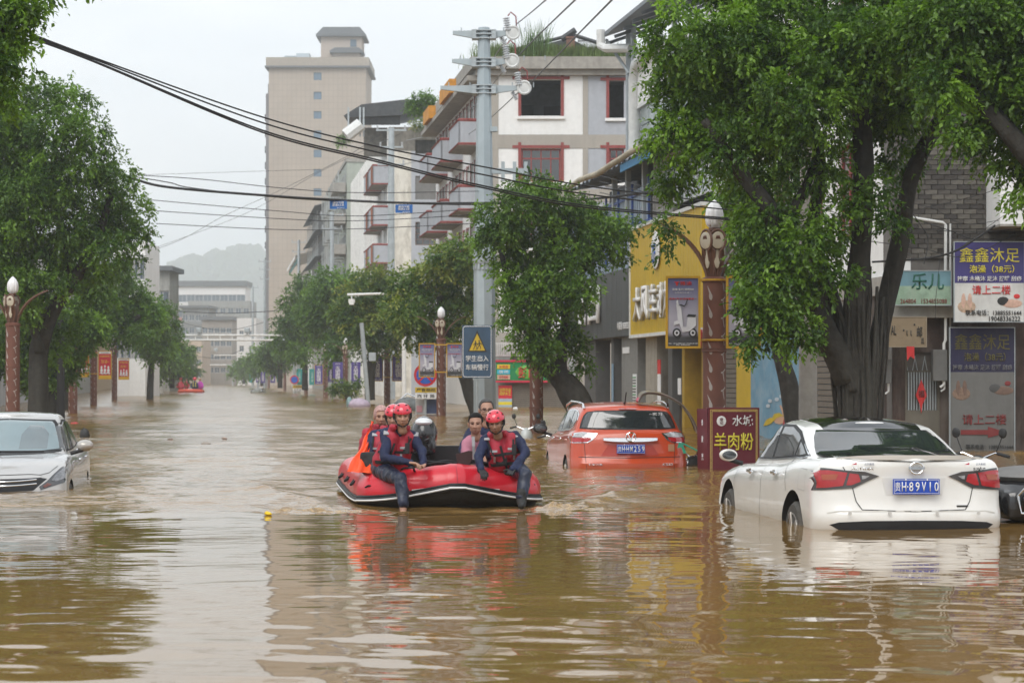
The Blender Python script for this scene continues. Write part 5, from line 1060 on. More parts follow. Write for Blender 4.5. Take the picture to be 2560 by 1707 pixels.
# ------------------------------------------------------------------ lamp posts
PB = mat('terracotta_post', (.155, .062, .042), .65, var=.18, scale=3, stain=.45, scol=(.07, .045, .035), bump=.15, bscale=25); PM = mat('post_motif', (.42, .38, .35), .7, stain=.3)
ARMM = mat('brown_arm', (.14, .068, .045), .5, var=.15)
LENS = mat('lamp_lens', (.52, .46, .36), .25, var=.15); GLOBE = mat('white_globe', (.80, .79, .80), .25, var=.03, coat=.3, sub=.2)
def lamp_post_meshes():
    q = {}
    m = MB(); m.lathe([(.172, -.75), (.172, 2.74), (.19, 2.745), (.19, 2.80), (.15, 2.82), (.05, 2.84)], 24); q['column'] = m.mesh('column', PB, True)
    m = MB(); m.lathe([(.17, -.025), (.186, -.02), (.186, .0), (.182, .01), (.186, .02), (.186, .035), (.17, .04)], 24); q['ring'] = m.mesh('ring', PB, True)
    # feather-like motif wrapped on the column (cylindrical)
    def wrap(poly, off=.1745):
        m = MB(); n = len(poly); f = lambda a, z, o: (o * math.sin(a / .172), -o * math.cos(a / .172), z)
        vs = [f(a, z, off) for a, z in poly] + [f(a, z, .168) for a, z in poly]; m.add(vs, [tuple(range(n))] + [(i, i + n, (i + 1) % n + n, (i + 1) % n) for i in range(n)]); return m
    m = wrap([(.0, -.10), (.02, -.11), (.036, -.08), (.035, -.04), (.02, -.01), (.0, .03), (-.045, .11), (-.03, .05), (-.014, .0), (-.018, -.05), (-.012, -.085)]); q['motif'] = m.mesh('motif', PM)
    m = wrap([(.02, -.10), (.03, -.10), (.0, .04), (.05, .07), (.045, .09), (-.045, .035), (-.04, .02), (-.015, .03)]); q['motif2'] = m.mesh('motif', PM)
    # curved arms: two long ones sideways, short fronds front and back with lens panels
    def arm(long):
        m = MB(); k = 14; pts = []
        for i in range(k + 1):
            t = i / k
            if long: x = .10 + .04 * math.sin(t * 3.0) + .78 * t ** 1.9; z = 2.82 + .30 * t + .52 * math.sin(t * 1.45)
            else: x = .08 + .14 * t ** 1.5; z = 2.82 + .62 * t
            pts.append((x, 0, z))
        w0 = .035
        vs = []; 
        for i, p in enumerate(pts):
            t = i / k; ww = .05 * (1 - .55 * t) + .05 * math.sin(t * 3.14) * (1 if long else 1.6); th = .022
            vs += [(p[0], -ww, p[2]), (p[0], ww, p[2]), (p[0] + th, ww, p[2] - th), (p[0] + th, -ww, p[2] - th)]
        fs = []
        for i in range(k):
            for j in range(4): a = i * 4; fs.append((a + j, a + (j + 1) % 4, a + 4 + (j + 1) % 4, a + 4 + j))
        fs += [(3, 2, 1, 0), tuple(k * 4 + j for j in range(4))]; m.add(vs, fs)
        if not long:      # keyhole loop
            loop = [(.20 + .02 * math.cos(a), .13 * math.cos(a) * .9, 3.36 + .16 * math.sin(a)) for a in np.linspace(-1.2, 4.34, 20)]
            m.tube([(.10, .02, 2.85)] + loop + [(.10, -.02, 2.85)], .02, 6)
        return m.mesh('arm', ARMM, True)
    q['arm'] = arm(True); q['frond'] = arm(False)
    m = MB(); m.ell((.215, 0, 3.36), (.015, .105, .13), 14, 8); m.ell((.17, 0, 3.12), (.015, .05, .18), 12, 6); q['lens'] = m.mesh('lamp_panel', LENS, True)
    m = MB(); m.lathe([(.03, 2.82), (.03, 3.46), (.05, 3.50), (.09, 3.52), (.09, 3.56)], 12); q['stem'] = m.mesh('stem', ARMM, True)
    m = MB(); m.lathe([(.075, 3.56), (.10, 3.60), (.125, 3.68), (.13, 3.76), (.12, 3.83), (.085, 3.90), (.03, 3.96), (.005, 3.98)], 30, lobes=6, lamp=.07); 
    for i in range(6): a = i * math.pi / 3 + .5; m.ell((math.cos(a) * .095, math.sin(a) * .095, 3.72), (.05, .05, .145), 8, 8)
    q['globe'] = m.mesh('globe', GLOBE, True); return q
LP = lamp_post_meshes()
def lamp_post(px, Z, label, first=[None], s=1.0, rot=.2, twin=False):
    x = XZ(px, Z)
    if first[0] is None:
        T = thing('lamp_post', label, 'lamp post', (x, Z, 0), rot, 'terracotta lamp posts along both kerbs')
        put('column', LP['column'], T); [put('ring', LP['ring'], T, (0, 0, z)) for z in (.62, 1.72)]
        for i in range(10):
            put('motif', LP['motif'], T, (0, 0, .15 + i * .27), (0, 0, -.62)); put('motif', LP['motif2'], T, (0, 0, .28 + i * .27), (0, 0, .62))
        for a in (0, math.pi): put('arm', LP['arm'], T, (0, 0, 0), (0, 0, a))
        for a in (-math.pi / 2, math.pi / 2, -math.pi / 2 - .9): o = put('frond', LP['frond'], T, (0, 0, 0), (0, 0, a)); put('lamp_panel', LP['lens'], o)
        put('stem', LP['stem'], T); put('globe', LP['globe'], T); first[0] = T
    else:
        T = copy_tree(first[0]); T.location = (x, Z, 0); T.rotation_euler = (0, 0, rot); T['label'] = label
    T.scale = (s, s, s); return T
posts_r = [(1786, 34.6, 'nearest lamp post on the right, beside the dark red noodle sign', 1.05), (1341, 56, 'lamp post standing left of the red car', 1), (1103, 80, 'lamp post with two small scooter posters in front of the no-stopping sign', 1), (968, 120, 'lamp post with two gold-framed purple optician banners', 1), (864, 142, 'post with frameless purple banners behind the leaning mast', 1), (814, 162, 'post with a purple banner in a thick yellow frame', 1), (765, 198, 'lamp post with teal banners beside the small no-stopping sign', 1), (712, 262, 'distant right-hand post with pale purple banners', 1), (672, 330, 'farthest right-hand post, with a small teal banner', 1)]
posts_l = [(32, 52, 'tall lamp post at the left edge above the silver car', .95), (182, 84, 'lamp post whose top is lost in leaves, beside the black pole', 1), (234, 113, 'lamp post between the first two red posters', 1), (286, 138, 'lamp post between the second and third red posters', 1), (334, 190, 'slim distant post right of the red posters', 1), (366, 240, 'distant left post with a yellow-edged purple banner', 1), (392, 300, 'farthest left post near the small rescue boat', 1)]
for i, (px, Z, l, s) in enumerate(posts_r + posts_l): lamp_post(px, Z, l, s=s, rot=.15 if i < 9 else -.1)
# ------------------------------------------------------------------ banners hung on the posts
GOLD = mat('gold_frame', (.52, .30, .02), .5, var=.1)
def gradient_print(name, top, bot, z0, z1):
    m = mat(name, (.5, .5, .5), .45); t = m.node_tree; b = t.nodes['Principled BSDF']; tcn = t.nodes.new('ShaderNodeTexCoord'); s = t.nodes.new('ShaderNodeSeparateXYZ'); mr = t.nodes.new('ShaderNodeMapRange'); r = t.nodes.new('ShaderNodeValToRGB')
    mr.inputs[1].default_value = z0; mr.inputs[2].default_value = z1; r.color_ramp.elements[0].color = (*bot, 1); r.color_ramp.elements[1].color = (*top, 1); r.color_ramp.elements[0].position = .45
    e = r.color_ramp.elements.new(.18); e.color = (.05, .05, .055, 1); e = r.color_ramp.elements.new(.25); e.color = (*bot, 1)
    t.links.new(tcn.outputs['Object'], s.inputs[0]); t.links.new(s.outputs['Z'], mr.inputs[0]); t.links.new(mr.outputs[0], r.inputs[0]); t.links.new(r.outputs[0], b.inputs['Base Color']); return m
DUSK = gradient_print('poster_dusk_sky', (.04, .055, .22), (.42, .40, .47), -.55, .55)
def scooter_print(parent, w, h, flip=1, k=1):
    # printed scooter in a unit frame: x -0.5..0.5 , z -0.5..0.5
    K = MB(); X = lambda u: u * w; Zs = lambda v: v * h; body = mat('print_scooter_white', (.62, .62, .65), .5); dk = TXT_K
    def pr(poly, mm, y, nm): b = MB(); b.prism([(X(a), Zs(c)) for a, c in poly], y - .004, y); b.build(nm, mm, parent)
    for cx in (-.20, .30):
        for r0, mm, y in ((.115, dk, -.030), (.07, body, -.036), (.035, dk, -.042)):
            pr([(cx + r0 * math.cos(a) * 1.15, -.31 + r0 * .62 * math.sin(a) * 1.0) for a in np.linspace(0, 2 * math.pi, 17)[:-1]], mm, y, 'printed_wheel')
    pr([(-.30, -.20), (-.12, -.17), (-.02, -.30), (.22, -.28), (.40, -.20), (.40, -.06), (.14, -.08), (.10, -.22), (.0, -.22), (-.06, .06), (-.14, .13), (-.22, .11), (-.19, .0), (-.17, -.12), (-.28, -.14)], body, -.034, 'printed_body')
    pr([(.10, -.07), (.16, -.03), (.40, -.04), (.38, -.075)], dk, -.040, 'printed_seat')
    pr([(-.16, .10), (-.06, .12), (.02, .10), (.10, .13), (.11, .12), (.03, .08), (-.08, .10)], dk, -.040, 'printed_handlebar'); pr([(.06, .12), (.13, .20), (.15, .19), (.09, .12)], dk, -.040, 'printed_mirror'); pr([(-.2, .10), (-.22, .16), (-.17, .19), (-.15, .13)], body, -.040, 'printed_mirror')
def banner(px0, px1, y0, y1, Z, label, kind, frame=GOLD, group='advertising banners hung on the lamp posts', detail=True):
    c = P((px0 + px1) / 2, (y0 + y1) / 2, Z); W = (px1 - px0) / F * Z; H = (y1 - y0) / F * Z; T = thing('banner', label, 'banner', c, 0, group); f = .035 if frame else 0
    mm = {'scooter': DUSK, 'purple': mat('banner_purple', (.075, .05, .25), .5, stain=.15), 'teal': mat('banner_teal', (.03, .28, .27), .5), 'red': mat('banner_red', (.55, .025, .05), .5, var=.05)}[kind]
    m = MB()
    if kind == 'scooter':
        m.bb(-.5, .5, -.012, .012, -.5, .5); p = m.build('panel', mm, T); p.scale = (W - .02, 1, H - .02)
    else: m.bb(-W / 2 + f / 2, W / 2 - f / 2, -.012, .012, -H / 2 + f / 2, H / 2 - f / 2); m.build('panel', mm, T)
    if frame:
        m = MB(); m.bb(-W / 2, -W / 2 + f, -.03, .03, -H / 2, H / 2); m.bb(W / 2 - f, W / 2, -.03, .03, -H / 2, H / 2); m.bb(-W / 2 + f, W / 2 - f, -.03, .03, H / 2 - f, H / 2); m.bb(-W / 2 + f, W / 2 - f, -.03, .03, -H / 2, -H / 2 + f); m.build('frame', frame, T)
    if kind == 'scooter':
        scooter_print(T, W * .92, H * .92)
        text(T, '雅迪', .08 * W, -.02, H * .40, W * .34, H * .055, TXT_R, .06); text(T, '高端 爱玛 骑程580', 0, -.02, H * .315, W * .62, H * .03, TXT_W, .02); text(T, '全球电动车第一', 0, -.02, H * .27, W * .5, H * .016, TXT_W); text(T, '连续7年全球销量第一', 0, -.02, H * .185, W * .8, H * .028, TXT_R, .03)
        m = MB(); m.prism([(-.26 * W, H * .42), (-.10 * W, H * .42), (-.15 * W, H * .40), (-.16 * W, H * .365), (-.2 * W, H * .365), (-.21 * W, H * .40)], -.024, -.018); m.build('printed_emblem', TXT_R, T)
        text(T, '地址：钟山区凉都大道二中往新客车站旁\n电话：0858-8226481', 0, -.02, -H * .44, W * .84, H * .035, TXT_W)
    elif kind == 'purple':
        if detail:
            text(T, '天\n明\n眼\n镜', 0, -.02, -H * .02, W * .48, H * .66, TXT_W, .035, line=.85); text(T, '天明小区', 0, -.02, -H * .43, W * .72, H * .05, TXT_W, .03)
        else: text(T, '天\n明\n眼\n镜', 0, -.02, -H * .02, W * .5, H * .66, TXT_W, .03, line=.85)
        for dx in (-.12, .12): m = MB(); m.tube([(dx * W + .10 * W * math.cos(a), -.018, H * .42 + .025 * H * math.sin(a)) for a in np.linspace(0, 6.28, 13)], .008, 4); m.build('printed_spectacles', TXT_W, T)
    elif kind == 'teal': text(T, '小\n天\n鹅\n门\n窗', 0, -.02, 0, W * .3, H * .62, mat('print_pale_teal', (.55, .7, .65)), .02, line=.85)
    elif kind == 'red':
        m = MB(); m.bb(-W / 2 + f, W / 2 - f, -.018, -.013, -H / 2 + f, -H * .36); m.build('printed_band', mat('print_gold', (.7, .42, .03)), T); m = MB(); m.bb(-W / 2 + f, W / 2 - f, -.018, -.013, H * .40, H / 2 - f); m.build('printed_band', TXT_W, T)
        text(T, '中国体彩', 0, -.022, H * .31, W * .74, H * .07, mat('print_gold2', (.75, .5, .05)), .03); text(T, '六盘水体彩', 0, -.024, H * .43, W * .6, H * .03, TXT_K, .01)
        text(T, '加油~', 0, -.022, H * .13, W * .6, H * .13, mat('print_gold2', (.75, .5, .05)), .0)
        for dx in (-.26, 0, .26):
            m = MB(); m.ell((dx * W, -.018, -H * .08 + (.03 * H if dx == 0 else 0)), (.07 * W, .006, .05 * H), 10, 6); m.ell((dx * W, -.018, -H * .19), (.10 * W, .006, .07 * H), 10, 6); m.build('printed_figure', TXT_W, T)
        text(T, '~~~', 0, -.022, -H * .29, W * .78, H * .09, TXT_W, .05)
    return T
banner(1664, 1751, 690, 871, 34.2, 'bright scooter poster in a gold frame left of the nearest lamp post', 'scooter'); banner(1815, 1902, 690, 871, 34.4, 'scooter poster half hidden by leaves right of the nearest lamp post', 'scooter')
banner(1047, 1088, 858, 943, 79.6, 'small scooter poster overlapping the no-stopping disc', 'scooter'); banner(1116, 1157, 858, 943, 79.6, 'small scooter poster touching the blue school warning sign', 'scooter')
banner(926, 958, 888, 953, 119.5, 'purple optician banner nearest the leaning mast, in a gold frame', 'purple'); banner(980, 1012, 888, 953, 119.5, 'purple optician banner right of its post, in a gold frame', 'purple')
banner(832, 857, 905, 960, 141.5, 'unframed purple banner left of the post by the leaning mast', 'purple', None); banner(878, 901, 905, 958, 141.5, 'shaded unframed purple banner right of the post by the leaning mast', 'purple', None)
banner(786, 808, 911, 962, 161.5, 'purple banner on a thick yellow board', 'purple', GOLD); banner(820, 834, 915, 955, 162.5, 'narrow purple strip banner right of the yellow-board post', 'purple', None)
banner(741, 757, 922, 962, 197.5, 'bright teal banner over the small no-stopping disc', 'teal', None); banner(773, 788, 922, 962, 197.5, 'teal banner right of its post, next to the yellow-board banner', 'teal', None)
banner(692, 705, 922, 955, 240, 'teal banner alone under the trees in the middle of the right row', 'teal', None); banner(676, 688, 929, 957, 261, 'pale purple banner left of the teal one in the far right row', 'purple', None, detail=False); banner(652, 663, 929, 957, 290, 'pale purple banner in the far right row, second from the end', 'purple', None, detail=False); banner(623, 631, 933, 956, 329, 'tiny teal banner at the far end of the right row', 'teal', None); banner(640, 648, 930, 956, 329, 'tiny purple banner between two teal ones at the far end', 'purple', None, detail=False)
banner(200, 223, 877, 943, 112.5, 'red sports-lottery poster left of its post, its edge behind leaves', 'red'); banner(246, 279, 877, 948, 112.5, 'largest complete red sports-lottery poster', 'red'); banner(296, 323, 896, 949, 137.5, 'smaller red sports-lottery poster farthest right of the three', 'red')
banner(341, 353, 910, 951, 189, 'purple banner just right of the slim distant left post', 'purple', None, detail=False); banner(358, 370, 914, 950, 239, 'purple banner with a yellow edge in the far left row', 'purple', None, detail=False); banner(376, 386, 918, 947, 270, 'pale purple banner between two others in the far left row', 'purple', None, detail=False); banner(405, 413, 925, 950, 299, 'tiny teal banner at the far end of the left row', 'teal', None)
m = MB()
for pz, X_, zs in ((34.5, (1740, 1826), (ZH(700, 34.5), ZH(850, 34.5))),):
    for z in zs: m.bb(XZ(X_[0], pz), XZ(X_[1], pz), pz + .02, pz + .05, z - .02, z + .02); m.tube([(XZ(1786, pz) + .2 * math.cos(a), pz + .1 + .2 * math.sin(a), z) for a in np.linspace(0, 6.28, 17)], .018, 5)
tag(m.build('banner_bracket', GOLD), 'yellow brackets clamped to the nearest lamp post', 'bracket')
for Z_, pxs, zs, lab in ((79.7, (1086, 1118), (862, 930), 'yellow brackets on the post with two small scooter posters'), (119.6, (956, 982), (894, 943), 'yellow brackets between the two gold-framed optician banners'), (112.6, (222, 247), (882, 934), 'yellow brackets between the first two red lottery posters')):
    m = MB()
    for y in zs: m.bb(XZ(pxs[0], Z_), XZ(pxs[1], Z_), Z_ - .22, Z_ - .18, ZH(y, Z_) - .02, ZH(y, Z_) + .02)
    tag(m.build('banner_bracket', GOLD), lab, 'bracket')
# ------------------------------------------------------------------ signs
def board(px0, px1, y0, y1, Z, mm, parent, name='panel', th=.03, y=0):
    m = MB(); c = parent.location; m.bb(XZ(px0, Z) - c.x, XZ(px1, Z) - c.x, y - th, y, ZH(y1, Z), ZH(y0, Z)); return m.build(name, mm, parent)
def rounded(w, h, r, n=6):
    out = []
    for cx, cz, a0 in ((w / 2 - r, h / 2 - r, 0), (-w / 2 + r, h / 2 - r, 90), (-w / 2 + r, -h / 2 + r, 180), (w / 2 - r, -h / 2 + r, 270)):
        out += [(cx + r * math.cos(R(a0 + 90 * i / n)), cz + r * math.sin(R(a0 + 90 * i / n))) for i in range(n + 1)]
    return out
Z = 76.; SB = mat('road_sign_blue', (.04, .085, .15), .5, var=.15, scale=2, stain=.35, scol=(.03, .04, .05))
S = thing('road_sign', 'blue school crossing warning sign with a yellow triangle and two running children', 'road sign', (XZ(1193, Z), Z, 0)); w_, h_ = 76 / F * Z, 132 / F * Z; zc = ZH(879, Z)
m = MB(); m.prism([(a, b + zc) for a, b in rounded(w_, h_, .05)], -.03, 0); m.build('panel', SB, S)
m = MB(); ring = rounded(w_ - .08, h_ - .08, .08); m.tube([(a, -.035, b + zc) for a, b in ring + [ring[0]]], .012, 4); m.build('border', TXT_W, S)
t0 = ZH(825, Z); t1 = ZH(879, Z); xw = 24 / F * Z
m = MB(); m.prism([(0, t0), (-xw, t1), (xw, t1)], -.045, -.031); m.build('triangle_border', TXT_K, S); m = MB(); m.prism([(0, t0 - .12), (-xw * .82, t1 + .04), (xw * .82, t1 + .04)], -.055, -.046); m.build('triangle', mat('sign_amber', (.62, .42, .02), .5), S)
for dx, sc_ in ((-.06, 1), (.07, 1.08)):
    m = MB(); b = t1 + .08
    m.ell((dx, -.060, b + .27 * sc_), (.025, .006, .03), 10, 6); m.prism([(dx - .02, b + .24 * sc_), (dx + .03, b + .23 * sc_), (dx + .03, b + .13), (dx - .01, b + .12)], -.064, -.056)
    for q in (((dx, b + .13), (dx - .05, b + .05), (dx - .07, b)), ((dx + .02, b + .13), (dx + .05, b + .07), (dx + .03, b)), ((dx - .01, b + .22), (dx - .06, b + .17), (dx - .04, b + .13)), ((dx + .03, b + .22), (dx + .07, b + .17), (dx + .09, b + .2))): m.tube([(a, -.06, c) for a, c in q], .011, 4)
    m.build('running_child', TXT_K, S)
for s_, py in (('学生出入', 896), ('车辆慢行', 918)): text(S, s_, 0, -.036, ZH(py, Z), 57 / F * Z, 15 / F * Z, TXT_W, .02)
m = MB(); m.tube([(0, .03, -.75), (0, .03, ZH(815, Z))], .035, 10); m.build('pole', M['steel'], S)
Z = 83.; S = thing('road_sign', 'round red and blue no-stopping sign above a yellow plate and a white street-name plate', 'road sign', (XZ(1065, Z), Z, 0))
r_ = 29 / F * Z; zc = ZH(937, Z); m = MB(); m.lathe([(r_, 0), (r_, .02)], 36); NR = mat('sign_rim_red', (.58, .025, .04), .45); m.build('disc', NR, S, loc=(-.02, 0, zc), rot=(R(90), 0, 0))
m = MB(); m.lathe([(r_ * .78, 0), (r_ * .78, .01)], 32); m.build('disc_centre', mat('sign_blue', (.02, .11, .50), .45), S, loc=(-.02, -.021, zc), rot=(R(90), 0, 0))
for a in (.785, -.785): m = MB(); m.box((-.02, -.036 - (.003 if a > 0 else 0), zc), (r_ * 1.55, .006, r_ * .15), ry=a); m.build('cross_bar', NR, S)
board(1038, 1091, 968, 981, Z, mat('sign_amber', (.62, .42, .02)), S, 'yellow_plate', y=-.03); text(S, '严管路段', 0, -.066, ZH(974.5, Z), 48 / F * Z, 9 / F * Z, TXT_K, .03)
board(1038, 1091, 983, 996, Z, whitep if 'whitep' in globals() else TXT_W, S, 'white_plate', y=-.03); text(S, '西 环 路', 0, -.066, ZH(989.5, Z), 44 / F * Z, 9 / F * Z, TXT_K, .02)
m = MB(); m.tube([(-.02, .03, -.75), (-.02, .03, zc)], .04, 8); m.build('pole', M['steel'], S)
N1 = thing('notice_board', 'grey notice board with a red-framed notice standing in the water under the street-name plate', 'notice board', (XZ(1052, Z), Z + .3, 0)); board(1038, 1066, 998, 1036, Z, mat('notice_grey', (.42, .42, .42), .6), N1); board(1041, 1055, 1014, 1030, Z, mat('notice_pink', (.5, .25, .28)), N1, 'notice', y=-.035); board(1066, 1092, 998, 1034, Z, mat('notice_navy', (.05, .07, .15)), N1, 'blue_panel')
Z = 197.; S = thing('road_sign', 'small distant no-stopping sign left of the bright teal banner', 'road sign', (XZ(736, Z), Z, 0)); r_ = 11 / F * Z; zc = ZH(949, Z)
m = MB(); m.lathe([(r_, 0), (r_, .03)], 24); m.build('disc', NR, S, loc=(0, 0, zc), rot=(R(90), 0, 0)); m = MB(); m.lathe([(r_ * .75, 0), (r_ * .75, .01)], 24); m.build('disc_centre', mat('sign_blue', (.02, .11, .50)), S, loc=(0, -.031, zc), rot=(R(90), 0, 0)); board(732, 756, 963, 970, Z, mat('sign_amber', (.6, .4, .02)), S, 'yellow_plate'); board(732, 756, 971, 977, Z, TXT_W, S, 'white_plate')
text(S, '严管路段', XZ(744, Z) - S.location.x, -.05, ZH(966.5, Z), .7, .18, TXT_K, .02); text(S, '西 环 路', XZ(744, Z) - S.location.x, -.05, ZH(974, Z), .65, .16, TXT_K, .02)
m = MB(); m.tube([(.2, .05, -.75), (.2, .05, zc)], .06, 8); m.build('pole', M['steel'], S)
# the dark red noodle-shop box sign
Z = 33.4; S = thing('shop_sign', 'dark red box sign with gold border beside the nearest lamp post', 'shop sign', (XZ(1834, Z), Z, 0)); sc = Z / F; MR = mat('sign_maroon', (.13, .010, .022), .5, var=.1, stain=.2)
m = MB(); m.bb(-64 * sc, 64 * sc, -.03, .35, -.3, ZH(1019, Z)); m.build('panel', MR, S)
m = MB(); m.add([(-64 * sc, -.03, -.3), (-66 * sc, -.03, ZH(1021, Z)), (-(66 + 17) * sc, .62, ZH(1023, Z)), (-(64 + 17) * sc, .62, -.3), (-63 * sc, .02, -.3), (-63 * sc, .02, ZH(1021, Z)), (-(64 + 13) * sc, .62, ZH(1023, Z)), (-(61 + 13) * sc, .62, -.3)], [(0, 1, 2, 3), (4, 7, 6, 5), (0, 3, 7, 4), (1, 5, 6, 2), (2, 6, 7, 3), (0, 4, 5, 1)]); m.build('side_panel', MR, S)
m = MB()
for y0, y1, x0, x1 in ((1023, 1024.5, -59, 59), (1027, 1028.5, -55, 55)): m.bb(x0 * sc, x1 * sc, -.036, -.031, ZH(y1, Z), ZH(y0, Z))
for xx in (-59, -55, 55, 58): m.bb(xx * sc, (xx + 1.3) * sc, -.036, -.031, -.2, ZH(1023, Z))
for i in range(38): m.bb((-58 + i * 3.1) * sc, (-57 + i * 3.1) * sc, -.037, -.031, ZH(1027, Z), ZH(1024.5, Z))
for i in range(46): m.bb(-58 * sc, -55.5 * sc, -.037, -.031, ZH(1030 + i * 3.1, Z), ZH(1031 + i * 3.1, Z)); m.bb(56 * sc, 58 * sc, -.037, -.031, ZH(1030 + i * 3.1, Z), ZH(1031 + i * 3.1, Z))
tag(m.build('gold_border', mat('print_gold3', (.55, .4, .12)), S), kind='stuff')
text(S, '水城', 22 * sc, -.045, ZH(1051, Z), 52 * sc, 27 * sc, TXT_W, .02); text(S, '羊肉粉', 0, -.045, ZH(1103, Z), 98 * sc, 44 * sc, TXT_Y, .03)
m = MB(); m.ell((-31 * sc, -.035, ZH(1052, Z)), (12 * sc, .006, 13 * sc), 20, 6); o = m.build('round_emblem', TXT_W, S); text(o, '申\n记', -31 * sc, -.048, ZH(1052, Z), 9 * sc, 17 * sc, MR, .02, line=.9)
for c_, py in (('欢', 1057), ('迎', 1098), ('光', 1143)): text(S, c_, -74.5 * sc, .27, ZH(py, Z), 9 * sc, 17 * sc, TXT_W, .03, rot=(0, 0, R(-62)))
# leaning camera mast, speed camera arm
Z = 110.; S = thing('leaning_mast', 'thin pale mast leaning left with a grey box on it', 'mast', (XZ(924, Z), Z, 0)); m = MB(); m.tube([(0, 0, -.75), (XZ(904, Z) - S.location.x, 0, ZH(807, Z))], .11, 8); m.build('pole', M['steel'], S); m = MB(); m.box((XZ(926, Z) - S.location.x + .1, 0, ZH(892, Z)), (.35, .3, .42), bev=.02); m.build('box', M['steel'], S)
m = MB(); m.tube([(.0, 0, -.75), (.02, 0, .2)], .16, 8)
Z = 100.; S = thing('camera_arm', 'horizontal white traffic camera arm reaching out of the trees', 'camera arm', (XZ(1010, Z), Z, 0)); m = MB(); m.tube([(XZ(868, Z) - S.location.x, 0, ZH(736.5, Z)), (0, 0, ZH(733, Z))], .055, 8); m.tube([(0, 0, ZH(733, Z)), (0, 0, -.75)], .10, 8); m.build('arm', M['white'], S)
m = MB(); xx = XZ(879, Z) - S.location.x; m.bb(xx - .12, xx + .14, -.3, .3, ZH(757, Z), ZH(748, Z)); m.tube([(xx, 0, ZH(748, Z)), (xx, 0, ZH(738, Z))], .03, 6); m.bb(xx - .09, xx + .11, -.32, .1, ZH(762, Z), ZH(757, Z)); m.build('traffic_camera', M['white'], S)
# road gantry and further mast arms
def gantry(px0, px1, y0, y1, Z, label, n, cam_px=None, leg=True, r0=.09):
    S = thing('road_gantry', label, 'gantry', (XZ(px0, Z), Z, 0)); W = XZ(px1, Z) - XZ(px0, Z); z0, z1 = ZH(y1, Z), ZH(y0, Z); m = MB(); m.tube([(0, 0, z0), (W, 0, z0)], r0, 8)
    if n: m.tube([(0, 0, z1), (W, 0, z1)], r0, 8); [m.tube([(W * i / n, 0, z0), (W * i / n, 0, z1)], r0 * .7, 6) for i in range(n + 1)]
    m.build('beam', M['white'], S)
    if leg: m = MB(); m.tube([(W + 1.2, 0, -.7), (W + 1.2, 0, z1)], r0 * 1.6, 8); m.tube([(W, 0, z0), (W + 1.2, 0, z0)], r0, 6); m.build('leg', M['steel'], S)
    for q in (cam_px or []): m = MB(); xx = XZ(q, Z) - XZ(px0, Z); m.box((xx, 0, z1 + .45), (.5, .6, .5), bev=.08); m.tube([(xx, 0, z1), (xx, 0, z1 + .3)], .06, 6); m.build('traffic_camera', M['steel'], S)
gantry(427, 704, 838, 850, 205, 'long white lattice gantry spanning the flooded street', 9, [618, 498]); gantry(535, 625, 882, 888, 330, 'white camera arm below the long gantry', 0, [540]); gantry(525, 566, 908, 912, 420, 'smallest white arm far down the street', 0)
Z = 205; S = thing('gantry_leg', 'pale post carrying the left end of the long gantry', 'post', (XZ(404, Z), Z, 0)); m = MB(); m.tube([(0, 0, -.7), (0, 0, ZH(847, Z))], .15, 8); m.tube([(0, 0, ZH(848, Z)), (XZ(430, Z) - XZ(404, Z), 0, ZH(849, Z))], .1, 6); m.build('pole', M['white'], S)
# ------------------------------------------------------------------ power poles
def insulator(parent, x, y, z, s=1, tilt=0.):
    m = MB(); pr = []
    for i in range(6): pr += [(.05 * s, i * .07 * s), (.11 * s, i * .07 * s + .02 * s), (.11 * s, i * .07 * s + .035 * s), (.05 * s, i * .07 * s + .055 * s)]
    m.lathe(pr, 12); m.build('insulator', mat('porcelain', (.62, .64, .66), .25), parent, True, (x, y, z), (0, tilt, 0))
Z = 78.; x0 = XZ(1212, Z); S = thing('power_pole', 'tall tapered steel power pole with three pairs of cross arms', 'power pole', (x0, Z, 0)); H = ZH(70, Z); zf = ZH(652, Z)
ST = mat('pole_paint_blue_grey', (.38, .44, .47), .5, .25, var=.12, scale=.8, stain=.45, scol=(.52, .53, .52), stretch=.05)
m = MB(); m.tube([(0, 0, -.75), (-.02, 0, zf)], [.40, .375], 8); m.build('lower_shaft', ST, S); m = MB(); m.tube([(-.02, 0, zf + .12), (-.03, 0, H - .15), (-.03, 0, H)], [.365, .21, .20], 8); m.build('upper_shaft', ST, S)
m = MB(); m.lathe([(.40, zf - .12), (.42, zf - .1), (.44, zf + .0), (.44, zf + .05), (.40, zf + .1)], 20); 
for i in range(18): a = i * math.pi / 9; m.box((.41 * math.cos(a), .41 * math.sin(a), zf + .16), (.05, .05, .16)); m.box((.40 * math.cos(a), .40 * math.sin(a), zf - .22), (.03, .08, .2), rz=a)
m.build('flange', M['steel'], S)
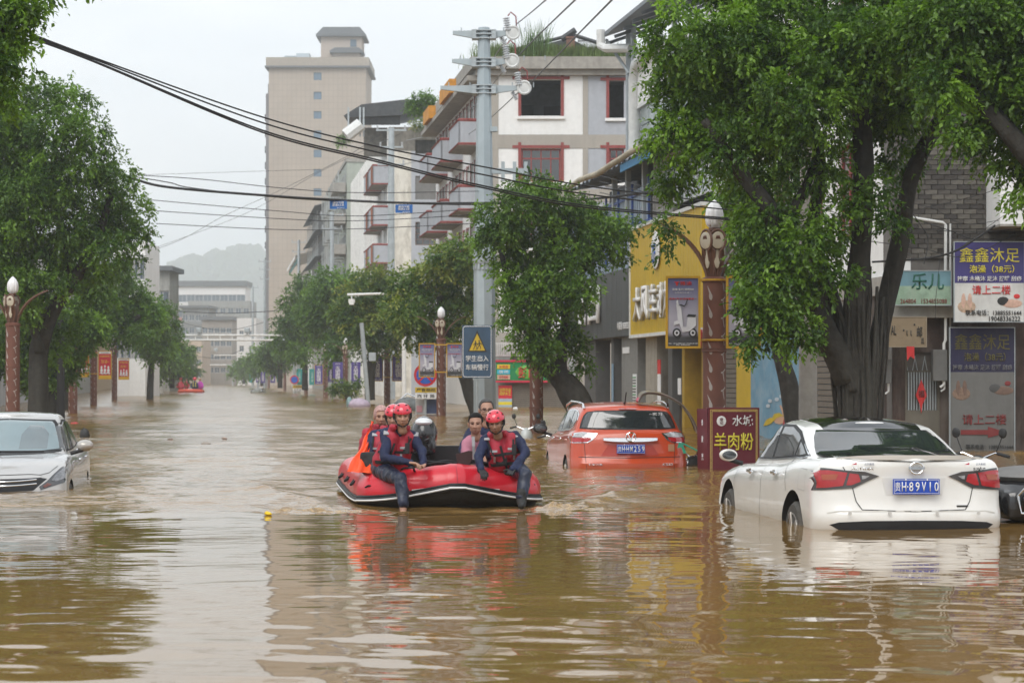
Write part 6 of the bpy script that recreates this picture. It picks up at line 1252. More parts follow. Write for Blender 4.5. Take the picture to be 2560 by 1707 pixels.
for yy, l, r__ in ((85, 1132, 1277), (155, 1130, 1275), (222, 1101, 1305)):
    zz = ZH(yy, Z); xl, xr = XZ(l, Z) - x0, XZ(r__, Z) - x0
    for xa, sg in ((xl, -1), (xr, 1)):
        m = MB(); m.prism([(sg * .2, zz + .11), (xa, zz + .09), (xa, zz - .03), (sg * .2, zz - .20)], -.08, .08); m.build('cross_arm', ST, S)
    m = MB(); m.bb(-.46, .40, -.27, .27, zz + .08, zz + .12); m.bb(-.46, .40, -.27, .27, zz - .05, zz - .01); m.bb(-.46, .40, -.27, .27, zz - .2, zz - .16); m.bb(-.46, -.30, -.26, -.22, zz - .2, zz + .12); m.bb(.24, .40, -.26, -.22, zz - .2, zz + .12); m.build('collar', M['steel'], S)
    insulator(S, xr - .1, -.1, zz + .1, 1.15, -.15); insulator(S, xr - .35, .1, zz - .1, .8, 2.6)
    m = MB(); m.tube([(xr + .08 + .22 * math.cos(a), -.12, zz + .02 + .22 * math.sin(a)) for a in np.linspace(0, 6.28, 17)], .05, 6); m.ell((xr + .08, -.12, zz + .02), (.2, .03, .2), 12, 6); m.build('grading_ring', M['pipe'], S)
    m = MB(); m.tube([(xr - .1, -.1, zz + .62), (xr + .0, -.1, zz + .75), (xr + .18, -.1, zz + .6), (xr + .2, -.1, zz + .2)], .025, 5); m.build('red_jumper', mat('jumper_red', (.25, .05, .05)), S)
    for i in range(5): m = MB(); m.tube([(xl + .3 + i * .75, 0, zz + .05), (xl + .3 + i * .75, 0, zz + .22)], .02, 5); m.build('bolt', M['steel'], S)
m = MB(); zz = ZH(430, Z); m.bb(.2, XZ(1318, Z) - x0, -.1, .1, zz - .07, zz + .12); [m.bb(XZ(q, Z) - x0, XZ(q + 9, Z) - x0, -.14, .14, zz - .32, zz + .35) for q in (1253, 1282, 1310)]; m.build('lower_bracket', ST, S); m = MB(); m.bb(.1, .45, -.15, .15, ZH(330, Z), ZH(318, Z)); m.build('upper_bracket', ST, S)
# concrete poles
def cpole(px, Z, ytop, rad, label, arms=((30, 0),), name='utility_pole', mm=None):
    x0 = XZ(px, Z); S = thing(name, label, 'utility pole', (x0, Z, 0)); H = ZH(ytop, Z); m = MB(); m.tube([(0, 0, -.75), (0, 0, H)], [rad, rad * .7], 12); m.build('shaft', mm or M['steel'], S, True)
    for w, dy in arms:
        zz = ZH(ytop + dy, Z); W = w / F * Z; m = MB(); m.bb(-W, W, -.06, .06, zz - .05, zz + .05); m.build('cross_arm', M['steel'], S)
        for k in (-.9, .9): insulator(S, W * k, 0, zz + .05, .7)
    return S, H
cpole(978, 148, 320, .28, 'grey pole with braced cross arms before the flaking house', ((38, 6), (30, 48), (34, 92))); cpole(830, 215, 530, .26, 'slim grey pole in front of the lower canopy block', ((30, 8), (26, 42))); cpole(747, 280, 600, .24, 'thin pole before the foot of the tower', ((18, 6), (16, 30))); cpole(662, 320, 648, .24, 'thin pole at the left edge of the tower foot', ((16, 6), (14, 26), (12, 50))); cpole(632, 350, 715, .22, 'faint thin pole left of the tower foot', ((14, 4),))
cpole(2020, 35.5, -60, .16, 'thick round concrete pole behind the white sedan between two trunks', (), mm=M['concrete']); cpole(152, 74, 800, .15, 'dark pole behind the silver car', (), mm=M['matt'])
# small low-clearance plates hung on the cables
for px, lab in ((846, 'left blue plate hanging from the street cables'), (1010, 'right blue plate hanging from the street cables')):
    Z = 60; S = thing('clearance_plate', lab, 'sign', P(px, 512 if px < 900 else 522, Z)); m = MB(); m.bb(-.235, .235, -.01, .01, -.115, .115); m.build('panel', mat('plate_blue', (.02, .13, .42), .5), S); text(S, '通信光缆\n限高4.5米', 0, -.02, .02, .32, .13, TXT_W, .02); text(S, '贵州移动', .06, -.02, -.09, .2, .03, TXT_W)
    m = MB(); m.tube([(-.1, 0, .11), (-.1, 0, .18)], .006, 4); m.tube([(.1, 0, .11), (.1, 0, .18)], .006, 4); m.build('hanger', M['matt'], S)
# ------------------------------------------------------------------ cables
CB = mat('cable_black', (.02, .02, .022), .6)
def cable(pts, rad, label, m=CB, k=10, group='overhead cables across the street'):
    q = [P(*p) for p in pts]; b = MB(); b.tube(pts_catmull(q, k), rad, 5, mi=0); tag(b.build('cable', m, None, True, angle=180), label, 'cable', group)
for i, (dy0, dy1, dy2, rr) in enumerate(((0, 0, 0, .011), (4, 14, 20, .011), (9, 33, 48, .012), (11, 38, 53, .012))):
    cable([(75, 84 + dy0, 27), (250, 150 + dy0, 27.5), (653, 292 + dy1, 29), (940, 366 + dy1, 30), (1219, 419 + dy2, 31), (1500, 470 + dy2, 33), (2000, 530 + dy2 * .6, 35.3)], rr, ['topmost of the four thick cables sloping down from the top left', 'second of the four thick sloping cables', 'third of the four thick sloping cables', 'lowest of the four thick sloping cables'][i])
cable([(20, 388, 58), (150, 412, 58), (310, 441, 58), (420, 468, 58), (680, 490, 59), (845, 500, 60), (1000, 507, 60), (1219, 510, 60), (1450, 500, 58), (1640, 478, 55)], .035, 'thick bundled cable carrying the two blue plates')
cable([(30, 390, 60), (300, 436, 60), (420, 456, 60), (480, 470, 60), (700, 494, 60), (900, 504, 60), (1219, 506, 60), (1450, 494, 58)], .014, 'thin cable lashed along the thick bundled cable')
cable([(340, 438, 70), (500, 448, 70), (700, 470, 70), (900, 482, 70), (1205, 478, 78)], .013, 'thin cable just above the thick bundled cable')
cable([(365, 499, 75), (700, 528, 75), (900, 540, 75), (1205, 521, 78)], .013, 'thin cable crossing the tower below the blue plates')
cable([(370, 526, 75), (700, 547, 75), (900, 552, 75), (1205, 536, 78)], .013, 'second thin cable below the blue plates')
cable([(390, 559, 80), (700, 574, 80), (900, 572, 80), (1205, 558, 78)], .014, 'lowest thin cable crossing the tower')
cable([(340, 438, 150), (660, 428, 150), (800, 424, 150)], .012, 'faint wire high across the sky to the tower')
cable([(300, 655, 230), (450, 600, 230), (560, 540, 230), (700, 476, 230), (860, 395, 180), (965, 325, 148)], .022, 'pale wire rising from the left trees to the grey pole')
cable([(330, 640, 260), (600, 540, 240), (800, 430, 200), (1000, 335, 148)], .02, 'second pale wire rising to the grey pole')
for i, pts in enumerate([[(1290, 62, 78), (1330, 30, 70), (1400, -30, 45)], [(1296, 140, 78), (1350, 85, 65), (1470, -30, 40)], [(1325, 210, 78), (1420, 112, 60), (1570, -40, 36)]]): cable(pts, .02, ['upper', 'middle', 'lower'][i] + ' wire running from the steel pole over the camera', mat('wire_grey', (.08, .08, .09)))
for i, pts in enumerate([[(1266, 98, 78), (1210, 180, 105), (1160, 240, 130), (1018, 312, 148)], [(1268, 165, 78), (1180, 270, 110), (1100, 330, 130), (1015, 352, 148)], [(1298, 230, 78), (1180, 330, 105), (1050, 400, 130), (960, 420, 148)]]): cable(pts, .022, ['upper', 'middle', 'lower'][i] + ' wire dropping from the steel pole to the grey pole', mat('wire_pale', (.25, .26, .27)))
for i in range(4): cable([(1500, 440 + i * 14, 66), (1620, 470 + i * 12, 60), (1700, 500 + i * 6, 50)], .012, ['first', 'second', 'third', 'fourth'][i] + ' short wire in front of the blue terrace railing')
cable([(400, 776, 260), (550, 783, 260), (640, 780, 260), (760, 772, 240)], .05, 'thick cable sagging above the long gantry')
cable([(430, 800, 330), (560, 826, 330), (680, 800, 330)], .04, 'cable sagging just above the long gantry beam'); cable([(440, 880, 400), (540, 895, 400), (610, 872, 400)], .05, 'cable sagging below the long gantry')
# tangle in front of the brick house
rr_ = random.Random(9); X = [((2180, 655), (2350, 640), (2450, 590), (2600, 480)), ((2150, 600), (2300, 620), (2420, 640), (2580, 560)), ((2280, 545), (2370, 575), (2450, 600), (2600, 590)), ((2310, 520), (2400, 500), (2500, 470), (2600, 420)), ((2200, 560), (2330, 575), (2450, 580), (2600, 566)), ((2230, 500), (2330, 520), (2420, 560), (2600, 530)), ((2350, 640), (2345, 700), (2340, 740), (2338, 800)), ((2240, 480), (2300, 560), (2320, 600), (2310, 660)), ((2400, 620), (2480, 560), (2530, 530), (2600, 520)), ((1960, 470), (2060, 520), (2150, 550), (2280, 545))]
W10 = ['first', 'second', 'third', 'fourth', 'fifth', 'sixth', 'seventh', 'eighth', 'ninth', 'tenth']
for i, q in enumerate(X): cable([(px, py, 40.2 - .06 * i) for px, py in q], .02 if i == 0 else rr_.choice((.005, .007, .009)), ['heavy black cable curving up to the right edge over the brick wall', 'upper strand sagging into the heavy black cable', 'wire crossing low on the brick wall near the drainpipe elbow', 'highest wire climbing right across the brick wall', 'nearly level wire across the brick wall', 'wire dipping in the middle of the brick wall', 'wire hanging down beside the drainpipe', 'looped wire hanging left of the drainpipe', 'short wire rising to the right edge above the blue sign', 'wire from the big tree to the drainpipe elbow'][i])
# ------------------------------------------------------------------ cars: body lofted from level outlines, cabin from shrinking rings
def interp(x, tab): return float(np.interp(x, [t[0] for t in tab], [t[1] for t in tab]))
def smooth_tab(tab, n=60):
    xs = np.linspace(tab[0][0], tab[-1][0], n); ys = np.interp(xs, [t[0] for t in tab], [t[1] for t in tab])
    for _ in range(3): ys[1:-1] = (ys[:-2] + 2 * ys[1:-1] + ys[2:]) / 4
    return list(zip(xs, ys))
def outline(xr, xf, w, rr, rf, bow_r, bow_f, n=150, taper=()):
    """closed plan outline, rear xr, front xf, half width w, corner radii, bowing of the ends; counter-clockwise from rear centre"""
    pts = []
    def corner(cx, cy, r, a0, a1): return [(cx + r * math.cos(a), cy + r * math.sin(a)) for a in np.linspace(a0, a1, 14)]
    p = [(xr, 0.0)]
    p += corner(xr + rr, -w + rr, rr, math.pi, 1.5 * math.pi); p += [(x, -w) for x in np.linspace(xr + rr, xf - rf, 40)[1:-1]]; p += corner(xf - rf, -w + rf, rf, 1.5 * math.pi, 2 * math.pi); p += [(xf, 0.0)]
    q = []
    for x, y in p:
        k = y / w
        if x < xr + rr: x += bow_r * k * k * (1 - (x - xr) / rr)
        if x > xf - rf: x -= bow_f * k * k * (1 - (xf - x) / rf)
        q.append((x, y))
    d = [0]
    for a, b in zip(q[:-1], q[1:]): d.append(d[-1] + math.hypot(b[0] - a[0], b[1] - a[1]))
    m = n // 2; t = np.linspace(0, d[-1], m + 1); xs = np.interp(t, d, [a[0] for a in q]); ys = np.interp(t, d, [a[1] for a in q])
    half = list(zip(xs, ys)); half = [(x, y * interp(x, taper)) if taper else (x, y) for x, y in half]
    return half + [(x, -y) for x, y in half[-2:0:-1]]
def body_mesh(name, lv, deck, zb, taper, wheels, paint, crown_h=.03, n=156, arch_r=.36, w=.9, cabin=None):
    rings = []
    for t, wd, xr, xf, rr, rf, br, bf in lv:
        o = outline(xr, xf, wd, rr, rf, br, bf, n, taper); N_ = len(o)
        rings.append([(x, y, zb + t * (interp(x, deck) - zb)) for x, y in o])
    N_ = len(rings[0]); vs = [p for r_ in rings for p in r_]; fs = []
    for i in range(len(rings) - 1):
        for j in range(N_): fs.append((i * N_ + j, i * N_ + (j + 1) % N_, (i + 1) * N_ + (j + 1) % N_, (i + 1) * N_ + j))
    h = N_ // 2; top = (len(rings) - 1) * N_; Mx = 10; rows = []
    for j in range(1, h):
        a = vs[top + j]; b = vs[top + N_ - j]; row = [top + j]; wl = abs(a[1])
        for k in range(1, Mx):
            u = k / Mx; y = a[1] + (b[1] - a[1]) * u; f = 1 - (2 * u - 1) ** 2; edge = min(1, min(j, h - j) / 5)
            vs.append((a[0], y, a[2] + crown_h * f * edge)); row.append(len(vs) - 1)
        row.append(top + N_ - j); rows.append(row)
    for ra, rb in zip(rows[:-1], rows[1:]):
        for k in range(Mx): fs.append((ra[k], rb[k], rb[k + 1], ra[k + 1]))
    fs.append(tuple([top] + rows[0])); fs.append(tuple([top + h] + rows[-1][::-1])); fs.append(tuple(range(N_ - 1, -1, -1)))
    mb = MB(); mb.add(vs, fs); me = mb.mesh(name, [paint, M['matt']]); ob = bpy.data.objects.new('tmp', me); cut = MB()
    for x, z, r_ in wheels:
        cut.tube([(x, -1.2, z), (x, -w + .28, z)], r_, 40); cut.tube([(x, w - .28, z), (x, 1.2, z)], r_, 40)
    cm = cut.mesh('cut', [M['matt']]); co = bpy.data.objects.new('cut', cm); TMP.collection.objects.link(co)
    md = ob.modifiers.new('b', 'BOOLEAN'); md.operation = 'DIFFERENCE'; md.object = co; md.solver = 'EXACT'; md.material_mode = 'TRANSFER'
    r = evaluated(ob); TMP.collection.objects.unlink(co); bpy.data.objects.remove(co); bpy.data.objects.remove(ob)
    if cabin: 
        bm = bmesh.new(); bm.from_mesh(r); bm.from_mesh(cabin); bm.to_mesh(r); bm.free()
    shade(r, 32); r.name = name; return r
def cabin_mesh(lv, base, roof, n=120, crown_h=.05, mats=None, taper=()):
    rings = []
    for t, wd, xr, xf, rr, rf, br, bf in lv:
        o = outline(xr, xf, wd, rr, rf, br, bf, n, taper); rings.append([(x, y, interp(x, base) * (1 - t) + interp(x, roof) * t - .10 * (1 - t)) for x, y in o])
    N_ = len(rings[0]); vs = [p for r_ in rings for p in r_]; fs = []
    for i in range(len(rings) - 1):
        for j in range(N_): fs.append((i * N_ + j, i * N_ + (j + 1) % N_, (i + 1) * N_ + (j + 1) % N_, (i + 1) * N_ + j))
    h = N_ // 2; top = (len(rings) - 1) * N_; Mx = 10; rows = []
    for j in range(1, h):
        a = vs[top + j]; b = vs[top + N_ - j]; row = [top + j]
        for k in range(1, Mx):
            u = k / Mx; f = 1 - (2 * u - 1) ** 2; edge = min(1, min(j, h - j) / 8); vs.append((a[0], a[1] + (b[1] - a[1]) * u, a[2] + crown_h * f * edge)); row.append(len(vs) - 1)
        row.append(top + N_ - j); rows.append(row)
    for ra, rb in zip(rows[:-1], rows[1:]):
        for k in range(Mx): fs.append((ra[k], rb[k], rb[k + 1], ra[k + 1]))
    fs.append(tuple([top] + rows[0])); fs.append(tuple([top + h] + rows[-1][::-1]))
    mb = MB(); mb.add(vs, fs); return mb.mesh('cabin', mats)
def wheel(parent, x, y, z, r, w=.22):
    m = MB(); m.lathe([(r * .7, -w / 2), (r * .9, -w / 2), (r, -w * .36), (r, w * .36), (r * .9, w / 2), (r * .7, w / 2)], 36); t = m.build('wheel', mat('tyre', (.075, .07, .062), .85, bump=.3, bscale=60, stain=.5, scol=(.16, .13, .1)), parent, True, (x, y, z), (R(90), 0, 0))
    m = MB(); m.lathe([(r * .66, -.03), (r * .66, .0), (r * .62, .004), (r * .58, -.03)], 30)
    for i in range(5): a = i * 2 * math.pi / 5; m.box((r * .35 * math.cos(a), r * .35 * math.sin(a), .0), (r * .68, .07, .03), rz=a, bev=.008)
    m.lathe([(.06, -.02), (.06, .03), (.04, .035)], 12); rm = m.build('rim', mat('rim_alloy', (.30, .29, .27), .35, .7, stain=.5, scol=(.16, .12, .08)), t, True, (0, 0, (w / 2 + .004) * (1 if y < 0 else -1)), (0 if y < 0 else math.pi, 0, 0))
    return t
def mirror(parent, x, y, z, sgn, paint, s=1.0):
    m = MB(); m.ell((0, 0, 0), (.085 * s, .10 * s, .066 * s), 16, 10, mi=0); m.v = [(max(v[0], -.045 * s) if True else v[0], v[1], v[2]) for v in m.v]
    o = m.build('mirror', [paint], parent, True, (x, y + sgn * .13 * s, z)); m = MB(); m.ell((-.048 * s, 0, 0), (.006, .078 * s, .046 * s), 14, 8); m.build('mirror_glass', M['dglass'], o, True); m = MB(); m.tube([(0.02, -sgn * .02, -.05 * s), (.03, -sgn * .16 * s, -.09 * s)], .028, 6); m.build('mirror_foot', M['black'], o); return o
def plate(parent, bvh, x, z, y, s1, off, side='x-', w=.44, h=.14):
    pl = mat('plate_blue_car', (.02, .07, .42), .45, var=.04); sg = -1 if side == 'x-' else 1
    o = empty('licence_plate', (x, y, z), R(-90) if side == 'x-' else R(90), parent)
    m = MB(); m.bb(-w / 2, w / 2, -.012, .004, -h / 2, h / 2); m.build('panel', pl, o); m = MB()
    e = .008
    m.bb(-w / 2 + e, w / 2 - e, -.0145, -.012, h / 2 - e - .003, h / 2 - e); m.bb(-w / 2 + e, w / 2 - e, -.0145, -.012, -h / 2 + e, -h / 2 + e + .003); m.bb(-w / 2 + e, -w / 2 + e + .003, -.0145, -.012, -h / 2 + e, h / 2 - e); m.bb(w / 2 - e - .003, w / 2 - e, -.0145, -.012, -h / 2 + e, h / 2 - e); m.build('rim_line', TXT_W, o)
    a, b = s1; text(o, '贵', -w * .405, -.017, 0, w * .12, h * .6, TXT_W, .0); text(o, a, -w * .27, -.017, 0, w * .095, h * .62, TXT_W, .008); m = MB(); m.ell((-w * .19, -.014, 0), (.007, .004, .007), 8, 6); m.build('dot', TXT_W, o)
    for i, ch in enumerate(b): text(o, ch, w * (-.115 + i * .136), -.017, 0, w * (.09 if ch not in '1I' else .02), h * .62, TXT_W, .008)
    for dx in (-.23, .23): m = MB(); m.ell((dx * w, -.014, h * .43), (.009, .006, .009), 8, 6); m.build('bolt', M['chrome'], o)
    return o
RED = mat('tail_red', (.40, .010, .014), .12, coat=1., var=.1, scale=20); REDD = mat('tail_dark_red', (.13, .006, .010), .12, coat=1.); SMOKE = mat('tail_smoke', (.05, .045, .045), .12, coat=1.); AMB = mat('tail_amber', (.35, .06, .015), .2, coat=1.); SEAM = mat('panel_gap', (.03, .03, .03), .8); CLEAR = mat('lamp_clear', (.42, .42, .43), .12, .3, coat=1., var=.3, scale=25)
def mud_paint(name, col, film=.3, **k):
    m = mat(name, col, **k); t = m.node_tree; b = t.nodes['Principled BSDF']; src = b.inputs['Base Color'].links[0].from_socket      # a film of mud from the flood on the lower body
    tcn = t.nodes.new('ShaderNodeTexCoord'); s = t.nodes.new('ShaderNodeSeparateXYZ'); n = t.nodes.new('ShaderNodeTexNoise'); n.inputs['Scale'].default_value = 5; n.inputs['Detail'].default_value = 8
    ad = t.nodes.new('ShaderNodeMath'); ad.operation = 'MULTIPLY_ADD'; ad.inputs[1].default_value = .35; mr = t.nodes.new('ShaderNodeMapRange'); mr.inputs[1].default_value = .95; mr.inputs[2].default_value = .55; mr.inputs[3].default_value = 0; mr.inputs[4].default_value = film
    mx = t.nodes.new('ShaderNodeMix'); mx.data_type = 'RGBA'; mx.inputs[7].default_value = (.36, .27, .17, 1)
    t.links.new(tcn.outputs['Object'], s.inputs[0]); t.links.new(tcn.outputs['Object'], n.inputs['Vector']); t.links.new(n.outputs['Fac'], ad.inputs[0]); t.links.new(s.outputs['Z'], ad.inputs[2]); t.links.new(ad.outputs[0], mr.inputs[0]); t.links.new(mr.outputs[0], mx.inputs[0]); t.links.new(src, mx.inputs[6]); t.links.new(mx.outputs[2], b.inputs['Base Color']); return m
# ---------------------------------------------------------------- the white sedan, rear to the camera
def white_sedan():
    WP = mud_paint('car_white', (.78, .775, .75), rough=.22, var=.015, coat=.8)
    lv = [  # t, half width, rear x, front x, rear corner r, front corner r, rear bow, front bow
        (.00, .80, -2.18, 2.20, .30, .40, .14, .22), (.10, .86, -2.30, 2.36, .30, .42, .14, .25), (.20, .90, -2.385, 2.40, .30, .45, .14, .27), (.30, .918, -2.42, 2.42, .30, .46, .14, .28), (.38, .922, -2.43, 2.42, .30, .46, .14, .28), (.44, .922, -2.415, 2.41, .29, .46, .14, .28),
        (.50, .920, -2.385, 2.40, .28, .46, .14, .28), (.58, .915, -2.375, 2.39, .27, .46, .14, .28), (.68, .912, -2.37, 2.37, .26, .46, .14, .28), (.76, .910, -2.375, 2.35, .25, .46, .15, .28), (.84, .900, -2.385, 2.30, .24, .45, .17, .27), (.90, .880, -2.40, 2.24, .23, .44, .19, .26), (.95, .850, -2.405, 2.18, .22, .42, .21, .25), (.98, .815, -2.40, 2.12, .20, .40, .22, .24), (1.0, .770, -2.375, 2.05, .18, .38, .23, .23)]
    deck = smooth_tab([(-2.5, 1.10), (-2.30, 1.09), (-1.9, 1.08), (-1.3, 1.06), (-.6, .995), (.4, .955), (1.2, .93), (1.8, .86), (2.2, .74), (2.5, .66)])
    taper = [(-2.5, .965), (-2.0, .99), (-1.3, 1.0), (1.2, 1.0), (1.8, .985), (2.5, .93)]
    base = [(-2.5, 1.06), (-1.3, 1.05), (0, .98), (1.2, .93)]; roof = smooth_tab([(-2.2, 1.16), (-1.45, 1.295), (-.95, 1.36), (-.5, 1.395), (-.1, 1.405), (.3, 1.39), (.7, 1.34), (1.2, 1.2)])
    cl = [(0, .80, -2.02, 1.35, .34, .5, .16, .30), (.15, .79, -1.97, 1.22, .36, .5, .17, .30), (.4, .745, -1.72, .98, .36, .46, .17, .27), (.65, .70, -1.42, .72, .24, .42, .15, .23), (.85, .66, -1.16, .50, .22, .38, .12, .19), (.95, .625, -1.03, .38, .2, .34, .10, .16), (1., .56, -.94, .28, .2, .30, .08, .13)]
    cab = cabin_mesh(cl, base, roof, mats=[WP], crown_h=.045)
    me = body_mesh('body', lv, deck, .19, taper, [(-1.43, .345, .415), (1.395, .345, .415)], WP, cabin=cab, crown_h=.02)
    T = thing('parked_car', 'white sedan with a black roof, wheels half under the brown water', 'car'); put('body', me, T); B = bvh_of(me)
    pa = lambda poly, side, nm, mm, **k: patch(B, poly, side, nm, mm, T, **k)
    # glass: rear window, roof, side windows
    pa([(-.69, 1.085), (-.50, 1.065), (0, 1.055), (.50, 1.065), (.69, 1.085), (.665, 1.16), (.62, 1.25), (.56, 1.325), (0, 1.345), (-.56, 1.325), (-.62, 1.25), (-.665, 1.16)], 'x-', 'rear_window', M['dglass'], off=.006, step=.05)
    pa([(-1.0, -.49), (-.45, -.51), (.25, -.46), (.34, -.3), (.37, 0), (.34, .3), (.25, .46), (-.45, .51), (-1.0, .49), (-1.07, 0)], 'z+', 'black_roof', mat('roof_black', (.012, .012, .014), .12, coat=1.), off=.005, step=.06)
    frame_ = [(1.02, .985), (.70, 1.16), (.36, 1.325), (.0, 1.375), (-.45, 1.37), (-.80, 1.31), (-1.12, 1.19), (-1.42, 1.085), (-1.30, 1.06), (-1.05, 1.055), (-.2, 1.015)]
    for side in ('y+', 'y-'):
        pa(frame_, side, 'window_trim', M['black'], off=.0035, step=.07); ribbon(B, frame_[6:] + frame_[:1], side, .008, 'chrome_line', M['chrome'], T, off=.006)
        for poly in ([(.93, 1.01), (.66, 1.155), (.34, 1.305), (.03, 1.35), (-.02, 1.345), (-.06, 1.03)], [(-.11, 1.345), (-.45, 1.345), (-.76, 1.29), (-.90, 1.235), (-.93, 1.075), (-.14, 1.035)], [(-.96, 1.21), (-1.10, 1.17), (-1.30, 1.10), (-1.08, 1.08), (-.97, 1.08)]): pa(poly, side, 'side_window', M['dglass'], off=.007, step=.06)
        ribbon(B, [(-.10, 1.03), (-.11, .62), (-.14, .22)], side, .007, 'door_gap', SEAM, T); ribbon(B, [(1.05, .97), (1.10, .75), (1.02, .22)], side, .007, 'door_gap', SEAM, T); ribbon(B, [(-.98, 1.06), (-1.10, .90), (-1.16, .74)], side, .007, 'door_gap', SEAM, T)
        ribbon(B, [(-1.25, 1.0), (-1.75, .98), (-1.80, .70), (-1.62, .58), (-1.40, .62)] if side == 'y-' else [(-1.85, .97), (-1.62, .975), (-1.60, .78), (-1.85, .77), (-1.85, .97)], side, .005, 'filler_gap', mat('soft_gap', (.3, .3, .3)), T)
        sg = 1 if side == 'y+' else -1
        for xh in (-.75, .28): m = MB(); m.box((xh, sg * .935, .885 - .02 * xh), (.20, .03, .03), bev=.012); m.box((xh + .02, sg * .922, .885 - .02 * xh), (.10, .012, .055), bev=.005); m.build('door_handle', M['chrome'], T)
        for xw in (-1.43, 1.395): wheel(T, xw, sg * .80, .325, .325)
        mirror(T, .86, sg * .90, 1.03, sg, WP)
    # trunk outline, rear lamps, badge, plate, bumper slot
    tr = [(-.66, 1.075), (-.655, 1.0), (-.60, .92), (-.575, .80), (-.54, .66), (-.49, .585), (0, .57), (.49, .585), (.54, .66), (.575, .80), (.60, .92), (.655, 1.0), (.66, 1.075)]; tr = [(a, b + .03 if b < .9 else b) for a, b in tr]; ribbon(B, tr, 'x-', .008, 'trunk_gap', SEAM, T)
    for s_ in (1, -1):
        f = lambda q: [(s_ * a, b) for a, b in q]
        pa(f([(.33, .925), (.42, .885), (.56, .815), (.80, .795), (.90, .785), (.885, .85), (.92, 1.0), (.80, .995), (.62, .975), (.46, .965)]), 'x-', 'tail_lamp', SMOKE, off=.008, step=.04)
        pa(f([(.62, .955), (.66, .835), (.80, .815), (.875, .81), (.87, .85), (.89, .975), (.78, .975)]), 'x-', 'tail_lamp_red', RED, off=.014, step=.04); pa(f([(.60, .95), (.63, .84), (.585, .84), (.50, .875), (.52, .94)]), 'x-', 'tail_lamp_red', RED, off=.014, step=.04); pa(f([(.42, .925), (.49, .93), (.485, .895), (.46, .90)]), 'x-', 'tail_lamp_clear', CLEAR, off=.014, step=.04)
        pa(f([(.70, .94), (.72, .89), (.83, .885), (.84, .935)]), 'x-', 'tail_lamp_amber', AMB, off=.018, step=.04)
    pa([(-.30, .91), (.30, .91), (.27, .75), (-.27, .75)], 'x-', 'plate_recess', mat('car_white_shaded', (.66, .655, .64), .3), off=.002);  # shade of the recess painted as a darker copy of the white
    plate(T, B, -2.412, .83, 0, ('H', '89VI0'), 0)
    m = MB(); m.tube([(-2.425, .062 * math.cos(a), 1.0 + .052 * math.sin(a)) for a in np.linspace(0, 6.283, 25)], .008, 6); m.bb(-2.432, -2.418, -.075, .075, .988, 1.012); m.build('badge', M['chrome'], T, True)
    t_ = text(T, 'ALTIMA', -2.42, .54, .985, .21, .028, M['chrome'], .03, rot=(0, 0, R(-90)), name='badge_lettering'); t_.location = (-2.385, .50, .995)
    for yy, s_ in ((.46, '云天集团'), (-.60, '云天集团')): o = text(T, s_, -2.38, yy, 1.03, .09, .022, mat('sticker_grey', (.25, .27, .35)), .01, rot=(0, 0, R(-90)), name='sticker'); o.location = (-2.365, yy - .03, 1.035)
    o = text(T, '东风日产', -2.33, -.58, .99, .12, .03, SEAM, .01, rot=(0, 0, R(-90)), name='sticker'); o.location = (-2.36, -.62, .99)
    for yy, nm in ((.58, 'l'), (-.49, 'r')): m = MB(); m.add([(-2.37, yy + .02, 1.03), (-2.37, yy - .03, 1.03), (-2.37, yy - .03, 1.05)], [(0, 1, 2)]); m.build('sticker', mat('sticker_red', (.5, .05, .08)), T)
    pa([(-.52, .655), (-.41, .655), (-.41, .64), (-.52, .64)], 'x-', 'small_badge', SEAM, off=.006)
    pa([(-.78, .475), (-.70, .500), (-.45, .514), (0, .520), (.45, .514), (.70, .500), (.78, .475), (.70, .43), (-.70, .43)], 'x-', 'bumper_slot', M['matt'], off=.004, skirt=.03); ribbon(B, [(-.80, .58), (-.70, .60), (0, .605), (.70, .60), (.80, .58)], 'x-', .012, 'bumper_crease', mat('crease_shade', (.50, .48, .44)), T)  # shade along the bumper crease drawn as a line darker than the paint
    for yy in (-.60, -.2, .25, .62): m = MB(); m.lathe([(.018, 0), (.018, .006)], 14); o = m.build('parking_sensor', mat('sensor', (.55, .54, .52)), T, loc=(-2.43 + .055 * abs(yy) , yy, .585), rot=(0, R(-90), 0))
    # small spoiler lip
    m = MB(); n = 24; vs = []; 
    for i in range(n + 1): y = -.70 + 1.4 * i / n; x = -2.385 + .20 * (y / .75) ** 2; vs += [(x + .12, y, 1.10), (x - .012, y, 1.118 - .03 * (y / .7) ** 4), (x, y, 1.075)]
    fs = [(3 * i + a, 3 * i + (a + 1) % 3, 3 * i + 3 + (a + 1) % 3, 3 * i + 3 + a) for i in range(n) for a in range(3)]; m.add(vs, fs + [(0, 1, 2), (3 * n + 2, 3 * n + 1, 3 * n)]); m.build('spoiler_lip', WP, T, True)
    # inside: rear shelf and head rests
    yaw = R(97); c = P(2287, 1318, WZ(1318)); d = Vector((math.cos(yaw), math.sin(yaw), 0)); T.location = Vector((c.x, c.y, 0)) + d * 2.38 + Vector((0, 0, -.47)); T.rotation_euler = (R(.3), R(0.4), yaw); return T
white_sedan()
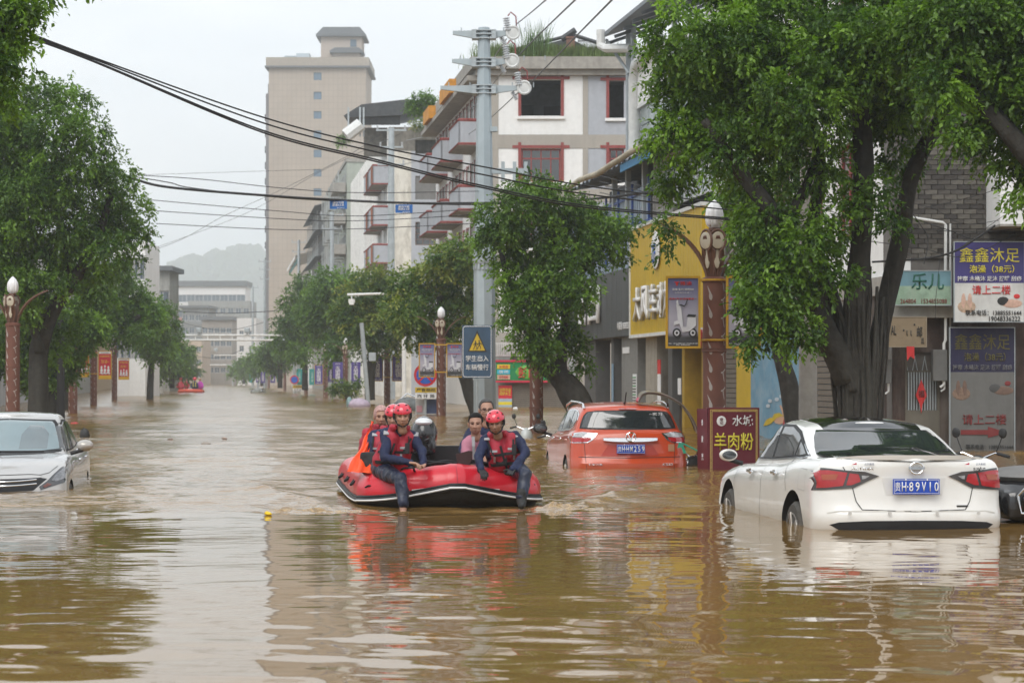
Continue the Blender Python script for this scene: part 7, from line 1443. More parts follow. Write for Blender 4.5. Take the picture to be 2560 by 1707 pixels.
# ---------------------------------------------------------------- the red SUV
def red_suv():
    RP = mud_paint('car_red', (.52, .058, .012), rough=.28, var=.06, film=.2, coat=.8)
    lv = [(.00, .80, -2.10, 2.15, .3, .42, .10, .22), (.12, .90, -2.22, 2.28, .3, .44, .11, .25), (.28, .925, -2.27, 2.32, .3, .45, .12, .27), (.42, .93, -2.27, 2.33, .28, .46, .12, .28), (.50, .928, -2.22, 2.33, .26, .46, .12, .28), (.60, .925, -2.20, 2.32, .25, .46, .12, .28), (.75, .92, -2.19, 2.28, .25, .46, .13, .27), (.88, .905, -2.17, 2.22, .24, .45, .14, .26), (.95, .88, -2.14, 2.16, .22, .42, .15, .25), (1., .84, -2.10, 2.08, .2, .38, .16, .23)]
    deck = smooth_tab([(-2.4, 1.16), (-1.5, 1.13), (0, 1.07), (1.0, 1.05), (1.7, .98), (2.1, .86), (2.4, .75)]); taper = [(-2.4, .97), (-1.5, 1.), (1.3, 1.), (2.4, .93)]
    base = [(-2.5, 1.12), (0, 1.06), (1.3, 1.03)]; roof = smooth_tab([(-2.2, 1.40), (-1.9, 1.485), (-1.4, 1.54), (-.8, 1.56), (-.2, 1.55), (.4, 1.50), (.9, 1.38), (1.3, 1.24)])
    cl = [(0, .865, -2.13, 1.40, .26, .5, .13, .28), (.2, .845, -2.10, 1.20, .26, .48, .13, .27), (.5, .79, -2.03, .92, .26, .44, .12, .24), (.75, .735, -1.97, .68, .25, .4, .11, .2), (.88, .70, -1.93, .55, .24, .36, .10, .18), (.96, .665, -1.89, .45, .22, .33, .09, .16), (1., .61, -1.83, .35, .2, .3, .08, .14)]
    me = body_mesh('body', lv, deck, .26, taper, [(-1.38, .36, .40), (1.32, .36, .40)], RP, cabin=cabin_mesh(cl, base, roof, mats=[RP], crown_h=.03), crown_h=.02)
    T = thing('parked_car', 'red SUV flooded up to its rear bumper with a blue plate', 'car'); put('body', me, T); B = bvh_of(me); lz = lambda z: z if z < 1.15 else 1.15 + (z - 1.15) * .76; pa = lambda poly, side, nm, mm, **k: patch(B, [(p_[0], lz(p_[1])) for p_ in poly], side, nm, mm, T, **k)
    pa([(-.76, 1.18), (-.60, 1.165), (0, 1.155), (.60, 1.165), (.76, 1.18), (.74, 1.28), (.69, 1.44), (.63, 1.52), (.5, 1.545), (0, 1.555), (-.5, 1.545), (-.63, 1.52), (-.69, 1.44), (-.74, 1.28)], 'x-', 'window_gasket', M['black'], off=.004, step=.06); pa([(-.73, 1.20), (0, 1.178), (.73, 1.20), (.70, 1.32), (.65, 1.46), (.60, 1.51), (0, 1.532), (-.60, 1.51), (-.65, 1.46), (-.70, 1.32)], 'x-', 'rear_window', M['dglass'], off=.01, step=.06)
    pa([(-.14, 1.585), (.14, 1.585), (.13, 1.565), (-.13, 1.565)], 'x-', 'brake_lamp', RED, off=.02)
    for side in ('y+', 'y-'):
        sg = 1 if side == 'y+' else -1
        pa([(1.0, 1.09), (.62, 1.33), (.30, 1.49), (-.2, 1.565), (-.9, 1.58), (-1.4, 1.55), (-1.62, 1.47), (-1.72, 1.35), (-1.60, 1.22), (-1.30, 1.145), (-.3, 1.11)], side, 'window_trim', M['chrome'], off=.004, step=.07)
        for poly in ([(.92, 1.115), (.60, 1.31), (.28, 1.46), (-.10, 1.53), (-.12, 1.13)], [(-.18, 1.53), (-.9, 1.55), (-1.05, 1.545), (-1.08, 1.17), (-.2, 1.135)], [(-1.13, 1.54), (-1.38, 1.52), (-1.57, 1.44), (-1.65, 1.35), (-1.55, 1.245), (-1.13, 1.17)]): pa(poly, side, 'side_window', M['dglass'], off=.008, step=.06)
        ribbon(B, [(-.15, 1.1), (-.2, .5)], side, .008, 'door_gap', SEAM, T); ribbon(B, [(1.0, 1.05), (.95, .5)], side, .008, 'door_gap', SEAM, T); ribbon(B, [(-1.12, 1.12), (-1.05, .8)], side, .008, 'door_gap', SEAM, T)
        for xh in (-.85, .15): m = MB(); m.box((xh, sg * .945, 1.0), (.22, .03, .03), bev=.012); m.build('door_handle', M['chrome'], T)
        m = MB(); m.tube([(.45, sg * .68, 1.46), (.35, sg * .69, 1.54), (-.4, sg * .70, 1.60), (-1.2, sg * .69, 1.585), (-1.62, sg * .67, 1.55), (-1.72, sg * .665, 1.48)], .022, 8, flat=.8); m.build('roof_rail', M['chrome'], T, True)
        mirror(T, .85, sg * .93, 1.14, sg, M['black'], 1.25)
        for xw in (-1.38, 1.32): wheel(T, xw, sg * .80, .36, .36)
        f = lambda q: [(sg * a, b) for a, b in q]
        pa(f([(.50, 1.10), (.58, 1.00), (.66, .955), (.90, .95), (.90, 1.10), (.72, 1.12)]), 'x-', 'tail_lamp_rim', M['chrome'], off=.008, step=.05); pa(f([(.525, 1.095), (.60, 1.045), (.88, 1.04), (.88, 1.09), (.72, 1.11)]), 'x-', 'tail_lamp_clear', CLEAR, off=.014, step=.05); pa(f([(.60, 1.035), (.61, 1.0), (.67, .967), (.88, .962), (.88, 1.035)]), 'x-', 'tail_lamp_red', RED, off=.014, step=.05)
        ribbon(B, f([(.70, 1.125), (.71, .95), (.69, .6), (.67, .5)]), 'x-', .007, 'tailgate_gap', SEAM, T)
    m = MB(); n = 20; vs = []
    for i in range(n + 1): y = -.42 + .84 * i / n; x = -2.225 + .11 * (y / .9) ** 2; e = 1 - .35 * (abs(y) / .42) ** 3; vs += [(x + .03, y, 1.04), (x - .012, y, 1.03), (x - .016, y, 1.03 - .06 * e), (x + .03, y, 1.03 - .075 * e)]
    m.add(vs, [(4 * i + a, 4 * i + (a + 1) % 4, 4 * i + 4 + (a + 1) % 4, 4 * i + 4 + a) for i in range(n) for a in range(4)]); m.build('chrome_bar', M['chrome'], T, True)
    m = MB(); m.tube([(-2.245, .075 * math.cos(a), 1.045 + .068 * math.sin(a)) for a in np.linspace(0, 6.283, 21)], .011, 6); m.tube([(-2.245, .045, 1.09), (-2.25, 0, 1.0), (-2.245, -.045, 1.09)], .012, 5); m.build('badge', M['chrome'], T, True)
    pa([(-.34, .93), (.34, .93), (.46, .75), (-.46, .75)], 'x-', 'plate_recess', mat('car_red_shade', (.42, .03, .01), .35, coat=.5), off=.003)  # plate recess is a flat patch, its shade put into a darker red
    plate(T, B, -2.235, .86, 0, ('H', 'HM259'), 0); pa([(-.60, .93), (-.70, .93), (-.70, .82), (-.60, .82)], 'x-', 'sticker', mat('sticker_old', (.42, .22, .12), .7), off=.005)
    ribbon(B, [(-.80, .735), (0, .72), (.80, .735)], 'x-', .01, 'bumper_gap', SEAM, T); o = text(T, '长安汽车', 0, 0, .62, .22, .035, M['chrome'], .02, rot=(0, 0, R(-90)), name='badge_lettering'); o.location = (-2.245, .55, .62); o = text(T, 'CS35', 0, 0, .62, .16, .035, M['chrome'], .02, rot=(0, 0, R(-90)), name='badge_lettering'); o.location = (-2.235, -.58, .62)
    m = MB(); m.tube([(-1.55, 0, 1.54), (-1.60, 0, 1.58), (-1.66, -.01, 1.74)], .01, 5); m.ell((-1.54, 0, 1.565), (.05, .02, .02), 8, 6); m.build('antenna', M['black'], T)
    t_ = text(T, '~实习', 0, 0, 1.5, .2, .045, TXT_W, .02, rot=(0, 0, R(-90)), name='sticker'); t_.location = (-2.04, -.42, 1.40)
    Zc = WZ(1167); yaw = R(95.2); d = Vector((math.cos(yaw), math.sin(yaw), 0)); c = P(1577, 1167, Zc); T.location = Vector((c.x, c.y, 0)) + d * 2.22 + Vector((0, 0, -.60)); T.rotation_euler = (0, R(.5), yaw)
red_suv()
# ---------------------------------------------------------------- the silver sedan on the left, front to the camera
def silver_sedan():
    SP = mud_paint('car_silver', (.52, .51, .50), rough=.25, metal=.35, var=.03, coat=.8)
    lv = [(.00, .74, -2.0, 2.02, .3, .40, .1, .24), (.12, .82, -2.12, 2.14, .3, .42, .12, .28), (.28, .845, -2.15, 2.18, .3, .44, .12, .30), (.45, .85, -2.16, 2.18, .28, .45, .12, .31), (.60, .85, -2.15, 2.16, .26, .46, .13, .31), (.75, .848, -2.14, 2.12, .25, .46, .14, .31), (.86, .835, -2.12, 2.04, .24, .46, .15, .31), (.93, .81, -2.1, 1.95, .22, .45, .17, .31), (.97, .78, -2.08, 1.86, .2, .43, .18, .30), (1., .73, -2.05, 1.75, .2, .42, .18, .28)]
    deck = smooth_tab([(-2.3, 1.05), (-1.2, 1.0), (0, .94), (.85, .965), (1.2, .925), (1.6, .85), (1.9, .755), (2.2, .64)]); taper = [(-2.3, .96), (-1.3, 1.), (1.1, 1.), (1.7, .98), (2.3, .93)]
    base = [(-2.5, 1.0), (0, .93), (1.3, .94)]; roof = smooth_tab([(-1.9, 1.12), (-1.3, 1.30), (-.8, 1.41), (-.3, 1.45), (.1, 1.445), (.4, 1.40), (.8, 1.26), (1.2, 1.08)])
    cl = [(0, .76, -1.85, 1.30, .3, .42, .15, .26), (.2, .745, -1.7, 1.12, .32, .42, .15, .25), (.5, .695, -1.38, .84, .32, .38, .14, .22), (.75, .64, -1.1, .60, .3, .34, .12, .19), (.9, .60, -.92, .44, .28, .3, .1, .16), (.97, .565, -.84, .36, .26, .28, .09, .14), (1., .52, -.78, .28, .24, .26, .08, .12)]
    me = body_mesh('body', lv, deck, .17, taper, [(-1.29, .31, .35), (1.28, .31, .35)], SP, cabin=cabin_mesh(cl, base, roof, mats=[SP], crown_h=.03), crown_h=.035)
    T = thing('parked_car', 'silver sedan facing the camera at the left edge, water up to its headlights', 'car'); put('body', me, T); B = bvh_of(me); pa = lambda poly, side, nm, mm, **k: patch(B, poly, side, nm, mm, T, **k)
    pa([(-.70, .985), (-.45, .965), (0, .955), (.45, .965), (.70, .985), (.655, 1.15), (.585, 1.33), (.55, 1.375), (0, 1.395), (-.55, 1.375), (-.585, 1.33), (-.655, 1.15)], 'x+', 'windscreen_edge', M['black'], off=.004, step=.05)
    pa([(-.645, 1.02), (-.45, 1.0), (0, .99), (.45, 1.0), (.645, 1.02), (.61, 1.15), (.55, 1.32), (.52, 1.355), (0, 1.375), (-.52, 1.355), (-.55, 1.32), (-.61, 1.15)], 'x+', 'windscreen', glassy('screen_glass', (.20, .27, .29), .08), off=.008, step=.05)
    for s_ in (1, -1): pa([(s_ * .16, 1.02), (s_ * .50, 1.02), (s_ * .50, 1.20), (s_ * .42, 1.30), (s_ * .26, 1.31), (s_ * .17, 1.2)], 'x+', 'seat_shape', glassy('screen_seat', (.15, .19, .205), .1), off=.0095, step=.06)
    for y0 in (.02, -.50): m = MB(); m.tube([(1.15, y0 + .48, 1.0), (1.17, y0 + .2, .995), (1.2, y0 - .05, 1.0)], .012, 5); m.build('wiper', M['black'], T)
    pa([(-.46, .56), (0, .54), (.46, .56), (.60, .69), (.52, .705), (.30, .695), (0, .69), (-.30, .695), (-.52, .705), (-.60, .69)], 'x+', 'grille', M['matt'], off=.004, step=.05)
    for zz in (.668, .618): m = MB(); m.tube([(2.205 - .30 * (y / .85) ** 2 - abs(zz - .64) , y, zz + .025 * (abs(y) / .5) ** 2) for y in np.linspace(-.5, .5, 17)], .009, 6); m.build('grille_bar', M['chrome'], T, True)
    m = MB(); m.tube([(2.215, .075 * math.cos(a), .645 + .042 * math.sin(a)) for a in np.linspace(0, 6.283, 21)], .009, 6); m.tube([(2.215, .04, .615), (2.215, .02, .675)], .008, 5); m.tube([(2.215, -.04, .675), (2.215, -.02, .615)], .008, 5); m.tube([(2.215, .02, .645), (2.215, -.02, .645)], .008, 5); m.build('badge', M['chrome'], T, True)
    for sg in (1, -1):
        f = lambda q: [(sg * a, b) for a, b in q]; side = 'y+' if sg > 0 else 'y-'
        pa(f([(.52, .60), (.60, .66), (.67, .74), (.74, .81), (.81, .86), (.84, .83), (.835, .72), (.80, .64), (.66, .60), (.54, .56)]), 'x+', 'headlight', mat('headlamp_dark', (.07, .07, .075), .1, .4, coat=1.), off=.006, step=.04); pa(f([(.65, .67), (.70, .74), (.79, .82), (.815, .79), (.80, .69), (.70, .65)]), 'x+', 'headlight_reflector', mat('reflector_grey', (.20, .20, .21), .15, .5, coat=1., var=.5, scale=30), off=.011, step=.03); pa(f([(.56, .605), (.61, .64), (.66, .62), (.58, .585)]), 'x+', 'turn_lamp', mat('dull_red_lamp', (.16, .06, .05), .2), off=.011, step=.04)
        ribbon(B, f([(.0, .735), (.40, .745), (.52, .735), (.62, .76), (.70, .83), (.76, .90)]), 'x+', .007, 'bonnet_gap', SEAM, T); ribbon(B, f([(.54, .735), (.48, .63), (.40, .52)]), 'x+', .006, 'bumper_gap', mat('soft_gap', (.3, .3, .3)), T)
        pa([(1.0, .985), (.70, 1.13), (.35, 1.31), (0, 1.375), (-.5, 1.37), (-.9, 1.27), (-1.35, 1.09), (-1.2, 1.03), (0, .985)], side, 'window_trim', M['black'], off=.004, step=.07)
        for poly in ([(.92, 1.005), (.66, 1.13), (.33, 1.29), (-.05, 1.345), (-.07, 1.005)], [(-.12, 1.345), (-.5, 1.345), (-.87, 1.25), (-.92, 1.05), (-.13, 1.005)]): pa(poly, side, 'side_window', M['dglass'], off=.008, step=.06)
        ribbon(B, [(-.1, .99), (-.15, .3)], side, .007, 'door_gap', SEAM, T); ribbon(B, [(1.0, .95), (1.02, .6), (.95, .3)], side, .007, 'door_gap', SEAM, T)
        for xh in (-.75, .2): m = MB(); m.box((xh, sg * .87, .87), (.18, .03, .03), bev=.01); m.build('door_handle', M['chrome'], T)
        o = mirror(T, .80, sg * .83, 1.06, sg, SP, 1.1)
        for xw in (-1.29, 1.28): wheel(T, xw, sg * .74, .31, .31)
    Zc = WZ(1232); yaw = R(-83.5); d = Vector((math.cos(yaw), math.sin(yaw), 0)); c = P(-16, 1232, Zc); T.location = Vector((c.x, c.y, 0)) - d * 2.12 + Vector((0, 0, -.535)); T.rotation_euler = (0, 0, yaw)
silver_sedan()
# ------------------------------------------------------------------ people
SKIN = mat('skin', (.38, .215, .15), .5, var=.08, scale=6, bump=.05, bscale=60); SKIND = mat('skin_tan', (.27, .145, .095), .5, var=.08, scale=6)
NAVY = mat('navy_cloth', (.008, .014, .050), .7, var=.4, scale=6, bump=.5, bscale=14); WETN = mat('wet_navy_trousers', (.013, .018, .040), .38, var=.45, scale=7, bump=.6, bscale=13)
VEST = mat('vest_red', (.36, .020, .040), .6, var=.2, scale=7, bump=.25, bscale=25); GREY = mat('reflective_grey', (.34, .34, .36), .4); HELM = mat('helmet_red', (.62, .022, .05), .16, var=.05, coat=1.)
HAIR = mat('dark_hair', (.010, .009, .009), .75, spec=.2, var=.4, scale=30); GHAIR = mat('grey_hair', (.075, .072, .07), .8, spec=.2, var=.4, scale=40)
def caps(mb, a, b, r0, r1, mi=0):
    a, b = Vector(a), Vector(b); mb.tube([a, b], [r0, r1], 12); mb.ell(a, (r0,) * 3, 12, 8); mb.ell(b, (r1,) * 3, 12, 8)
def make_head():
    m = MB(); m.ell((0, .012, .025), (.076, .095, .088), 20, 14); m.ell((0, -.016, -.030), (.066, .074, .072), 18, 12); m.ell((0, -.048, -.076), (.034, .030, .026), 12, 8)
    caps(m, (0, -.088, .005), (0, -.102, -.030), .010, .015); m.ell((-.013, -.093, -.034), (.010, .011, .009)); m.ell((.013, -.093, -.034), (.010, .011, .009))
    for s in (1, -1): m.ell((s * .032, -.050, -.022), (.032, .034, .034)); caps(m, (s * .012, -.085, .024), (s * .048, -.070, .022), .010, .010); m.ell((s * .080, .01, -.005), (.010, .022, .033)); m.ell((s * .030, -.030, -.060), (.032, .042, .028))
    m.ell((0, -.083, -.056), (.022, .012, .007)); m.ell((0, -.081, -.066), (.020, .012, .008)); caps(m, (0, .015, -.06), (0, .03, -.15), .050, .056)
    return remeshed(m, .0060, 4, 'head')
HEAD = make_head()
def make_hand(curl=.9, spread=.2):
    m = MB(); m.box((0, 0, -.045), (.078, .026, .088), bev=.012); L = (.068, .078, .072, .056)
    for i in range(4):
        x = -.030 + i * .0205; p = Vector((x, 0, -.085)); a = .25 + curl * .3
        for k in range(3):
            q = p + Vector((spread * (i - 1.5) * .02, -math.sin(a), -math.cos(a))) * (L[i] * (.45, .32, .25)[k]); caps(m, p, q, .0092 - k * .0008, .0085 - k * .0008); p = q; a += curl * .55
    p = Vector((-.034, -.004, -.03)); q = p + Vector((-.028, -.018, -.028)); caps(m, p, q, .013, .011); caps(m, q, q + Vector((.004, -.018, -.026)), .0105, .009)
    return remeshed(m, .0045, 1, 'hand')
HAND = make_hand()
def frame_to(fwd, up=(0, 0, 1)):       # local -y -> fwd, z -> up
    f = Vector(fwd).normalized(); u = Vector(up); x = (-f).cross(u).normalized() * 1; u = x.cross(-f).normalized(); return Matrix((x, -f, u)).transposed()
def join(me, src, mt, mi):
    bm = bmesh.new(); bm.from_mesh(me); s = bmesh.new(); s.from_mesh(src); s.transform(mt)
    for f in s.faces: f.material_index = mi
    t = bpy.data.meshes.new('t'); s.to_mesh(t); s.free(); bm.from_mesh(t); bm.to_mesh(me); bm.free(); bpy.data.meshes.remove(t)
def person(label, base, J, face, cloth, skin=SKIN, legs=WETN, vest=None, helmet=False, hair=None, tilt=(0, 0, 1), bare_arm=False, glove=False, boots=None, glasses=False, fat=1.0, legs_on=True, hs=1.0, seed=1):
    base = Vector(base); T = thing('person', label, 'person', base); G = {k: P(*v) - base for k, v in J.items()}; g = G.get
    bones = []
    def B(a, b, r0, r1, mi): bones.append((g(a) if isinstance(a, str) else a, g(b) if isinstance(b, str) else b, r0 * fat, r1 * fat, mi))
    sh = (g('ls') + g('rs')) / 2; ch = g('chest'); pe = g('pelvis'); fdir = (g('ls') - g('rs')); fdir = Vector((fdir.y, -fdir.x, 0)).normalized()
    if fdir.y > 0: fdir = -fdir
    B('neck', sh, .052, .07, 0); B('ls', 'rs', .070, .070, 0); w_ = (g('ls') - g('rs')).normalized()
    for k in (-.085, .085): B(ch + w_ * k, pe + w_ * k * .8, .105, .105, 0); B(sh + w_ * k * .9, ch + w_ * k, .085, .105, 0)
    for s in ('l', 'r'):
        B(s + 's', s + 'e', .064, .052, 0); B(s + 'e', s + 'w', .050 if not bare_arm else .040, .040 if not bare_arm else .027, 1 if bare_arm else 0)
        if legs_on and s + 'k' in G: B(pe + w_ * (.09 if s == 'l' else -.09), s + 'k', .098, .075, 2); B(s + 'k', s + 'a', .074, .062, 2)
    m = MB()
    for a, b, r0, r1, mi in bones: caps(m, a, b, r0, r1)
    me = remeshed(m, .015, 5, 'body', [cloth, skin, legs, mat('glove_black', (.02, .02, .022), .6)], noise_amp=.017, noise_sc=12)
    for p in me.polygons:
        c = p.center; best = 9; mi = 0
        for a, b, r0, r1, k in bones:
            ab = b - a; t = max(0, min(1, (c - a).dot(ab) / max(ab.length_squared, 1e-9))); d = (c - a - ab * t).length - (r0 + (r1 - r0) * t)
            if d < best: best = d; mi = k
        p.material_index = mi
    hd = g('head'); fm = frame_to(face, tilt); HM = Matrix.Translation(hd) @ fm.to_4x4() @ Matrix.Scale(hs, 4); join(me, HEAD, HM, 1)
    for s in ('l', 'r'):
        if s + 'h' in G:
            d = (g(s + 'h') - g(s + 'w')).normalized(); z = -d; x = Vector((1 if s == 'l' else -1, 0, .2)); x = (x - z * x.dot(z)).normalized(); y = z.cross(x); join(me, HAND, Matrix.Translation(g(s + 'w')) @ Matrix((x, y, z)).transposed().to_4x4(), 3 if glove else 1)
    me.polygons.foreach_set('use_smooth', [True] * len(me.polygons)); put('body', me, T)
    def hp(nm, mb, mm, sm=True): o = mb.build(nm, mm, T, sm); o.matrix_basis = HM; return o
    for s in (1, -1):
        m = MB(); m.ell((s * .031, -.0800, .006), (.0125, .006, .0042), 12, 8); hp('eye', m, mat('eye_dark', (.02, .014, .012), .2)); m = MB(); m.tube([(s * .012, -.098, .027), (s * .032, -.093, .033), (s * .052, -.078, .027)], [.0025, .0032, .0015], 6, flat=.6); hp('eyebrow', m, HAIR)
    m = MB(); m.tube([(-.019, -.086, -.0605), (-.008, -.0925, -.0600), (.008, -.0925, -.0600), (.019, -.086, -.0605)], [.0015, .0035, .0035, .0015], 6); hp('mouth', m, mat('lips', (.27, .12, .095), .5))
    if glasses:
        m = MB()
        for s in (1, -1): m.tube([(s * .034 + .026 * math.cos(a), -.104, .003 + .018 * math.sin(a)) for a in np.linspace(0, 6.283, 17)], .0022, 5); m.tube([(s * .060, -.104, .006), (s * .080, -.02, .006)], .0022, 5)
        m.tube([(-.008, -.106, .006), (.008, -.106, .006)], .002, 5); hp('glasses', m, M['matt'])
    if helmet:
        m = MB(); m.ell((0, .008, .045), (.104, .122, .098), 28, 18); m.v = [(v[0], v[1], max(v[2], .030 + .012 * math.cos(v[1] * 14))) if v[2] < .055 else v for v in m.v]; H_ = hp('helmet', m, HELM)
        for x, y, z in ((-.05, -.098, .075), (.05, -.098, .075), (-.040, -.055, .125), (.040, -.055, .125), (-.088, -.02, .095), (.088, -.02, .095)):
            v = MB(); v.ell((x, y, z), (.013, .006, .007), 10, 6, rot=Matrix.Rotation(math.atan2(x, -y) * .9, 3, 'Z')); o = hp('helmet_vent', v, M['matt']); o.parent = H_; o.matrix_parent_inverse = Matrix.Identity(4); o.matrix_basis = Matrix.Identity(4)
        m = MB()
        for s in (1, -1): m.tube([(s * .094, 0, .045), (s * .082, -.02, -.03), (s * .052, -.045, -.085), (s * .005, -.052, -.108)], .009, 6); m.ell((s * .092, .01, .01), (.012, .035, .045), 10, 8)
        hp('chin_strap', m, M['matt'])
    if hair:
        hm, style = hair; m = MB(); m.ell((0, .022, .040), (.085, .103, .090), 22, 14)
        v2 = []
        for v in m.v:
            x, y, z = v
            lim = .044 + (.02 if style == 'short' else .014) * (1 if y < 0 else 0)
            if y < -.028 and z < lim + .02: y = max(y, -.028)
            n_ = noise.noise((x * 45, y * 45, z * 12)) * .004; v2.append((x * (1 + n_ * 6), y + n_, z + n_))
        m.v = v2
        if style == 'tied': m.ell((0, .125, .01), (.032, .032, .034), 12, 8)
        hp('hair', m, hm)
    if vest:
        V = MB(); k = .135; up = (sh - pe).normalized()
        for q in (-.085, .085): caps(V, sh + w_ * q * 1.0 + fdir * .03 - up * .03, pe + w_ * q * .9 + fdir * .035 + up * .10, .095, .128); V.ell(ch + w_ * q + fdir * .10, (.07, .06, .10), 14, 10); V.ell(pe + up * .17 + w_ * q + fdir * .12, (.08, .06, .075), 14, 10); caps(V, sh + w_ * q + fdir * .02, sh + w_ * q * 1.1 - fdir * .08 - up * .1, .07, .08)
        V.tube([g('neck') + up * .006 + w_ * .088 * math.cos(a) - fdir * .075 * math.sin(a) for a in np.linspace(-1.0, math.pi + 1.0, 15)], .034, 10)
        vm = remeshed(V, .014, 4, 'life_vest', [vest], noise_amp=.008, noise_sc=16); vo = put('life_vest', vm, T); bv = bvh_of(vm)
        c = sh * .45 + pe * .55
        def lc(u, h): q = sh + (pe - sh) * h + w_ * u; return (q.x, q.z)
        def strip(pts, wd, nm, mm): o = ribbon(bv, [lc(*p) for p in pts], 'y-', wd, nm, mm, vo, off=.006)
        strip([(-.20, .50), (.20, .46)], .028, 'strap', M['matt']); strip([(-.20, .80), (.20, .78)], .035, 'strap', M['matt']); strip([(-.02, .22), (.0, .95)], .022, 'zip', M['matt']); strip([(-.14, .05), (-.11, .5)], .02, 'strap', M['matt']); strip([(.14, .05), (.11, .5)], .02, 'strap', M['matt'])
        for u, h, a, b in ((-.10, .36, .075, .022), (.10, .34, .075, .022), (-.11, .62, .022, .06), (.11, .60, .022, .06)):
            o = lc(u, h); patch(bv, [(o[0] - a / 2, o[1] - b / 2), (o[0] + a / 2, o[1] - b / 2), (o[0] + a / 2, o[1] + b / 2), (o[0] - a / 2, o[1] + b / 2)], 'y-', 'reflective_patch', GREY, vo, off=.008, step=.03)
        for s, u in ((1, .16), (-1, -.16)): q = sh + w_ * u + fdir * .05 + up * .035; m = MB(); m.box(q - up * .012, (.06, .07, .016), bev=.006, rx=.6); m.build('shoulder_patch', GREY, vo)
        q = ch + w_ * .10 + fdir * .165; m = MB(); m.box(q, (.05, .03, .115), bev=.008); m.tube([q + Vector((.015, 0, .05)), q + Vector((.015, 0, .13))], .006, 6); m.build('radio', M['matt'], vo)
        q = pe + up * .13 + fdir * .14 - w_ * .08; m = MB(); m.box(q, (.12, .07, .10), bev=.02); m.build('pouch', M['matt'], vo)
    if label.endswith('one trouser leg over the bow'): a = g('ra'); m = MB(); caps(m, a + Vector((0, 0, -.02)), a + Vector((0, -.01, -.10)), .042, .036); caps(m, a + Vector((0, -.01, -.10)), a + Vector((.0, -.13, -.13)), .036, .028); put('bare_foot', remeshed(m, .012, 2, 'foot', [SKIN]), T)
    if boots:
        for s in boots: a = g(s + 'a'); m = MB(); caps(m, a + Vector((0, 0, .03)), a + Vector((0, -.01, -.05)), .06, .055); caps(m, a + Vector((0, -.02, -.06)), a + Vector((.0, -.12, -.09)), .05, .042); put('boot', remeshed(m, .012, 2, 'boot', [mat('boot_black', (.02, .02, .02), .7)]), T)
    return T, G
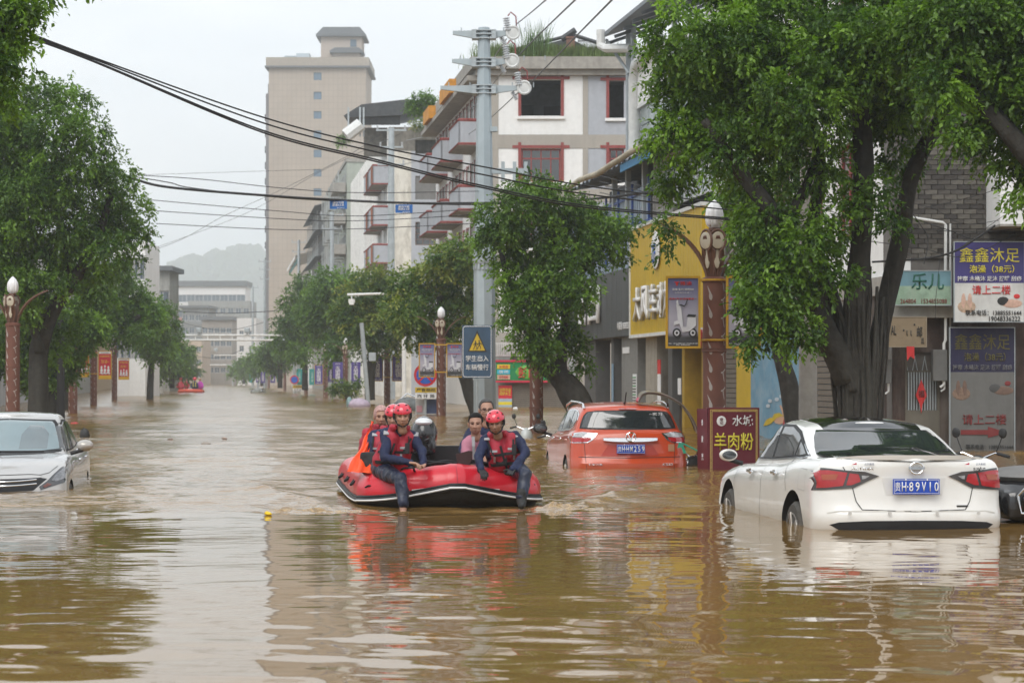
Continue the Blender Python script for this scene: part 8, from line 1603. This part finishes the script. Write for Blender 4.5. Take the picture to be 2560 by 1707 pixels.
# ------------------------------------------------------------------ inflatable rescue boat
def rescue_boat():
    yaw = R(8.5); O = P(1137, 0, 23.55); O.z = 0
    T = thing('rescue_boat', 'red inflatable rescue boat with a black keel and white rub line', 'boat', O, yaw)
    BR = mat('boat_red', (.58, .014, .030), .33, var=.10, scale=3, coat=.3, stain=.25, scol=(.30, .02, .03)); BK = mat('boat_black', (.014, .014, .015), .45, bump=.15)
    ctrl = [(-.78, 3.5, .20), (-.79, 2.4, .17), (-.80, 1.4, .15), (-.80, .75, .15), (-.77, .44, .15), (-.62, .24, .162), (-.32, .10, .198), (-.04, .005, .236), (.04, .005, .236), (.32, .10, .198), (.62, .24, .162), (.77, .44, .15), (.80, .75, .15), (.80, 1.4, .15), (.79, 2.4, .17), (.78, 3.5, .20)]
    path = pts_catmull(ctrl, 8); n = 28; rad = .222; K = len(path); vs = []; fs = []; mi = []; frames = []
    for i, p in enumerate(path):
        d = (path[min(i + 1, K - 1)] - path[max(i - 1, 0)]).normalized(); o = Vector((-d.y, d.x, 0)).normalized()          # o: outward side
        if o.dot(Vector((p.x, p.y - 1.6, 0))) < 0: o = -o
        u = o.cross(d); u = u if u.z > 0 else -u; frames.append((p, o, u)); r_ = rad * (1 + .012 * math.cos(i * 1.1))
        for j in range(n): a = 2 * math.pi * j / n; vs.append(p + o * (r_ * math.cos(a)) + u * (r_ * math.sin(a)))
    for i in range(K - 1):
        front = max(0, 1 - abs(frames[i][0].x) / .85) if frames[i][0].y < .5 else 0
        for j in range(n):
            a = 2 * math.pi * (j + .5) / n; a = a - 2 * math.pi if a > math.pi else a; fs.append((i * n + j, i * n + (j + 1) % n, (i + 1) * n + (j + 1) % n, (i + 1) * n + j)); mi.append(1 if -2.2 < a < (-.42 + .30 * front) else 0)
    m = MB(); m.v = [tuple(v) for v in vs]; m.f = fs; m.m = mi
    for e in (0, K - 1):        # stern cones
        p, o, u = frames[e]; b = len(m.v); k0 = e * n
        for s, rr in ((.18, .85), (.38, .45), (.48, .12)):
            for j in range(n): a = 2 * math.pi * j / n; m.v.append(tuple(p + Vector((0, s, 0)) + o * (rad * rr * math.cos(a)) + u * (rad * rr * math.sin(a))))
        prev = k0
        for q in range(3):
            for j in range(n): m.f.append((prev + j, prev + (j + 1) % n, b + q * n + (j + 1) % n, b + q * n + j)); m.m.append(0)
            prev = b + q * n
    me = m.mesh('tube', [BR, BK]); shade(me, 60); put('tube', me, T); bv = bvh_of(me)
    def along(ang, off): 
        out = []
        for p, o, u in frames:
            f = max(0, 1 - abs(p.x) / .85) if p.y < .5 else 0; a = ang + .30 * f; out.append(p + o * ((rad + off) * math.cos(a)) + u * ((rad + off) * math.sin(a)))
        return out
    m = MB(); m.tube(along(-.42, .012), .034, 8); m.tube(along(-.26, .004), .014, 6); m.build('rubbing_strake', BK, T, True); m = MB(); m.tube(along(-.40, .040), .0105, 6); m.build('white_line', TXT_W, T, True)
    # keel skin below the bow, floor, transom
    m = MB(); q = [p for p, o, u in frames]; lo = along(-.5, .0); nn = len(lo); m.add([tuple(v) for v in lo] + [(v.x * .72, v.y + .22 if v.y < 1 else v.y, -.08) for v in lo], [(i, i + 1, i + 1 + nn, i + nn) for i in range(nn - 1)]); m.build('keel_skin', BK, T, True)
    m = MB(); m.add([(-.66, .5, .10), (.66, .5, .10), (.62, 3.5, .08), (-.62, 3.5, .08), (0, .12, .16)], [(0, 1, 2, 3), (0, 4, 1)]); m.build('floor', BK, T); m = MB(); m.box((0, 3.25, .28), (1.2, .06, .55), bev=.01); m.build('transom', BK, T)
    m = MB(); m.tube(along(1.75, .006), .016, 6); m.build('grab_rope', M['matt'], T, True)
    for x0, x1, z0, z1 in ((-.47, -.31, .13, .19), (.31, .47, .14, .20)): patch(bv, [(x0, z0 - (.0 if x0 < 0 else -.02)), (x1, z0 + (.03 if x0 < 0 else -.01)), (x1, z1 + (.02 if x0 < 0 else -.01)), (x0, z1)], 'y-', 'reflective_patch', TXT_W, T, off=.005, step=.05)
    patch(bv, [(-.005, .20), (.005, .20), (.005, .44), (-.005, .44)], 'y-', 'bow_seam', mat('boat_seam', (.34, .012, .03), .4), T, off=.003, step=.04)
    for xx, y_, z_ in ((-.86, .32, .20), (.85, .34, .20), (-.50, .05, .40)): m = MB(); m.tube([(xx - .07, y_ - .04, z_), (xx - .05, y_ - .10, z_ + .02), (xx + .05, y_ - .10, z_ + .02), (xx + .07, y_ - .03, z_ - .02)], .018, 8, flat=.5); m.build('handle', M['matt'], T, True)
    for yy in (.8, 1.7, 2.6): m = MB(); m.tube([(-1.0, yy, .24), (-1.045, yy + .12, .20), (-1.0, yy + .24, .24)], .016, 6); m.build('handle', M['matt'], T, True)
    # ropes and gear lying over the bow
    r = random.Random(2); m = MB()
    for k in range(9): x0 = r.uniform(-.5, .1); m.tube(pts_catmull([(x0 - .1, .28, .34), (x0, .16 + r.uniform(0, .1), .43), (x0 + .2, .12 + r.uniform(0, .12), .455 + r.uniform(0, .03)), (x0 + .4, .2, .44), (x0 + .62, .30, .40)], 5), r.choice((.009, .013, .016)), 6)
    m.build('gear_rope', M['matt'], T, True)
    E = thing('outboard_motor', 'black outboard motor cowling behind the front left rescuer', 'motor', P(1060, 0, 26.6).xy.to_3d()); m = MB(); m.ell((0, 0, .70), (.165, .25, .22), 18, 14); m.box((0, 0, .55), (.30, .42, .20), bev=.06); put('cowling', remeshed(m, .02, 4, 'cowling', [mat('cowl_black', (.02, .02, .022), .25, coat=.6)]), E)
    m = MB(); m.box((0, .05, .15), (.12, .18, .75), bev=.03); m.build('motor_leg', M['black'], E); m = MB(); m.ell((0, -.06, .84), (.11, .18, .06), 14, 8); m.build('cowling_top', mat('cowl_white', (.62, .63, .64), .3), E, True); m = MB(); m.tube([(.02, -.2, .62), (.1, -.7, .66)], .02, 6); m.build('tiller', M['black'], E)
rescue_boat()
B0 = P(1137, 0, 24.); B0.z = 0
def at(px, Z): v = P(px, 0, Z); v.z = 0; return v
person('rescuer in a red helmet at the front left, one trouser leg over the bow', at(990, 23.5),
    dict(head=(1006, 1040, 23.45), neck=(999, 1070, 23.52), ls=(1031, 1090, 23.62), rs=(966, 1086, 23.55), chest=(988, 1118, 23.62), pelvis=(968, 1172, 23.72), re=(962, 1143, 23.34), rw=(1026, 1157, 23.18), rh=(1050, 1160, 23.12), le=(1056, 1128, 23.5), lw=(1058, 1160, 23.3), lh=(1050, 1172, 23.2), rk=(1002, 1198, 23.12), ra=(1008, 1258, 23.05), lk=(1040, 1190, 23.95), la=(1035, 1225, 24.2)), (.10, -1, -.10), NAVY, vest=VEST, helmet=True, tilt=(-.03, 0, 1), seed=1)
person('rescuer mostly hidden behind the front left one, only his red helmet and vest showing', at(965, 24.4),
    dict(head=(984, 1042, 24.4), neck=(975, 1072, 24.4), ls=(1000, 1090, 24.4), rs=(935, 1090, 24.3), chest=(955, 1118, 24.35), pelvis=(945, 1172, 24.4), re=(925, 1130, 24.2), rw=(950, 1165, 24.0), le=(1005, 1135, 24.4), lw=(985, 1165, 24.2), rk=(960, 1180, 24.0), ra=(960, 1220, 24.1), lk=(1000, 1180, 24.2), la=(1000, 1220, 24.3)), (-.1, -1, -.2), NAVY, vest=VEST, helmet=True, seed=2)
T3w, G3 = person('woman with a pale patterned headscarf wearing an orange sheet over her shoulders', at(930, 24.9),
    dict(head=(953, 1042, 24.85), neck=(948, 1068, 24.85), ls=(975, 1088, 24.95), rs=(918, 1085, 24.75), chest=(938, 1115, 24.85), pelvis=(925, 1170, 24.9), re=(908, 1125, 24.7), rw=(925, 1155, 24.5), rh=(935, 1162, 24.4), le=(975, 1125, 24.9), lw=(960, 1155, 24.6), rk=(930, 1180, 24.4), ra=(930, 1220, 24.4), lk=(960, 1180, 24.5), la=(960, 1220, 24.5)), (.10, -1, -.05), VEST, vest=VEST, seed=3)
m = MB(); m.ell((0, .02, .035), (.088, .108, .100), 22, 14); m.v = [(v[0], max(v[1], -.052) if v[2] < .075 else v[1], v[2]) for v in m.v]; hs_ = m.build('headscarf', mat('scarf_pattern', (.42, .26, .24), .8, var=.8, scale=90), T3w, True); hs_.matrix_basis = Matrix.Translation(G3['head']) @ frame_to((.10, -1, -.05)).to_4x4()
sheet = []; m = MB(); nu, nv = 10, 16
for i in range(nu + 1):
    for j in range(nv + 1):
        u, v = i / nu, j / nv; q0 = P(928 - 62 * v ** 1.2, 1052 + 126 * v, 24.75 - .9 * v); q1 = P(946 - 14 * v, 1056 + 126 * v, 24.55 - .75 * v); q = q0.lerp(q1, u * (.35 + .65 * v)); q.y += .05 * math.sin(u * 14 + v * 5) - .12 * math.sin(u * 3.14) * (1 - v * .5); q.x += .012 * math.sin(v * 14 + u * 3); sheet.append(q - T3w.location)
m.add(sheet + [q + Vector((0, .012, 0)) for q in sheet], [(i * (nv + 1) + j + o, (i + 1) * (nv + 1) + j + o, (i + 1) * (nv + 1) + j + 1 + o, i * (nv + 1) + j + 1 + o) for o in (0, len(sheet)) for i in range(nu) for j in range(nv)]); m.build('orange_sheet', mat('orange_sheet', (.85, .075, .008), .5, var=.1), T3w, True, angle=180)
person('rescuer in a red helmet at the front right, a black boot over the bow', at(1265, 23.6),
    dict(head=(1239, 1057, 23.5), neck=(1244, 1086, 23.62), ls=(1288, 1092, 23.72), rs=(1213, 1100, 23.62), chest=(1252, 1125, 23.68), pelvis=(1268, 1174, 23.8), re=(1196, 1142, 23.5), rw=(1202, 1172, 23.3), rh=(1212, 1190, 23.2), le=(1316, 1132, 23.5), lw=(1282, 1172, 23.2), lh=(1268, 1195, 23.1), lk=(1314, 1186, 23.15), la=(1304, 1240, 23.04), rk=(1245, 1190, 24.1), ra=(1240, 1225, 24.2)), (-.12, -1, -.22), NAVY, skin=SKIND, vest=VEST, helmet=True, glove=True, boots=('l',), tilt=(-.1, -.1, 1), seed=4)
person('woman with tied-back dark hair in a pink short-sleeved shirt with a grey strap', at(1188, 24.4),
    dict(head=(1189, 1060, 24.25), neck=(1190, 1088, 24.3), ls=(1215, 1104, 24.35), rs=(1168, 1106, 24.3), chest=(1190, 1130, 24.35), pelvis=(1192, 1178, 24.4), re=(1166, 1140, 24.2), rw=(1178, 1165, 24.0), rh=(1188, 1172, 23.95), le=(1216, 1140, 24.3), lw=(1205, 1168, 24.0), lh=(1198, 1175, 23.95), rk=(1180, 1180, 24.0), ra=(1180, 1215, 24.1), lk=(1205, 1180, 24.0), la=(1205, 1215, 24.1)), (-.05, -1, -.03), mat('pink_shirt', (.48, .20, .27), .8, var=.12, bump=.3, bscale=18), skin=mat('skin2', (.36, .20, .14), .5), legs=mat('dark_trousers', (.03, .03, .035), .8), hair=(HAIR, 'tied'), bare_arm=True, fat=.86, seed=5)
st = MB(); st.tube([P(1183, 1091, 24.17), P(1184, 1115, 24.12), P(1186, 1150, 24.14)], .017, 6, flat=.3); tag(st.build('bag_strap', mat('strap_grey', (.30, .30, .31), .8)), 'grey webbing strap across the pink shirt', 'strap')
person('older man with grey hair and glasses behind the pink-shirted woman, in a navy jacket', at(1205, 25.1),
    dict(head=(1216, 1026, 25.0), neck=(1212, 1060, 25.05), ls=(1245, 1082, 25.1), rs=(1176, 1084, 25.0), chest=(1208, 1110, 25.05), pelvis=(1205, 1170, 25.1), re=(1156, 1125, 24.8), rw=(1170, 1155, 24.5), le=(1250, 1125, 25.1), lw=(1235, 1155, 24.8), rk=(1185, 1170, 24.6), ra=(1185, 1215, 24.7), lk=(1225, 1170, 24.6), la=(1225, 1215, 24.7)), (.10, -1, 0), NAVY, hair=(GHAIR, 'short'), glasses=True, hs=1.04, seed=6)
PD = thing('paddle', 'dark brown paddle blade held upright in the middle of the boat', 'paddle', at(1158, 23.7)); m = MB(); z = lambda py: ZH(py, 23.6); x = lambda px: XZ(px, 23.6) - PD.location.x
m.prism([(x(1139), z(1136)), (x(1170), z(1127)), (x(1181), z(1128)), (x(1180), z(1148)), (x(1170), z(1168)), (x(1150), z(1164)), (x(1142), z(1155))], -.02, .0); m.build('blade', mat('paddle_brown', (.035, .012, .012), .35), PD); m = MB(); m.tube([(x(1165), .01, z(1160)), (x(1215), .3, z(1195))], .016, 8); m.build('shaft', M['black'], PD)
GB = thing('gear_bag', 'black gear bag with an orange tag on the left tube of the boat', 'bag', at(930, 24.0)); m = MB(); m.ell((0, 0, .42), (.13, .12, .14), 14, 10); m.box((-.03, .0, .50), (.2, .16, .14), bev=.04); put('bag', remeshed(m, .016, 3, 'bag', [M['matt']], noise_amp=.01), GB)
m = MB(); m.ell((.16, -.12, .40), (.018, .018, .018), 8, 6); m.build('orange_tag', mat('tag_orange', (.8, .12, .02)), GB)
# ------------------------------------------------------------------ the far boat with its small crew
Z = 218.; FB = thing('rescue_boat', 'small distant orange rescue boat with a huddled crew on the white water', 'boat', at(476, Z)); m = MB(); m.tube([(-1.15, .6, .08), (-1.0, -.3, .1), (-.3, -.9, .16), (.5, -.9, .14), (1.05, -.5, .1), (1.1, .8, .08)], .2, 10); m.build('tube', mat('boat_orange', (.62, .09, .05), .4), FB, True)
for i, (px, lab, cl, hm) in enumerate(((452, 'leftmost of the distant boat crew, in a red helmet', VEST, 1), (466, 'bare-headed distant passenger beside the leftmost helmet', VEST, 0), (487, 'distant crew member in a red helmet and yellow-striped vest', NAVY, 1), (500, 'distant passenger in a bright purple jacket at the right end of the boat', mat('purple_jacket', (.42, .03, .34), .7), 0))):
    b = at(px, Z + .3 * (i % 2)); b.z = -.12; T = thing('person', lab, 'person', b); T.scale = (1.18, 1, 1.15); m = MB(); caps(m, (0, 0, .55), (0, 0, .85), .27 if hm or i == 3 else .2, .22); caps(m, (.22, -.1, .85), (.28, -.3, .55), .08, .07); caps(m, (-.22, -.1, .85), (-.28, -.3, .55), .08, .07); caps(m, (0, 0, .95), (0, 0, 1.1), .07, .08); m.ell((0, -.02, 1.2), (.11, .12, .14), 12, 8); me = remeshed(m, .03, 2, 'body', [cl, SKIN])
    for p in me.polygons: p.material_index = 1 if p.center.z > 1.06 else 0
    put('body', me, T)
    if hm: m = MB(); m.ell((0, 0, 1.27), (.17, .18, .15), 14, 8); m.build('helmet', HELM, T, True)
    if i == 2: m = MB(); [m.box((s * .1, -.26, .8), (.05, .04, .4)) for s in (1, -1)]; m.build('yellow_stripe', TXT_Y, T)
# ------------------------------------------------------------------ drowned scooters and motorcycles, debris
def motorbike(px, Z, label, rz=0., s=1.0, col=None, lamp=True, drop=.0, windscreen=False):
    T = thing('motorcycle', label, 'motorcycle', (XZ(px, Z), Z, -drop), rz); T.scale = (s, s, s); bk = M['black']; col = col or mat('scooter_pale', (.45, .47, .46), .35, coat=.5)
    m = MB(); m.tube([(-.34, .05, .52), (-.2, 0, .56), (-.05, .0, .50), (.05, 0, .50), (.2, 0, .56), (.34, .05, .52)], .014, 8); m.build('handlebar', M['chrome'], T, True)
    for sg in (1, -1):
        m = MB(); m.tube([(sg * .22, .01, .555), (sg * .38, .06, .52)], .02, 8); m.build('grip', bk, T); m = MB(); m.tube([(sg * .2, 0, .56), (sg * .27, .0, .74)], .007, 5); m.ell((sg * .28, 0, .79), (.05, .015, .06), 12, 8); m.build('mirror', bk, T, True)
    if lamp: m = MB(); m.ell((0, -.08, .40), (.085, .06, .085), 14, 10); h = m.build('headlight', M['chrome'], T, True); m = MB(); m.ell((0, -.12, .40), (.07, .03, .07), 14, 10); m.build('lens', mat('scooter_lens', (.75, .76, .78), .1), h, True)
    m = MB(); m.ell((0, .05, .28), (.15, .22, .26), 14, 10); m.box((0, .25, .1), (.16, .5, .3), bev=.05); put('front_fairing', remeshed(m, .02, 2, 'front_fairing', [col]), T)
    m = MB(); m.ell((0, .95, .16), (.15, .38, .09), 14, 8); m.build('seat', bk, T, True); m = MB(); m.tube([(0, -.05, .4), (0, -.28, -.2)], .03, 8); m.build('fork', M['chrome'], T); return T
motorbike(1395, 41, 'motorcycle with a round headlight just left of the red car', .15, drop=.25, col=M['black']); motorbike(1315, 50, 'pale scooter with one raised mirror between the boat and the lamp post', -.2, drop=.28, lamp=False); motorbike(1728, 34.8, 'black motorcycle lying low right of the red car', -1.2, drop=.38, col=M['black'])
motorbike(2448, 25.5, 'scooter handlebar and mirror poking up behind the white sedan', 2.6, drop=.05, col=M['black'], lamp=False)
T = thing('motorcycle', 'half-sunk black scooter with red tail light stripes at the right edge', 'motorcycle', (XZ(2580, 21.6), 21.6, 0), R(8)); m = MB(); m.ell((0, 0, .22), (.52, .7, .26), 20, 12); m.box((-.1, -.25, .16), (.7, .5, .30), bev=.1); put('body', remeshed(m, .02, 4, 'body', [mat('scooter_black', (.015, .015, .017), .25, coat=.8)]), T)
for k in range(3): m = MB(); m.box((-.19 + k * .06, -.62 + .0 * k, .2), (.014, .03, .13), ry=.45); m.build('tail_light', mat('tail_stripe', (.5, .02, .03), .3, emit=(.6, .02, .03, .3)), T)
m = MB(); m.tube([(-.36, -.56, .25), (-.30, -.6, .33), (0, -.62, .35)], .012, 6); m.tube([(-.36, -.56, .25), (-.34, -.6, .09), (.1, -.64, .07)], .014, 6); m.build('tail_trim', M['chrome'], T); m = MB(); m.ell((.05, .0, .42), (.5, .6, .1), 16, 8); m.build('seat', mat('seat_grey', (.16, .155, .15), .6), T, True)
# the bent rain canopy of a sunken scooter
T = thing('scooter_canopy', 'torn rain canopy of a sunken scooter arching up behind the red car', 'canopy', (XZ(1690, 34.9), 34.9, 0)); zz = lambda py: ZH(py, 34.9); xx = lambda px: XZ(px, 34.9) - T.location.x
q = pts_catmull([(xx(1594), .0, zz(1004)), (xx(1604), .05, zz(986)), (xx(1625), .1, zz(981)), (xx(1660), .15, zz(988)), (xx(1695), .1, zz(1005)), (xx(1712), .05, zz(1022)), (xx(1730), .0, zz(1050)), (xx(1742), 0, zz(1080))], 4); m = MB(); n_ = len(q)
m.add([p + Vector((0, -.28, .0)) for p in q] + [p + Vector((0, .28, .03)) for p in q] + [p + Vector((.01, -.28, -.03)) for p in q] + [p + Vector((.01, .28, -.02)) for p in q], [(i, i + 1, i + 1 + n_, i + n_) for i in range(n_ - 1)] + [(i + 2 * n_, i + 3 * n_, i + 1 + 3 * n_, i + 1 + 2 * n_) for i in range(n_ - 1)] + [(i, i + 2 * n_, i + 1 + 2 * n_, i + 1) for i in range(n_ - 1)]); m.build('cover', mat('canopy_olive', (.20, .17, .11), .35, var=.3, coat=.4), T, True)
m = MB(); m.tube([p + Vector((0, -.29, .0)) for p in q], .012, 6); m.tube([p + Vector((0, .29, .02)) for p in q], .016, 6); m.tube([(xx(1702), 0, zz(1008)), (xx(1700), 0, zz(1055)), (xx(1705), 0, zz(1100))], .015, 6); m.build('canopy_frame', mat('olive_edge', (.12, .09, .075), .5), T, True); m = MB(); m.tube([q[0], q[2]], .035, 8); m.build('pink_tie', mat('pink_tie', (.5, .15, .2), .8), T)
T = thing('green_ribbon', 'green plastic ribbon tied to the sunken motorcycle beside the red sign', 'ribbon', (XZ(1700, 34.2), 34.2, 0)); m = MB(); z3 = lambda py: ZH(py, 34.2); x3 = lambda px: XZ(px, 34.2) - T.location.x; m.prism([(x3(1697), z3(1105)), (x3(1706), z3(1107)), (x3(1716), z3(1132)), (x3(1709), z3(1134)), (x3(1703), z3(1118)), (x3(1693), z3(1120))], -.01, 0); m.build('ribbon', mat('ribbon_green', (.03, .32, .20), .6), T); m = MB(); m.tube([(x3(1706), 0, z3(1108)), (x3(1758), 0, z3(1133))], .014, 5); m.build('cord', mat('ribbon_green', (.03, .32, .20)), T)
# sunken vehicles far off
T = thing('sunken_scooter', 'heap of sunken scooters with a lilac cover at the foot of the leaning mast', 'scooter', (XZ(897, 105), 105, 0)); m = MB(); m.ell((0, 0, .1), (.55, .6, .33), 14, 8); m.build('cover', mat('lilac_cover', (.42, .34, .42), .6, var=.2), T, True); m = MB(); m.ell((-.45, 0, .15), (.16, .3, .35), 10, 8); m.build('fairing', mat('teal_fairing', (.2, .3, .3), .4), T, True); m = MB(); m.box((-.3, -.4, .12), (.05, .05, .2)); m.build('tail_light', RED, T)
T = thing('sunken_car', 'roof of a drowned car beneath the distant teal banners', 'car', (XZ(646, 205), 205, 0)); m = MB(); m.ell((0, 0, -.05), (.75, 2, .52), 18, 10); m.build('roof', mat('roof_olive', (.16, .16, .13), .4), T, True); m = MB(); m.box((0, -1.0, .16), (1.1, .5, .28), bev=.1, rx=-.5); m.build('rear_window', M['dglass'], T)
T = thing('motorcycle', 'dark motorcycle half sunk at the foot of the street-name plates', 'motorcycle', (XZ(1018, 92), 92, 0)); m = MB(); m.ell((0, 0, .15), (.6, .4, .45), 12, 8); m.build('body', mat('scooter_grey', (.12, .13, .13), .5, var=.5, scale=8), T, True); m = MB(); m.tube([(-.3, 0, .5), (0, 0, .75), (.35, 0, .6)], .03, 6); m.build('handlebar', M['chrome'], T)
for px, py, w_, h_, col, lab in ((670, 1282, .04, .022, (.75, .50, .02), 'crumpled yellow wrapper floating left of the boat'), (515, 1107, .1, .035, (.32, .28, .24), 'grey block of rubbish floating in mid-stream'), (427, 1096, .07, .03, (.2, .15, .12), 'small dark scrap floating left of the grey block'), (562, 1093, .07, .025, (.3, .22, .18), 'tiny brown scrap floating right of the grey block'), (186, 1056, .12, .04, (.5, .06, .06), 'small red packet floating behind the silver car'), (1288, 1020, .12, .08, (.7, .7, .7), 'white bottle floating by the snack shop'), (1315, 1008, .18, .1, (.6, .6, .6), 'pale cup floating in front of the roller shutter'), (212, 1090, .12, .14, (.03, .03, .03), 'black bag floating beyond the wing mirror of the silver car')):
    Z = WZ(py + 4); k = MB(); k.ell((0, 0, h_ * .5), (w_, w_ * .8, h_), 10, 7); k.v = [(v[0] * (1 + .3 * noise.noise(Vector(v) * 20)), v[1], v[2] * (1 + .5 * noise.noise(Vector(v) * 31))) for v in k.v]; o = k.build('floating_rubbish', mat('rub_%d' % px, col, .6, var=.25, scale=12), None, True, (XZ(px, Z), Z, 0)); tag(o, lab, 'rubbish')
